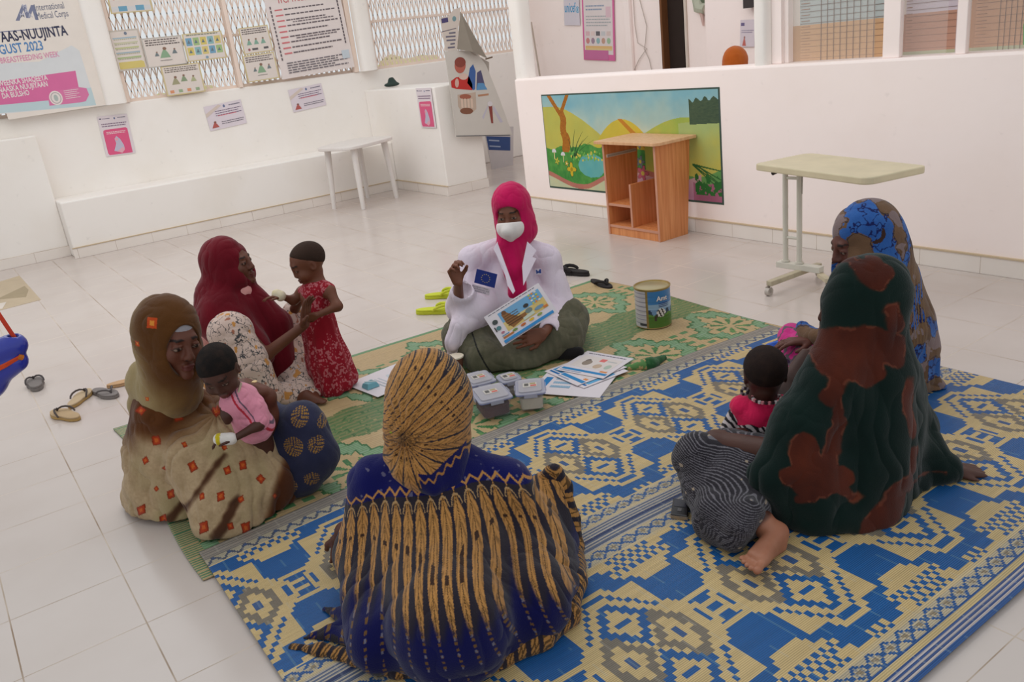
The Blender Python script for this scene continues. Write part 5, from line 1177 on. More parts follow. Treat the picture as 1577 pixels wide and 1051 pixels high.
# ---------------------------------------------------------------- 1. health worker in white coat
def worker():
    R0 = 4.12; root = thing('person', 'seated health worker in white coat, pink headscarf and white face mask', 'person', V(790, 530, R0) * (1, 1, 0))
    H_ = Head(V(788, 328, R0 - .02), D(-.30, -.16, 1), D(-.06, 1, .1), 1.0)
    P = lambda x, y, r=0: V(x, y, R0 + r)
    wR = P(706, 436, -.30); wL = P(838, 514, -.34)
    j = dict(head=H_, neck=P(785, 378, .02), chest=P(782, 425, .03), waist=P(785, 480, .05), hip=P(792, 515, .05), shR=P(728, 395, .02), elR=P(706, 480, -.10), wrR=wR, shL=P(842, 396, .02), elL=P(866, 478, -.06), wrL=wL,
             knR=P(715, 520, -.12), anR=P(780, 553, -.25), knL=P(880, 500, -.14), anL=P(810, 556, -.26))
    S = body(j); 
    hand(S, wR, D(-.22, 1, .1), D(.75, -.1, .6), side=1, k=.92, curl=(.95, 1.0, 1.05, 1.1), thumb=.75, spread=.0)
    hand(S, wL, D(-1, -.10, .15), D(.15, .25, .95) * -1, side=1, k=.95, curl=(.25, .3, .35, .45), thumb=.1, spread=.08)
    clampz(S, .018); S.build('body', M_skin, root, h=.005, color=skin(j, (122, 76, 56)))
    # skirt
    K = Sculpt(); K.chain([P(790, 500, .05), P(722, 520, -.12), P(745, 552, -.30), P(820, 562, -.33)], [.15, .125, .085, .06], .06); K.chain([P(800, 500, .05), P(872, 492, -.08), P(862, 520, -.2), P(800, 562, -.32)], [.15, .105, .11, .06], .06)
    K.cone(P(790, 510, -.05), P(790, 545, -.22), .12, .09, .06); K.cone(P(882, 478, -.10), P(880, 505, -.14), .045, .075, .03); clampz(K, .014)
    def ks(Q):
        n = fbm(Q * (1, 1, .25), 60, 3); c = mixc((80, 82, 66), (112, 110, 92), n); q = Q - P(735, 520, -.2); m = np.abs(q @ RT * 1.0 + (Q[:, 2] - P(735, 520, -.2)[2]) * .42) < .0042; c[m & (q @ FW < .06)] = (34, 36, 36); return c
    K.build('skirt', M_cloth, root, h=.007, sub=1, color=ks, disp=lambda Q: wrinkle(Q, .007, 6, 4, (1, 1, 1.6)))
    # foot in black sock
    F = Sculpt(); F.chain([P(852, 556, -.27), P(876, 546, -.30), P(892, 542, -.31)], [.03, .035, .025], .02); clampz(F, .014); F.build('sock', M_cloth, root, h=.006, color=(26, 24, 26))
    # coat
    K = Sculpt(); K.cone(P(787, 505, .05), P(785, 440, .03), .155, .145, .05); K.cone(P(785, 440, .03), P(786, 392, .02), .145, .07, .05)
    K.cone(P(768, 384, .03), P(728, 400, .02), .062, .070, .04); K.cone(P(808, 384, .03), P(842, 400, .02), .062, .070, .04)
    K.chain([P(728, 404, .02), P(708, 474, -.10), P(712, 452, -.2)], [.072, .068, .062], .03); K.chain([P(842, 404, .02), P(864, 474, -.06), P(848, 508, -.26)], [.070, .070, .056], .03)
    K.chain([P(748, 462, -.06), P(728, 482, -.16), P(710, 503, -.235), P(700, 525, -.25), fl(697, 550, .05)], [.12, .085, .050, .042, .035], .04); K.cone(P(800, 470, -.05), P(845, 478, -.08), .13, .08, .05)
    K.cone(P(713, 447, -.22), P(704, 420, -.36), .046, .05, .008, -1); K.cone(P(845, 511, -.30), P(825, 518, -.42), .036, .045, .008, -1)
    K.ell(P(797, 400, -.2), (.034, .07, .10), frame(FW, UP), .015, -1); K.cone(P(786, 450, -.2), P(790, 380, -.2), .008, .075, .015, -1)
    clampz(K, .014)
    K.build('white_coat', M_cloth, root, h=.006, sub=1, color=lambda Q: mixc((226, 218, 240), (236, 230, 246), fbm(Q, 12, 2)), disp=lambda Q: wrinkle(Q, .0085, 7, 11, (1, 1, .7)))
    # headscarf
    K = Sculpt(); H_.hood(K, .024, (-.012, .004)); K.cone(H_.w((.01, -.02, -.06)), P(790, 384, -.02), .082, .072, .04); K.cone(H_.w((-.02, -.02, -.05)), H_.w((-.04, -.03, -.10)), .080, .068, .04); K.cone(P(783, 380, -.06), P(793, 418, -.11), .062, .055, .03); K.cone(P(793, 415, -.11), P(797, 448, -.13), .05, .045, .02); K.cone(P(797, 440, -.12), P(780, 468, -.14), .035, .012, .02); K.cone(H_.w((-.08, -.02, -.05)), H_.w((-.098, -.01, -.06)), .03, .012, .02)
    H_.face_cut(K, .074, .062, .004, .016)
    K.build('headscarf', M_cloth, root, h=.005, sub=1, color=lambda Q: mixc((186, 14, 84), (212, 26, 102), fbm(Q, 9, 6)), disp=lambda Q: wrinkle(Q, .004, 9, 21, (1.5, 1.5, .6)))
    # mask
    K = Sculpt(); K.ell(H_.w((0, .066, -.048)), (.070, .068, .062), H_.R, .01); K.cone(H_.w((0, .098, -.022)), H_.w((0, .128, -.045)), .016, .02, .02); K.cone(H_.w((0, .128, -.045)), H_.w((0, .098, -.098)), .02, .014, .02); n = H_.R @ np.array((0, 1.0, 0)); K.plane(n, n @ H_.w((0, .06, 0)), .006)
    n2 = H_.R @ np.array((0, .35, -1.0)); K.plane(n2, nrm(n2) @ H_.w((0, .10, -.012)), .006)
    mk_ = K.build('face_mask', M_cloth, root, h=.004, sub=1, color=(240, 240, 242))
    for s_ in (-1, 1):
        m = MB()
        for z in (-.022, -.075): m.tube([H_.w((s_ * .055, .07, z)), H_.w((s_ * .082, .035, -.03 + (z + .05) * .3)), H_.w((s_ * .099, .01, -.018))], .0016, (240, 240, 240), 6)
        m.build('mask_strap', M_cloth, smooth=True, root=root)
    # flag badge and print on the coat
    c = P(747, 429, -.185); u = D(.93, -.32, .25); v = D(-.40, -.95, -.10); s = Sheet(c - u * .052 - v * .037, u, v, .104, .072, thick=.0015, base=(38, 60, 150))
    for k in range(12):
        t = 2 * PI * k / 12; cx, cy = .5 + .20 * math.cos(t), .5 + .29 * math.sin(t); s.g([(cx + .030 * (1 if i % 2 == 0 else .42) * math.sin(PI * i / 5), cy - .043 * (1 if i % 2 == 0 else .42) * math.cos(PI * i / 5)) for i in range(10)], (226, 214, 120))
    s.done('flag_badge', root=root)
    c2 = c + v * .044 - u * .052; s = Sheet(c2, u, v, .092, .036, thick=.001, base=(228, 222, 238))
    for k, tx in enumerate(('European Union', 'Civil Protection and', 'Humanitarian Aid')): s.t(.02, .3 + k * .3, .011, tx, (90, 90, 110), 0.0, wd=(.085, .09, .075)[k] * .95)
    s.done('badge_lettering', root=root)
    c = P(824, 414, -.16); s = Sheet(c, D(1, -.05, .1), D(0, -1, 0), .03, .03, thick=.0012, base=(226, 220, 240)); s.g([(.1, .2), (.25, .2), (.5, .5), (.75, .1), (.95, .1), (.95, .8), (.75, .8), (.5, .7), (.2, .9)], (50, 80, 160)); s.done('coat_logo', root=root)
    m = MB(); m.tube([P(812, 432, -.165), P(813, 410, -.16)], .0022, (226, 224, 236), 6); m.build('pen', M_plastic, root=root)
    # lapels
    m = MB()
    for pts in (((766, 372), (760, 384), (786, 432), (793, 448), (790, 452), (782, 440)), ((812, 372), (826, 386), (820, 396), (826, 398), (806, 440), (804, 410))):
        q = [P(x, y, -.115 - .0018 * max(0, y - 372)) for x, y in pts]; m.prism(q, -FW * .004, (232, 226, 244))
    m.build('lapel', M_cloth, root=root, bevel=.001)
    # picture card held in the left hand (rests on the lap)
    tl, tr, bl = P(745, 489, -.36), P(829, 436, -.28), P(779, 531, -.42)
    u = tr - tl; v = bl - tl; w = np.linalg.norm(u); h = np.linalg.norm(v); s = Sheet(tl, u, v, w, h, thick=.0025, base=(232, 230, 240))
    s.lines(.06, .04, .9, .07, 1, (90, 90, 110), 3, .6); s.r(.20, .13, .94, .46, (120, 180, 226)); s.r(.2, .44, .94, .72, (226, 206, 140)); s.g([(.2, .72), (.2, .6), (.5, .55), (.94, .4), (.94, .72)], (222, 200, 128)); s.g([(.24, .22), (.33, .22), (.38, .36), (.46, .5), (.58, .5), (.58, .62), (.3, .7), (.24, .5)], (150, 104, 60)); s.e(.29, .2, .04, .06, (120, 80, 50)); s.lines(.25, .3, .5, .64, 5, (90, 64, 40), 5, .35)
    s.e(.64, .36, .045, .055, (60, 60, 56)); s.e(.64, .52, .06, .07, (120, 140, 140)); s.g([(.5, .62), (.7, .58), (.7, .68), (.5, .7)], (206, 220, 206))
    for i in range(4):
        for k in range(3): s.e(.76 + k * .055, .16 + i * .085, .02, .026, ((200, 206, 90), (230, 150, 70), (226, 232, 226))[(i + k) % 3])
    for i, cc in enumerate(((120, 150, 80), (200, 110, 60), (226, 190, 60), (150, 170, 90))): s.e(.3 + i * .15, .78, .045, .035, cc)
    s.e(.8, .6, .08, .05, (120, 160, 190)); s.r(.86, .64, .93, .7, (220, 130, 70)); s.e(.10, .3, .045, .07, (74, 84, 84)); s.e(.10, .5, .04, .06, (90, 140, 150)); s.e(.12, .66, .03, .03, (190, 120, 140)); s.r(.04, .42, .055, .56, (60, 60, 60)); s.r(.08, .74, .2, .76, (80, 150, 200)); s.r(.08, .79, .26, .84, (190, 120, 60)); s.r(.06, .88, .95, .96, (60, 150, 220)); s.r(.06, .965, .6, .98, (150, 150, 170))
    s.done('picture_card', 'picture card with yellow and blue drawing held in the health worker\'s lap', 'card')
worker()
# ---------------------------------------------------------------- 2. woman in dark red headscarf with toddler
def maroon():
    R0 = 3.86; root = thing('person', 'seated woman in dark red headscarf and flowered dress holding up a toddler', 'person', V(390, 600, R0) * (1, 1, 0))
    H_ = Head(V(358, 408, R0 + .08), D(.98, .10, .22), D(-.14, 1, .0), .98); P = lambda x, y, r=0: V(x, y, R0 + r)
    wN, wF = P(470, 500, -.20), P(466, 452, .10)
    j = dict(head=H_, neck=P(352, 462, .10), chest=P(366, 500, .10), waist=P(372, 548, .10), hip=P(376, 590, .08), shR=P(350, 486, -.07), elR=P(408, 548, -.22), wrR=wN, shL=P(390, 480, .22), elL=P(442, 500, .16), wrL=wF,
             knR=P(362, 512, -.22), anR=P(420, 600, -.25), knL=P(450, 560, .12), anL=P(485, 615, -.18))
    S = body(j, .97)
    hand(S, wN, D(.25, .9, .15), D(.9, .05, .3), side=-1, k=.95, curl=(.15, .2, .25, .3), thumb=.4, spread=.10); hand(S, wF, D(.8, .3, -.1), D(.2, .1, 1), side=1, k=.9, curl=(.3, .3, .4, .5), thumb=.3)
    foot(S, P(468, 612, -.2), P(466, 616, -.2), D(1, -.12, .35), UP, .8); clampz(S, .018)
    S.build('body', M_skin, root, h=.005, color=skin(j, (104, 62, 46)))
    K = Sculpt(); K.chain([P(370, 585, .02), P(356, 514, -.22), P(352, 512, -.24)], [.16, .085, .08], .05); K.chain([P(356, 512, -.24), P(382, 560, -.26), P(408, 608, -.27)], [.082, .088, .075], .04)
    K.chain([P(390, 590, .05), P(440, 560, .06), P(466, 600, -.08), P(482, 612, -.14)], [.15, .10, .08, .045], .05); K.chain([P(440, 560, .06), P(450, 480, .16)], [.09, .05], .04); K.cone(P(410, 606, -.2), P(470, 615, -.16), .07, .05, .04); K.cone(P(330, 505, .08), P(345, 580, .06), .05, .12, .05); clampz(K, .014)
    def dress(Q):
        n = fbm(Q, 20, 3); c = mixc((214, 192, 184), (226, 208, 200), n); a = fbm(Q, 34, 9); l = np.abs(a - .5) < .02; c[l] = (84, 84, 88); b = fbm(Q, 22, 14); c[(np.abs(b - .5) < .010)] = (70, 72, 78); fl1 = vnoise(Q, 46, 30) > .80; c[fl1] = (206, 150, 84); c[(vnoise(Q, 42, 44) > .86)] = (170, 116, 96); return c
    K.build('flowered_dress', M_cloth, root, h=.006, sub=1, color=dress, disp=lambda Q: wrinkle(Q, .006, 7, 2))
    K = Sculpt(); K.chain([P(370, 436, .08), P(372, 450, .06), P(366, 500, .08)], [.046, .052, .08], .03); K.chain([P(340, 470, .06), P(322, 505, -.0), P(320, 520, -.02)], [.06, .05, .045], .03); K.cone(P(366, 500, .06), P(340, 480, .04), .09, .07, .04); K.build('pink_blouse', M_cloth, root, h=.006, color=(226, 168, 168), disp=lambda Q: .006 * (fbm(Q, 22, 4) - .5))
    K = Sculpt(); H_.hood(K, .026, (-.022, .004)); K.ell(H_.w((0, -.07, -.02)), (.085, .06, .085), H_.R, .03); K.cone(H_.w((0, -.05, -.06)), P(346, 452, .08), .105, .125, .05); K.cone(P(330, 458, .05), P(372, 462, .12), .085, .10, .05)
    K.chain([P(350, 468, .06), P(345, 490, .0), P(400, 545, -.12)], [.10, .125, .07], .05); K.cone(P(360, 478, .12), P(372, 530, .08), .12, .13, .05); K.chain([P(392, 470, .08), P(425, 500, .05), P(436, 560, .0), P(440, 596, -.03)], [.085, .07, .068, .045], .04); K.cone(P(405, 500, .08), P(422, 570, .05), .08, .06, .04); K.cone(P(318, 470, .04), P(318, 494, .04), .03, .035, .03)
    H_.face_cut(K, .054, .088, -.014, .026); K.ell(P(374, 447, -.02), (.034, .05, .026), k=.01, op=-1); clampz(K, .016)
    K.build('red_headscarf', M_cloth, root, h=.006, sub=1, color=lambda Q: mixc((96, 10, 26), (122, 18, 38), fbm(Q, 8, 3)), disp=lambda Q: wrinkle(Q, .006, 6.5, 31, (1.3, 1.3, .7)))
maroon()
def toddler():
    R0 = 3.80; root = thing('child', 'barefoot toddler in red patterned dress held upright by a seated woman', 'child', V(512, 606, R0) * (1, 1, 0))
    H_ = Head(V(474, 406, R0), D(-.86, -.34, .42), D(-.18, 1, .05), .86, True); P = lambda x, y, r=0: V(x, y, R0 + r)
    j = dict(head=H_, neck=P(488, 436, .0), chest=P(486, 460, 0), waist=P(492, 505, .0), hip=P(502, 540, 0), shR=P(507, 448, -.05), elR=P(520, 472, -.10), wrR=P(488, 486, -.14), shL=P(466, 450, .06), elL=P(452, 463, .04), wrL=P(434, 457, 0),
             knR=P(528, 572, -.03), anR=P(533, 600, -.02), knL=P(502, 580, -.02), anL=P(500, 612, -.02))
    S = body(j, .62, .9); hand(S, j['wrR'], D(-.9, -.1, .1), D(.2, .2, -1), side=1, k=.55, curl=(.6, .6, .6, .6), thumb=.4); hand(S, j['wrL'], D(-1, .15, .2), D(0, -1, .2), side=1, k=.55, curl=(.35, .3, .3, .3), thumb=.2, spread=.12)
    foot(S, j['anR'], P(535, 604, -.02), D(1, -.10, .1), UP, .52); foot(S, j['anL'], P(500, 616, -.02), D(.1, -.3, 1), UP, .52); clampz(S, .014)
    S.build('body', M_skin, root, h=.0042, color=skin(j, (112, 66, 46))); H_.hair(root, (58, 42, 34), .062)
    K = Sculpt(); K.cone(P(487, 450, 0), P(492, 500, 0), .070, .074, .03); K.cone(P(476, 447, .03), P(500, 445, -.03), .040, .040, .02); K.chain([P(492, 500, 0), P(506, 555, 0), P(516, 590, -.01)], [.072, .095, .10], .03); K.cone(P(478, 500, 0), P(500, 598, 0), .045, .055, .03); K.cone(P(500, 505, 0), P(534, 578, 0), .04, .05, .03)
    K.ell(P(505, 445, -.045), (.032, .034, .026), k=.015); K.ell(P(467, 448, .05), (.03, .03, .024), k=.015); K.cone(P(484, 424, -.04), P(488, 420, .05), .024, .03, .01, -1)
    n = nrm(D(-.30, 1, 0)); K.plane(n, n @ P(515, 604, 0), .01)
    def rd(Q):
        n = fbm(Q, 42, 3); m = fbm(Q, 7, 9); c = mixc((140, 16, 34), (170, 30, 52), m); sp = (vnoise(Q, 150, 5) > .62) & (m > .36); c[sp] = (196, 110, 120); return c
    K.build('red_dress', M_cloth, root, h=.0045, sub=1, color=rd, disp=lambda Q: .004 * np.sin(np.arctan2(S_(Q) - S_(P(505, 560, 0)[None])[0], (Q - P(505, 560)) @ FW) * 11) * sstep(.55, .05, Q[:, 2]) + wrinkle(Q, .002, 14, 3))
    m = Sculpt(); m.cone(P(432, 456, 0), P(426, 453, .0), .026, .023, .01); m.build('hand_bandage', M_cloth, root, h=.004, color=lambda Q: mixc((226, 216, 170), (240, 236, 226), fbm(Q, 50, 2)))
toddler()
# ---------------------------------------------------------------- 3. woman in tan shawl holding baby
def tan():
    R0 = 2.78; root = thing('person', 'seated woman in tan shawl with orange squares, cheek against the baby she holds', 'person', V(320, 800, R0) * (1, 1, 0))
    P = lambda x, y, r=0: V(x, y, R0 + r)
    H_ = Head(P(266, 526, -.02), D(.76, -.14, .68), D(.20, 1, .0), 1.08)
    j = dict(head=H_, neck=P(262, 600, .02), chest=P(275, 655, .04), waist=P(290, 720, .08), hip=P(305, 790, .10), shR=P(245, 640, .02), elR=P(290, 740, .05), wrR=P(340, 740, .02), shL=P(330, 625, .16), elL=P(408, 668, .06), wrL=P(412, 608, -.02),
             knR=P(380, 760, .05), anR=P(400, 770, .05), knL=P(468, 668, .08), anL=P(470, 750, .02))
    S = body(j, 1.0); S.cone(j['elL'], P(413, 612, -.02), .040, .030, .02); S.cone(P(402, 690, .04), P(410, 640, .0), .05, .044, .02)
    hand(S, P(412, 604, -.02), D(-.75, .55, .1), D(-.55, -.8, .2), side=1, k=1.0, curl=(.5, .55, .6, .6), thumb=.4, spread=.05); clampz(S, .02)
    S.build('body', M_skin, root, h=.005, color=skin(j, (104, 60, 44), lambda Q, o: o))
    m = MB(); c = P(392, 589, -.065); m.lathe([(.0085, 0), (.0105, .002), (.0085, .004)], (214, 190, 140), 16, tuple(c)); m.build('ring', M_metal, smooth=True, root=root)
    K = Sculpt(); K.chain([P(420, 720, .06), P(462, 662, .08), P(466, 655, .06)], [.14, .085, .08], .05); K.chain([P(464, 660, .06), P(484, 700, .03), P(466, 735, .01)], [.088, .085, .075], .04); K.cone(P(400, 650, .1), P(450, 700, .1), .1, .1, .05); K.cone(P(410, 740, .04), P(450, 752, .02), .11, .06, .04); clampz(K, .016)
    def disc(Q):
        c = mixc((38, 42, 70), (54, 58, 88), fbm(Q, 18, 5))
        for (x, y, r, rr) in ((462, 643, -.0, .030), (451, 690, -.05, .036), (487, 684, -.03, .028), (500, 648, .03, .024), (480, 738, -.06, .028), (448, 748, -.06, .026)):
            # discs lie on the cloth: match by direction in the picture plane
            o = P(x, y, r); d = Q - o; rad = np.sqrt((d @ RT) ** 2 + d[:, 2] ** 2 + (.35 * (d @ FW)) ** 2); a = np.arctan2(d[:, 2], d @ RT); ring = np.floor(rad / .0052)
            m = (rad < rr) & ((np.sin(a * np.maximum(ring, 1) * 3.4 + ring) > -.25)) & (np.abs(rad / .0052 - ring - .5) < .34) & (rad > .004); c[m & (d @ FW < .12)] = (168, 128, 58)
        return c
    K.build('blue_skirt', M_cloth, root, h=.0055, sub=1, color=disc, disp=lambda Q: wrinkle(Q, .006, 6, 3))
    K = Sculpt(); H_.hood(K, .026, (-.020, .004)); K.ell(H_.w((0, -.06, .0)), (.10, .075, .105), H_.R, .03); K.cone(H_.w((0, -.02, -.06)), P(262, 600, .02), .098, .115, .05)
    K.chain([P(250, 590, .04), P(222, 590, .04)], [.085, .06], .04); K.chain([P(222, 575, .04), P(212, 625, .06), P(206, 645, .06)], [.05, .035, .012], .03)
    H_.face_cut(K, .066, .092, -.012, .014)
    def hoodc(Q):
        n = fbm(Q, 8, 3); q = H_.loc(Q); t = sstep(-.11, .05, q[:, 1] + .45 * q[:, 2] + .02 + .05 * (n - .5)); c = mixc((176, 160, 118), (96, 60, 24), t); c = mixc(c, c * .92, n)
        for x, y, r in ((249, 484, .024), (226, 517, .012), (212, 640, .02), (240, 600, .01)): 
            d = Q - P(x, y, 0); m = (np.abs(d @ RT * .8 + d[:, 2] * .6) + np.abs(d[:, 2] * .8 - d @ RT * .6) < r) & (d @ FW < .02); c[m] = (196, 76, 30)
            m = (np.abs(d @ RT * .8 + d[:, 2] * .6) + np.abs(d[:, 2] * .8 - d @ RT * .6) < r * .45) & (d @ FW < .02); c[m] = (226, 150, 60)
        return c
    K.build('head_shawl', M_cloth, root, h=.0055, sub=1, color=hoodc, disp=lambda Q: wrinkle(Q, .005, 8, 12, (1, 1, 1.3)))
    K = Sculpt(); K.ell(H_.w((0, -.010, .030)), (.0785, .0975, .0915), H_.R, .01); n = H_.R @ nrm((0, -.25, 1.0)); K.plane(n, n @ H_.w((0, .085, .040)), .004); K.build('grey_underscarf', M_cloth, root, h=.0045, color=(158, 158, 168))
    # big shawl over back and lap
    K = Sculpt(); K.cone(P(255, 625, .04), P(275, 700, .08), .115, .175, .06); K.chain([P(275, 700, .08), P(290, 760, .10), P(300, 820, .06)], [.175, .20, .185], .06); K.chain([P(236, 640, -.04), P(232, 700, .02), P(250, 790, .04), P(270, 825, .0)], [.07, .09, .10, .08], .05)
    K.chain([P(300, 640, .10), P(360, 680, -.02), P(395, 740, -.04), P(425, 800, .0)], [.10, .12, .13, .095], .05); K.chain([P(300, 700, -.08), P(345, 790, -.16), P(400, 815, -.12), P(438, 812, -.05)], [.11, .11, .08, .055], .05); K.cone(P(395, 700, .0), P(440, 790, .04), .07, .07, .04); K.cone(P(360, 650, .08), P(385, 668, .02), .09, .065, .04); K.cone(P(230, 760, .1), P(250, 800, .1), .1, .1, .05)
    K.cone(P(405, 655, -.05), P(418, 640, -.12), .03, .05, .02, -1); clampz(K, .014)
    def shawl(Q):
        s_ = Q @ RT; z = Q[:, 2]; n = fbm(Q, 30, 3); grain = vnoise(Q, 190, 8); c = mixc((160, 139, 106), (200, 179, 147), np.clip(n * .7 + grain * .4, 0, 1)); gr = fbm(Q, 6, 15); c = mixc(c, (168, 158, 118), np.clip((gr - .52) * 3, 0, .6))
        # brown dyed areas, and dark fold lines painted into the colour
        ref = P(255, 620, 0); dx = s_ - ref @ RT; dz = z - ref[2]; t = sstep(.13, .05, np.abs(dz - .01) + .30 * np.abs(dx + .02) - .05 * gr); c = mixc(c, (92, 52, 22), t * .95)
        t = sstep(.05, .0, (s_ - P(212, 640, .06) @ RT) + .25 * (z - .4) + .03 * gr) * sstep(.25, .4, z); c = mixc(c, (80, 44, 24), t)
        a, b = P(352, 690, -.1), P(262, 800, -.1); v = (b - a); v2 = np.array((v @ RT, v[2])); L2 = v2 @ v2; tt = np.clip(((s_ - a @ RT) * v2[0] + (z - a[2]) * v2[1]) / L2, 0, 1); d = np.hypot(s_ - a @ RT - tt * v2[0], z - a[2] - tt * v2[1]); c = mixc(c, (70, 40, 24), .9 * sstep(.022, .002, d + .06 * (fbm(Q, 12, 8) - .5)) * (Q @ FW < P(300, 700, 0.05) @ FW))
        a, b = P(380, 745, -.1), P(325, 840, -.1); v = (b - a); v2 = np.array((v @ RT, v[2])); L2 = v2 @ v2; tt = np.clip(((s_ - a @ RT) * v2[0] + (z - a[2]) * v2[1]) / L2, 0, 1); d = np.hypot(s_ - a @ RT - tt * v2[0], z - a[2] - tt * v2[1]); c = mixc(c, (70, 40, 24), .9 * sstep(.020, .002, d + .06 * (fbm(Q, 12, 8) - .5)))
        t = sstep(-.015, .02, (s_ - P(440, 800, 0) @ RT) - .45 * (z - .04)); c = mixc(c, (84, 44, 18), t)
        # woven orange squares
        for k, (x, y, r, rot) in enumerate(((248, 590, .010, 1), (246, 612, .016, .8), (214, 632, .020, .7), (275, 641, .021, .1), (333, 633, .021, .5), (243, 631, .009, 1), (238, 681, .018, .05), (283, 684, .011, .2), (222, 711, .014, .4), (250, 724, .010, .6), (295, 719, .021, .3), (350, 725, .016, .2), (374, 717, .018, .0), (402, 738, .018, .6), (239, 755, .010, .5), (263, 762, .018, .1), (310, 765, .013, .1), (340, 765, .018, .0), (372, 769, .013, .2), (216, 787, .019, .1), (250, 802, .018, .2), (277, 806, .010, .4), (313, 813, .022, .05), (355, 811, .014, .1), (378, 813, .021, .05), (238, 827, .012, .8), (300, 837, .018, .8), (422, 800, .009, .4), (358, 852, .012, .8), (345, 690, .012, .3), (424, 765, .010, .5))):
            rho = R0 - .16; dd = ray(x, y); dd = dd / np.linalg.norm(dd); q = Q - O0; along = q @ dd; off = q - along[:, None] * dd; e1 = RT; a_ = off @ RT; b_ = off[:, 2] * 1.06; u_ = a_ * math.cos(rot) + b_ * math.sin(rot); v_ = -a_ * math.sin(rot) + b_ * math.cos(rot); near = (Q @ FW) < R0 + .12; m = near & (np.abs(u_) < r * .62) & (np.abs(v_) < r * .8); c[m] = (136, 50, 22); m2 = near & (np.abs(u_) < r * .48) & (np.abs(v_) < r * .64); c[m2] = (178, 64, 30); m3 = near & (np.abs(u_) < r * .25) & (np.abs(v_) < r * .3); c[m3] = (206, 104, 44)
        return c
    K.build('tan_shawl', M_cloth, root, h=.0065, sub=1, color=shawl, disp=lambda Q: wrinkle(Q, .010, 4.2, 5, (1.2, 1.2, .8)) + sfold(Q, (0, 0, 1), P(345, 680, -.05), 7, .010))
    return R0
tan()
def baby():
    R0 = 2.62; root = thing('child', 'baby in pink dress with bandaged hand, resting on the tan shawl', 'child', V(370, 690, R0) * (1, 1, 0)); P = lambda x, y, r=0: V(x, y, R0 + r)
    H_ = Head(P(338, 572, .0), D(.05, -.50, .86), D(-.08, .85, .5), .80, True)
    j = dict(head=H_, neck=P(362, 606, .03), chest=P(376, 622, .06), waist=P(392, 655, .10), hip=P(398, 690, .12), shR=P(352, 625, .02), elR=P(350, 640, -.0), wrR=P(350, 650, 0), shL=P(392, 628, .05), elL=P(398, 655, -.02), wrL=P(360, 676, -.06))
    S = body(j, .56, .82); hand(S, j['wrL'], D(-1, .05, .1), D(0, -1, .2), side=1, k=.5, curl=(.5, .5, .5, .5), thumb=.2)
    S.build('body', M_skin, root, h=.0042, color=skin(j, (78, 46, 36))); H_.hair(root, (22, 18, 18), .03)
    K = Sculpt(); K.cone(P(370, 614, .04), P(392, 655, .08), .060, .068, .03); K.ell(P(355, 624, .02), (.034, .034, .03), k=.02); K.cone(P(392, 628, .05), P(398, 648, .0), .040, .036, .02); K.ell(P(390, 628, .02), (.042, .042, .034), k=.02); K.cone(P(366, 620, .0), P(384, 652, .03), .036, .04, .02); K.cone(P(352, 612, .02), P(362, 608, .02), .02, .03, .02)
    def pk(Q):
        c = mixc((222, 140, 168), (236, 166, 190), fbm(Q, 14, 3)); d = (Q - P(366, 615, 0)) @ RT + (Q - P(366, 615, 0))[:, 2] * .45; c[(np.abs(d) < .004)] = (190, 50, 70); c[(np.abs(d - .016) < .0025)] = (110, 90, 110); return c
    K.build('pink_dress', M_cloth, root, h=.0045, sub=1, color=pk, disp=lambda Q: wrinkle(Q, .004, 18, 3))
    K = Sculpt(); K.cone(P(356, 676, -.06), P(338, 677, -.07), .021, .021, .008); K.build('hand_bandage', M_cloth, root, h=.004, color=lambda Q: np.where((np.abs((Q - P(336, 676, -.08)) @ RT) < .008)[:, None], (206, 190, 40), mixc((226, 226, 222), (240, 240, 240), fbm(Q, 50, 2))))
    m = MB(); pts = [H_.w((-.068, .03, -.065)), H_.w((-.05, .06, -.085)), H_.w((-.02, .07, -.1))]; m.tube(pts, .004, (214, 200, 180), 6); m.build('pale_collar', M_cloth, smooth=True, root=root)
baby()
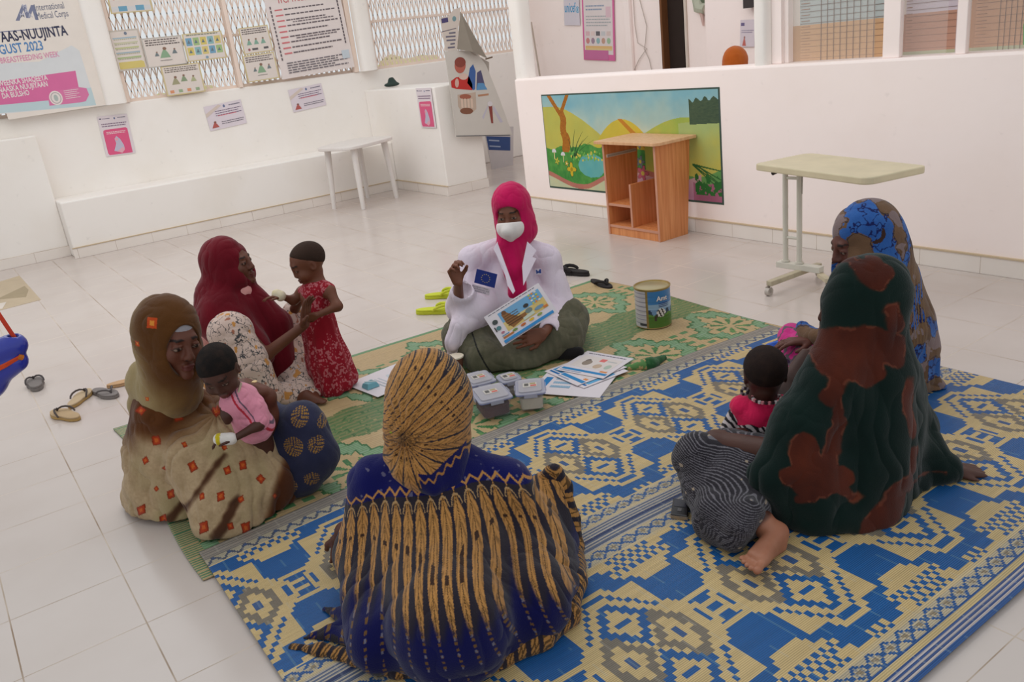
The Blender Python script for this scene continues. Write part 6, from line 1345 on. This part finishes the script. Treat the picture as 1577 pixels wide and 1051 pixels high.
# ---------------------------------------------------------------- 4. woman seen from behind in blue and gold
def bluegold():
    R0 = 2.10; root = thing('person', 'woman seen from behind in blue and gold feather-patterned headscarf and shawl', 'person', V(680, 950, R0) * (1, 1, 0)); P = lambda x, y, r=0: V(x, y, R0 + r)
    H_ = Head(P(662, 618, .03), D(.12, .05, -1), D(.02, 1, .15), 1.08)
    j = dict(head=H_, neck=P(664, 700, .03), chest=P(675, 770, .03), waist=P(685, 850, .0), hip=P(690, 935, -.02), shR=P(770, 740, .03), elR=P(820, 850, .06), wrR=P(800, 900, .2), shL=P(590, 745, .03), elL=P(575, 830, .10), wrL=P(545, 822, .16),
             knR=P(846, 770, .22), anR=P(850, 860, .40), knL=P(600, 860, .3), anL=P(680, 860, .4))
    j['wrL'] = P(528, 815, .16); S = body(j); S.cone(P(560, 800, .14), P(528, 822, .16), .030, .024, .02)
    hand(S, P(527, 826, .16), D(-.2, -1, -.1), D(-.2, -.2, 1) * -1, side=-1, k=.95, curl=(.1, .1, .12, .15), thumb=.2, spread=.14); clampz(S, .02)
    S.build('body', M_skin, root, h=.006, color=skin(j, (92, 54, 42)))
    GO, DK, NV = np.array((178, 132, 76.)), np.array((42, 38, 50.)), np.array((12, 15, 80.))
    def feather(u, v, Q, tip):
        """u stripe coordinate (1 per stripe), v 0 at the feather tips growing along the stripe"""
        f = u - np.floor(u) - .5; wv = .40 * sstep(-.01, .06, v) + .03; base = np.tile(DK, (len(u), 1)); base = mixc(base, NV * 1.1, sstep(-.02, -.10, v) * .9)
        barb = np.sin(v * 260 - np.abs(f) * 24); g = mixc(GO, GO * .62, (barb > .1) * 1.0 * (np.abs(f) > .05)); g = mixc(g, GO * 1.12, fbm(Q, 60, 4)); m = (np.abs(f) < wv); base[m] = g[m]
        m = np.abs(f) < .03; base[m & (v > .0)] = GO * .5; m = (np.abs(np.hypot(f * .06 / .06 * .9, (v - .035) * 12) - .36) < .03) & (v < .03) & (v > -.0); base[m] = (176, 146, 104)
        m = (np.abs(f) < .14) & (np.abs(v - .085) < .004); base[m] = (60, 40, 30); return base
    # shawl
    K = Sculpt(); K.cone(P(667, 722, .03), P(672, 790, .02), .115, .175, .06); K.chain([P(672, 790, .02), P(684, 870, -.04), fl(695, 960, .14)], [.175, .21, .16], .07); K.cone(P(640, 718, .03), P(583, 742, .03), .07, .074, .04); K.cone(P(690, 718, .03), P(772, 748, .03), .07, .078, .04)
    K.chain([P(575, 750, .03), P(562, 850, .04), fl(585, 985, .08)], [.072, .085, .09], .05); K.chain([P(778, 760, .03), P(812, 840, .04), fl(822, 925, .10)], [.085, .12, .11], .05); K.chain([P(800, 800, .10), P(845, 752, .18)], [.10, .05], .05); K.chain([P(845, 755, .18), P(858, 830, .12), fl(862, 900, .07)], [.05, .062, .062], .04)
    K.chain([fl(590, 982, .06), fl(640, 996, .06), fl(700, 1000, .06), fl(765, 982, .06), fl(825, 942, .06)], [.050] * 5, .05); K.cone(fl(690, 945, .10), fl(690, 985, .07), .13, .07, .06); K.chain([fl(560, 985, .04), fl(515, 975, .025), fl(470, 985, .012)], [.04, .022, .010], .03); K.chain([fl(545, 950, .04), fl(500, 940, .02)], [.03, .014], .03); K.cone(P(640, 900, .12), P(760, 900, .16), .12, .12, .06); clampz(K, .013)
    ax = P(668, 700, .03)
    def sh(Q):
        s_ = Q @ RT - ax @ RT; z = Q[:, 2]; zt = ax[2]; f = Q @ FW - ax @ FW; dz = zt - z; u = (s_ - .10 * dz) / (.031 + .034 * np.clip(dz, 0, .6)); v = dz - .050 - .9 * s_ * s_
        base = feather(u, v, Q, 0); ff = u - np.floor(u) - .5; w = .40 * (1 - .75 * sstep(.04, .20, v)); base[(np.abs(ff) > w) & (v > .03)] = DK
        fade = sstep(.11, .22, v + .015 * np.sin(u * 2 * PI)); navy = np.tile(NV, (len(u), 1)); dots = (np.abs(ff) < .09) & (np.sin(v * 420) > .1); navy[dots & (v < .25)] = GO * .6; dd = (np.abs((u % 1) - .5) < .06) & (np.abs(((v * 26) % 1) - .5) < .10); navy[dd] = (110, 110, 130)
        c = mixc(mixc(base, DK * .8 + NV * .25, fade * .3), navy, sstep(.15, .8, fade)); top = v < -.005; c[top] = NV * 1.15; sp = top & (vnoise(Q, 80, 5) > .84); c[sp] = (96, 96, 130); zz = np.abs(v + .016 + .008 * (4 * np.abs(((u * 1.0) % 1) - .5) - 1)) < .0035; c[zz] = (190, 140, 80)
        m = (z < .09) & (np.abs(ff) < .16 * sstep(.10, .03, z)) & (np.sin(v * 420) > -.3); c[m] = GO * .65; m = (z < .045) & (np.abs(ff) > .25); c[m] = DK
        return c
    K.build('feather_shawl', M_cloth, root, h=.0055, sub=1, color=sh, disp=lambda Q: wrinkle(Q, .008, 3.6, 9, (1.3, 1.3, .6)) * sstep(.62, .4, Q[:, 2]) + sfold(Q, (0, 0, 1), ax, 9, .006) * sstep(.45, .1, Q[:, 2]))
    hp = [P(836, 738, .16), P(852, 728, .17), P(868, 750, .17), P(878, 800, .14), P(884, 850, .10), fl(885, 895, .05), fl(872, 945, .04), fl(832, 985, .035), fl(765, 1016, .03), fl(690, 1034, .028), fl(610, 1032, .028), fl(550, 1015, .025), fl(495, 1003, .02), fl(450, 998, .014)]
    hr = [.018, .024, .026, .028, .032, .036, .036, .034, .030, .026, .024, .022, .018, .010]; K = Sculpt(); K.chain(hp, hr, .02); clampz(K, .013)
    L_ = np.concatenate([[0], np.cumsum([np.linalg.norm(hp[i + 1] - hp[i]) for i in range(len(hp) - 1)])])
    def hemc(Q):
        best = np.full(len(Q), 9.0); arc = np.zeros(len(Q))
        for i in range(len(hp) - 1):
            v = hp[i + 1] - hp[i]; t = np.clip(((Q - hp[i]) @ v) / (v @ v), 0, 1); d = np.linalg.norm(Q - hp[i] - t[:, None] * v, axis=1); m = d < best; best[m] = d[m]; arc[m] = L_[i] + t[m] * (L_[i + 1] - L_[i])
        a = arc / .034 + (Q[:, 2] * 9) + .4 * fbm(Q, 20, 3); f = a - np.floor(a) - .5; c = np.tile(DK, (len(Q), 1)); m = np.abs(f) < .30; g = mixc(GO, GO * .55, ((np.sin(a * 2 * PI * 3 + Q[:, 2] * 300) > .2) * 1.0)); c[m] = g[m]; c[np.abs(f) < .04] = GO * .5; return c
    K.build('shawl_hem', M_cloth, root, h=.005, sub=1, color=hemc, disp=lambda Q: wrinkle(Q, .004, 12, 9))
    # headscarf
    kn = P(622, 668, -.10)
    K = Sculpt(); K.ell(P(661, 618, .03), (.122, .128, .150), frame(D(.12, .05, -1), D(.05, 1, .1)), .03); K.ell(P(650, 660, -.02), (.088, .10, .09), k=.05); K.cone(P(655, 672, .0), P(664, 718, .0), .085, .095, .05); K.chain([P(628, 680, -.04), P(640, 712, -.06), P(668, 752, -.10)], [.045, .062, .018], .04); K.cone(P(690, 680, .02), P(690, 735, -.04), .06, .04, .04); K.cone(P(606, 700, -.02), P(625, 690, -.04), .03, .04, .03); K.ell(kn - FW * .005, (.020, .02, .020), k=.03)
    def hs(Q):
        d = Q - kn; a_, b_ = d @ RT, d[:, 2]; r = np.sqrt(a_ ** 2 + b_ ** 2 + (.6 * (d @ FW)) ** 2); th = np.arctan2(b_ + .02, a_)
        q = (a_ * .82 + b_ * .57); p = (-a_ * .57 + b_ * .82)          # along and across the flow
        wv = .015 + .050 * np.clip(q / .2, -.3, 1.2) * .35; u = p / np.maximum(wv, .012) + 1.8 * np.clip(q, -.1, .3); v = .215 - q + .02 * 0; v = v - .6 * (p - .05) ** 2
        c = feather(u + .5, v, Q, 0); low = b_ < -.02; cc = feather(th * 3.0 + .3, r * 1.0 + .02, Q, 0); w = sstep(.0, -.03, b_); c = mixc(c, cc, w); c = mixc(c, DK, .8 * sstep(.024, .006, r))
        e = np.abs(d @ FW - .20) < 0; q2 = H_.loc(Q); m = q2[:, 1] > .045; c[m] = NV; m = (q2[:, 1] > .04) & (vnoise(Q, 80, 5) > .84); c[m] = (90, 90, 120)
        lw = (Q - P(668, 752, -.1)); m = (np.abs(lw @ RT) * 1.0 + 0 < .10) & (lw[:, 2] < .05 + .45 * np.abs(lw @ RT)) & (lw @ RT > -.03); c[m] = NV * 1.1; zz = m & (np.abs(lw[:, 2] - .03 - .45 * np.abs(lw @ RT) + .007 * np.sin(lw @ RT * 260)) < .004); c[zz] = (176, 128, 70)
        return c
    def hsd(Q):
        d = Q - kn; th = np.arctan2(d[:, 2], d @ RT); r = np.linalg.norm(d, axis=1); return -.006 * np.exp(-(r / .020) ** 2) + .0035 * np.sin(th * 22 + 3 * fbm(Q, 8, 2)) * sstep(.17, .03, r) + wrinkle(Q, .002, 10, 3)
    K.build('feather_headscarf', M_cloth, root, h=.0050, sub=1, color=hs, disp=hsd)
    m = Sculpt(); m.ell(P(608, 666, -.075), (.014, .014, .012), k=.01); m.build('green_hair_tie', M_cloth, root, h=.003, color=(160, 180, 40))
bluegold()
# ---------------------------------------------------------------- 5. woman in dark green tie-dye shawl
def green():
    R0 = 2.32; root = thing('person', 'woman seen from behind in dark green and rust tie-dyed shawl leaning on one hand', 'person', V(1280, 820, R0) * (1, 1, 0)); P = lambda x, y, r=0: V(x, y, R0 + r)
    H_ = Head(P(1318, 470, .04), D(-.96, -.12, -.26), D(-.10, 1, .0), 1.0)
    j = dict(head=H_, neck=P(1330, 535, .05), chest=P(1320, 600, .05), waist=P(1305, 690, .03), hip=P(1295, 775, .0), shL=P(1262, 600, -.02), elL=P(1215, 715, -.08), wrL=P(1130, 684, .12), shR=P(1385, 590, .12), elR=P(1425, 665, .22), wrR=fl(1466, 722, .045),
             knL=P(1078, 725, .08), anL=P(1150, 780, -.08), knR=P(1120, 700, .3), anR=P(1200, 790, .1))
    S = body(j); S.chain([P(1205, 700, -.05), P(1102, 682, .10), P(1150, 670, .22)], [.045, .038, .026], .02); hand(S, fl(1468, 722, .040), nrm(fl(1515, 729, .02) - fl(1468, 722, .045)), (0, 0, -1), side=-1, k=1.0, curl=(.12, .1, .1, .14), thumb=.1, spread=.16)
    hl = fl(1198, 820, .058); tp = fl(1152, 880, .042); ank = hl + D(-.6, .35, -.5) * .055; foot(S, ank, hl, nrm(tp - hl), D(.05, -1, .1), .95, side=1); S.cone(P(1150, 772, .0), ank, .040, .031, .03)
    clampz(S, .02)
    def ex(Q, o):
        d = Q - P(1180, 850, -.33); sole = (np.abs(d @ RT) < .10) & (Q[:, 2] < .2) & (((Q - P(1150, 870, -.3)) @ FW) < .09); a = fl(1205, 818, .06); b = fl(1148, 888, .03); v = b - a; t = np.clip(((Q - a) @ v) / (v @ v), -.1, 1.1); dist = np.linalg.norm(Q - a - t[:, None] * v, axis=1)
        w = sstep(.066, .050, dist) * sstep(.10, -.02, (Q[:, 2] - .10)); return mixc(o, mixc((160, 104, 80), (184, 132, 106), fbm(Q, 24, 3)), w)
    S.build('body', M_skin, root, h=.004, color=skin(j, (78, 46, 36), ex))
    # striped trousers
    K = Sculpt(); K.chain([P(1230, 780, .02), P(1160, 730, .04), P(1078, 706, .10)], [.14, .12, .075], .05); K.chain([P(1076, 706, .08), P(1095, 750, .02), P(1110, 800, -.14), P(1128, 826, -.22)], [.078, .085, .075, .05], .04); K.cone(P(1110, 740, .05), P(1150, 790, -.14), .10, .075, .05); K.cone(P(1120, 700, .15), P(1200, 740, .15), .09, .1, .05); K.cone(P(1140, 815, -.24), P(1150, 790, -.2), .04, .05, .03); clampz(K, .014)
    def stp(Q):
        c = mixc((36, 34, 42), (50, 48, 56), fbm(Q, 20, 3)); w = fbm(Q, 7, 9); a = np.sin((Q[:, 2] * 1.0 + (Q @ RT) * .35 + .05 * w) * 900); c[a > .62] = (112, 112, 122); m = (vnoise(Q * (1, 1, 2.2), 34, 33) > .90); c[m] = (168, 156, 140); return c
    K.build('striped_trousers', M_cloth, root, h=.0055, sub=1, color=stp, disp=lambda Q: wrinkle(Q, .007, 7, 6))
    # shawl
    K = Sculpt(); K.cone(H_.w((0, -.03, -.06)), P(1335, 560, .05), .105, .13, .06); K.chain([P(1325, 590, .04), P(1310, 680, .02), P(1300, 770, -.02)], [.155, .185, .195], .07); K.chain([P(1285, 600, -.01), P(1235, 660, -.06), P(1195, 735, -.10), P(1215, 790, -.12)], [.09, .095, .075, .06], .05); K.chain([P(1245, 720, -.10), P(1260, 790, -.14)], [.10, .085], .05)
    K.chain([P(1375, 585, .10), P(1400, 660, .16), fl(1430, 712, .07), fl(1462, 722, .055)], [.095, .085, .062, .045], .05); K.cone(P(1365, 640, .06), P(1370, 770, .02), .12, .10, .05); K.chain([P(1290, 800, -.14), P(1340, 800, -.08), P(1385, 765, .02)], [.07, .08, .07], .05); K.cone(P(1400, 700, .16), fl(1410, 742, .03), .05, .03, .04); K.cone(fl(1435, 738, .03), fl(1464, 735, .03), .02, .02, .03)
    K.cone(fl(1478, 722, .045), fl(1510, 724, .045), .030, .035, .01, -1)
    H_.hood(K, .030, (-.030, .006)); K.ell(H_.w((0, -.060, -.02)), (.095, .070, .105), H_.R, .04); K.ell(H_.w((0, .030, -.025)), (.084, .082, .112), H_.R, .02); H_.face_cut(K, .060, .10, -.02, .085); K.cone(H_.w((0, .02, -.10)), P(1280, 590, -.02), .085, .10, .05); clampz(K, .014)
    blobs = [((1320, 408), (1362, 430), .022), ((1290, 412), (1320, 402), .016), ((1345, 408), (1362, 440), .010), ((1378, 480), (1385, 505), .026), ((1330, 535), (1375, 540), .052), ((1290, 560), (1340, 560), .048), ((1275, 600), (1300, 560), .030), ((1280, 630), (1285, 600), .012), ((1215, 680), (1245, 720), .036), ((1195, 710), (1225, 730), .03), ((1240, 720), (1272, 715), .03), ((1208, 745), (1225, 735), .022), ((1255, 700), (1285, 640), .016), ((1290, 740), (1270, 725), .014), ((1310, 780), (1350, 760), .040), ((1345, 750), (1372, 730), .026), ((1300, 810), (1330, 805), .028), ((1230, 832), (1290, 822), .022), ((1392, 590), (1400, 650), .012), ((1400, 690), (1392, 720), .010), ((1400, 738), (1470, 740), .012), ((1352, 400), (1375, 425), .01)]
    def tie(Q):
        n = fbm(Q, 9, 3) - .54; n2 = fbm(Q, 34, 7) - .5; val = np.full(len(Q), 9.0)
        s_, z = Q @ RT, Q[:, 2]
        for a, b, r in blobs:
            A, B = P(*a, -.08), P(*b, -.08); v = np.array(((B - A) @ RT, (B - A)[2])); L2 = max(v @ v, 1e-6); ds, dz = s_ - A @ RT, z - A[2]; t = np.clip((ds * v[0] + dz * v[1]) / L2, 0, 1); val = np.minimum(val, np.hypot(ds - t * v[0], dz - t * v[1]) - r)
        val = val + n * .085 + n2 * .02; val = np.where(Q @ FW > R0 + .16, val + .05, val)
        back = mixc((6, 26, 24), (10, 36, 32), fbm(Q, 5, 9)); rust = mixc((92, 40, 24), (58, 24, 18), np.clip(fbm(Q * (1, 1, .6), 16, 21) * 1.5 - .3, 0, 1)); c = mixc(back, rust, sstep(.006, -.006, val)); c = mixc(c, (128, 74, 56), sstep(.006, .001, np.abs(val + .004)) * .5 * (n2 > .02)); return c
    K.build('green_shawl', M_cloth, root, h=.006, sub=1, color=tie, disp=lambda Q: wrinkle(Q, .009, 4, 19, (1.2, 1.2, .6)) + sfold(Q, (0, 0, 1), P(1330, 540, 0), 8, .006) * sstep(.6, .2, Q[:, 2]))
green()
def childback():
    R0 = 2.58; root = thing('child', 'small child seen from behind in hot pink top with zebra sleeves', 'child', V(1165, 700, R0) * (1, 1, 0)); P = lambda x, y, r=0: V(x, y, R0 + r)
    H_ = Head(P(1178, 577, .0), D(.10, -.28, -1), D(.05, 1, -.1), .88, True)
    j = dict(head=H_, neck=P(1174, 617, .0), chest=P(1168, 640, .02), waist=P(1162, 680, .05), hip=P(1158, 715, .08), shR=P(1200, 622, .03), elR=P(1216, 588, .10), wrR=P(1240, 548, .16), shL=P(1142, 632, .02), elL=P(1126, 660, .06), wrL=P(1130, 670, .14), knR=P(1150, 700, .25), anR=P(1130, 715, .35), knL=P(1200, 700, .25), anL=P(1200, 715, .35))
    S = body(j, .62, 1.0); S.chain([P(1196, 616, .03), P(1214, 586, .10), P(1240, 546, .16)], [.03, .026, .018], .02); hand(S, j['wrR'], D(.8, .3, -.3), D(0, -1, 0), side=1, k=.55, curl=(.3, .3, .3, .3), thumb=.2); clampz(S, .02)
    S.build('body', M_skin, root, h=.0045, color=skin(j, (70, 42, 34))); H_.hair(root, (36, 24, 22), .04)
    K = Sculpt(); K.cone(P(1168, 640, .0), P(1162, 700, .03), .080, .090, .03); K.cone(P(1142, 628, .01), P(1200, 624, .01), .042, .040, .02); K.ell(P(1174, 604, .0), (.045, .05, .035), k=.012, op=-1); K.build('pink_top', M_cloth, root, h=.0045, sub=1, color=lambda Q: np.where(((Q @ UP) > P(1165, 645, 0)[2] + .012 * np.sin(S_(Q) * 60))[:, None], mixc((214, 24, 82), (232, 46, 104), fbm(Q, 14, 2)), zebra(Q)), disp=lambda Q: wrinkle(Q, .003, 16, 3))
    K = Sculpt(); K.cone(P(1136, 636, .01), P(1126, 660, .02), .030, .036, .02); K.build('zebra_sleeve', M_cloth, root, h=.0045, sub=1, color=lambda Q: zebra(Q))
    K = Sculpt(); K.cone(P(1176, 656, -.055), P(1190, 650, -.05), .022, .022, .02); K.cone(P(1150, 664, -.045), P(1172, 660, -.055), .020, .022, .02); K.build('zebra_frill', M_cloth, root, h=.0045, sub=1, color=lambda Q: zebra(Q))
    m = MB()
    for k in range(26):
        t = 2 * PI * k / 26; p = H_.w((.052 * math.sin(t), -.022 - .045 * math.cos(t), -.088 - .012 * math.cos(t))); c = [(226, 150, 160), (60, 40, 46), (226, 220, 226)][k % 3]; m.tube([p - (0, 0, .0045), p + (0, 0, .0045)], .0055, c, 6)
    m.build('bead_necklace', M_plastic, smooth=True, root=root)
    for x, y in ((1147, 603), (1210, 628)):
        m = MB()
        for k in range(9): t = 2 * PI * k / 9; p = P(x, y, -.02) + RT * .011 * math.cos(t) + UP * .011 * math.sin(t); m.tube([p - (0, 0, .004), p + (0, 0, .004)], .0052, ((46, 34, 44), (150, 140, 150))[k % 2], 6)
        m.build('bead_cluster', M_plastic, smooth=True, root=root)
def zebra(Q):
    a = np.sin((Q @ RT * .8 + Q[:, 2] * .5 + .03 * fbm(Q, 22, 2)) * 330); return np.where((a > .1)[:, None], (34, 30, 36), (214, 208, 214)).astype(float)
childback()
# ---------------------------------------------------------------- 6. woman in blue and brown floral shawl, farthest right
def floral():
    R0 = 3.02; root = thing('person', 'seated woman in blue and brown floral shawl, farthest right, facing left', 'person', V(1370, 620, R0) * (1, 1, 0)); P = lambda x, y, r=0: V(x, y, R0 + r)
    H_ = Head(P(1322, 376, .0), D(-.95, -.20, .12), D(-.12, 1, .0), 1.02)
    j = dict(head=H_, neck=P(1335, 430, .05), chest=P(1345, 480, .05), waist=P(1350, 540, .05), hip=P(1355, 600, .05), shL=P(1335, 465, -.04), elL=P(1305, 522, -.06), wrL=P(1250, 525, .0), shR=P(1350, 455, .2), elR=P(1310, 520, .2), wrR=P(1260, 520, .15),
             knL=P(1240, 570, .0), anL=P(1250, 610, .1), knR=P(1250, 545, .25), anR=P(1270, 600, .3))
    S = body(j, fat=.66); hand(S, j['wrL'], D(-1, .1, 0), D(0, -1, .1), side=1, k=.95, curl=(.3, .3, .3, .3)); clampz(S, .02); S.build('body', M_skin, root, h=.006, color=skin(j, (96, 54, 44)))
    K = Sculpt(); K.chain([P(1330, 590, .05), P(1240, 560, .02), P(1228, 572, -.02)], [.15, .10, .07], .05); K.chain([P(1300, 560, .2), P(1225, 522, .18), P(1222, 545, .15)], [.1, .055, .06], .04); K.cone(P(1235, 540, .08), P(1215, 515, .2), .06, .035, .03); clampz(K, .016)
    def pkc(Q):
        n = fbm(Q, 16, 3); c = mixc((196, 40, 130), (222, 76, 158), n); m = np.abs(fbm(Q, 20, 9) - .5) < .045; c[m] = (104, 92, 104); m = vnoise(Q, 30, 5) > .82; c[m] = (60, 40, 70); return c
    K.build('pink_dress', M_cloth, root, h=.006, sub=1, color=pkc, disp=lambda Q: wrinkle(Q, .007, 7, 3))
    K = Sculpt(); H_.hood(K, .028, (-.03, .004)); K.ell(H_.w((0, -.08, -.03)), (.10, .085, .125), H_.R, .04); K.cone(H_.w((0, -.05, -.08)), P(1358, 440, .05), .12, .125, .06); K.chain([P(1360, 440, .05), P(1368, 500, .05), P(1372, 570, .05)], [.125, .155, .165], .06)
    K.chain([P(1400, 480, .05), P(1412, 540, .02), P(1418, 590, .0)], [.06, .065, .055], .05); K.chain([P(1405, 590, .0), P(1440, 600, -.02), P(1466, 606, -.02)], [.05, .03, .012], .04); K.chain([P(1345, 470, -.02), P(1305, 520, -.08), P(1260, 520, -.02)], [.1, .08, .045], .05); K.cone(P(1320, 420, -.02), P(1325, 470, -.04), .09, .1, .05); K.chain([P(1250, 520, .02), P(1238, 505, .08)], [.04, .03], .03)
    H_.face_cut(K, .056, .085, -.02, .026); clampz(K, .016)
    def fc(Q):
        a = fbm(Q, 13, 27); b = fbm(Q, 14, 15); c = mixc((98, 76, 58), (126, 98, 76), fbm(Q, 20, 2)); m = a > .52; bl = mixc((28, 72, 150), (66, 120, 196), fbm(Q, 18, 8)); c[m] = bl[m]; m = (np.abs(a - .49) < .012); c[m] = (60, 50, 50)
        m = (b > .60) & (a <= .49); c[m] = (132, 116, 118); v = (np.abs(fbm(Q, 34, 22) - .5) < .03) & (a > .49); c[v] = (20, 32, 92); m = (vnoise(Q, 22, 40) > .86); c[m] = (60, 40, 36)
        q = Q @ RT; m = (Q @ RT > P(1385, 520, 0) @ RT) & (Q @ RT < P(1412, 520, 0) @ RT) & (Q[:, 2] > .25) & (Q[:, 2] < .55) & (np.sin((Q @ RT) * 420) > .4); c[m] = (120, 96, 70); return c
    K.build('floral_shawl', M_cloth, root, h=.006, sub=1, color=fc, disp=lambda Q: wrinkle(Q, .009, 5, 29, (1.3, 1.3, .5)) + sfold(Q, (0, 0, 1), P(1345, 400, .05), 9, .007) * sstep(.7, .3, Q[:, 2]))
floral()
# ---------------------------------------------------------------- 7. person behind the right wall
def behind():
    y = 5.75; Q = lambda x, yy: onY(x, yy, y); c = Q(1133, 97); root = thing('person', 'person in orange-brown headscarf seated behind the right wall, only the crown showing', 'person', c * (1, 1, 0))
    H_ = Head(c + (0, 0, -.01), (-.3, 1, -.2), (0, 0, 1), 1.0); b = c * (1, 1, 0)
    j = dict(head=H_, neck=b + (0, 0, c[2] - .17), chest=b + (0, 0, c[2] - .35), waist=b + (0, 0, c[2] - .55), hip=b + (0, 0, c[2] - .72)); S = body(j); S.build('body', M_skin, root, h=.009, color=skin(j, (92, 54, 42)))
    K = Sculpt(); H_.hood(K, .028); K.cone(H_.w((0, -.02, -.08)), b + (0, 0, c[2] - .22), .10, .14, .05); K.cone(b + (0, 0, c[2] - .25), b + (0, 0, .02), .17, .26, .06); K.cone(b + (-.14, 0, c[2] - .26), b + (.14, 0, c[2] - .26), .07, .07, .04); H_.face_cut(K, .056, .085, -.02, .03); clampz(K, .003)
    K.build('orange_headscarf', M_cloth, root, h=.010, sub=1, color=lambda P_: mixc((186, 92, 30), (206, 116, 50), fbm(P_, 14, 3)), disp=lambda P_: wrinkle(P_, .003, 12, 3))
behind()

# ---------------------------------------------------------------- smaller pieces hang from the part they belong to
SUBS = {'food_container': {'sticker': 'lid', 'clip': 'lid', 'blue_seal': 'lid', 'contents': 'tub'}, 'mobile_phone': {'screen_and_key': 'phone_body', 'silver_edge': 'phone_body'}, 'milk_tin': {'tin_lettering': 'tin_wall'},
        'person': {'flag_badge': 'white_coat', 'badge_lettering': 'white_coat', 'coat_logo': 'white_coat', 'lapel': 'white_coat', 'pen': 'white_coat', 'mask_strap': 'face_mask', 'ring': 'body', 'grey_underscarf': 'head_shawl', 'green_hair_tie': 'feather_headscarf', 'shawl_hem': 'feather_shawl'},
        'child': {'hair': 'body', 'hand_bandage': 'body', 'pale_collar': 'pink_dress', 'zebra_frill': 'pink_top', 'zebra_sleeve': 'pink_top'}, 'swing_seat': {'lashing': 'seat'}, 'overbed_table': {'post_collar': 'post'}, 'paper_cup': {'cup_rim': 'cup_body'},
        'computer_desk': {'edge_band': 'side_panel', 'divider_edge': 'divider', 'shelf_edge': 'shelf', 'bottom_edge': 'bottom_shelf'}, 'display_banner': {'folded_back': 'title_panel', 'spreader_rod': 'picture_panel'}}
kind_of = lambda o: o.name.split('.')[0]
for root_ in [o for o in C.objects if o.parent is None and o.type == 'EMPTY']:
    rules = SUBS.get(kind_of(root_)); kids = sorted([o for o in C.objects if o.parent == root_], key=lambda o: o.name)
    if not rules: continue
    seen = {}
    for k_ in kids:
        host = rules.get(kind_of(k_))
        if not host: continue
        hosts = [h_ for h_ in kids if kind_of(h_) == host]
        if not hosts: continue
        i_ = seen.get(kind_of(k_), 0); seen[kind_of(k_)] = i_ + 1
        k_.parent = hosts[i_ % len(hosts)]; k_.matrix_parent_inverse = Matrix.Identity(4)
GROUPS = {'slipper': 'flip-flops left on the floor tiles', 'sandal': 'black sandals behind the green mat', 'picture_card': 'picture cards used in the lesson', 'poster': 'posters around the room', 'wall_sheet': 'small printed sheets taped to the walls', 'growth_chart': 'ruled charts in the right windows', 'shrub': 'shrubs outside the lattice windows', 'floor_mat': 'woven mats on the floor'}
for o_ in C.objects:
    if o_.parent is None and kind_of(o_) in GROUPS: o_['group'] = GROUPS[kind_of(o_)]
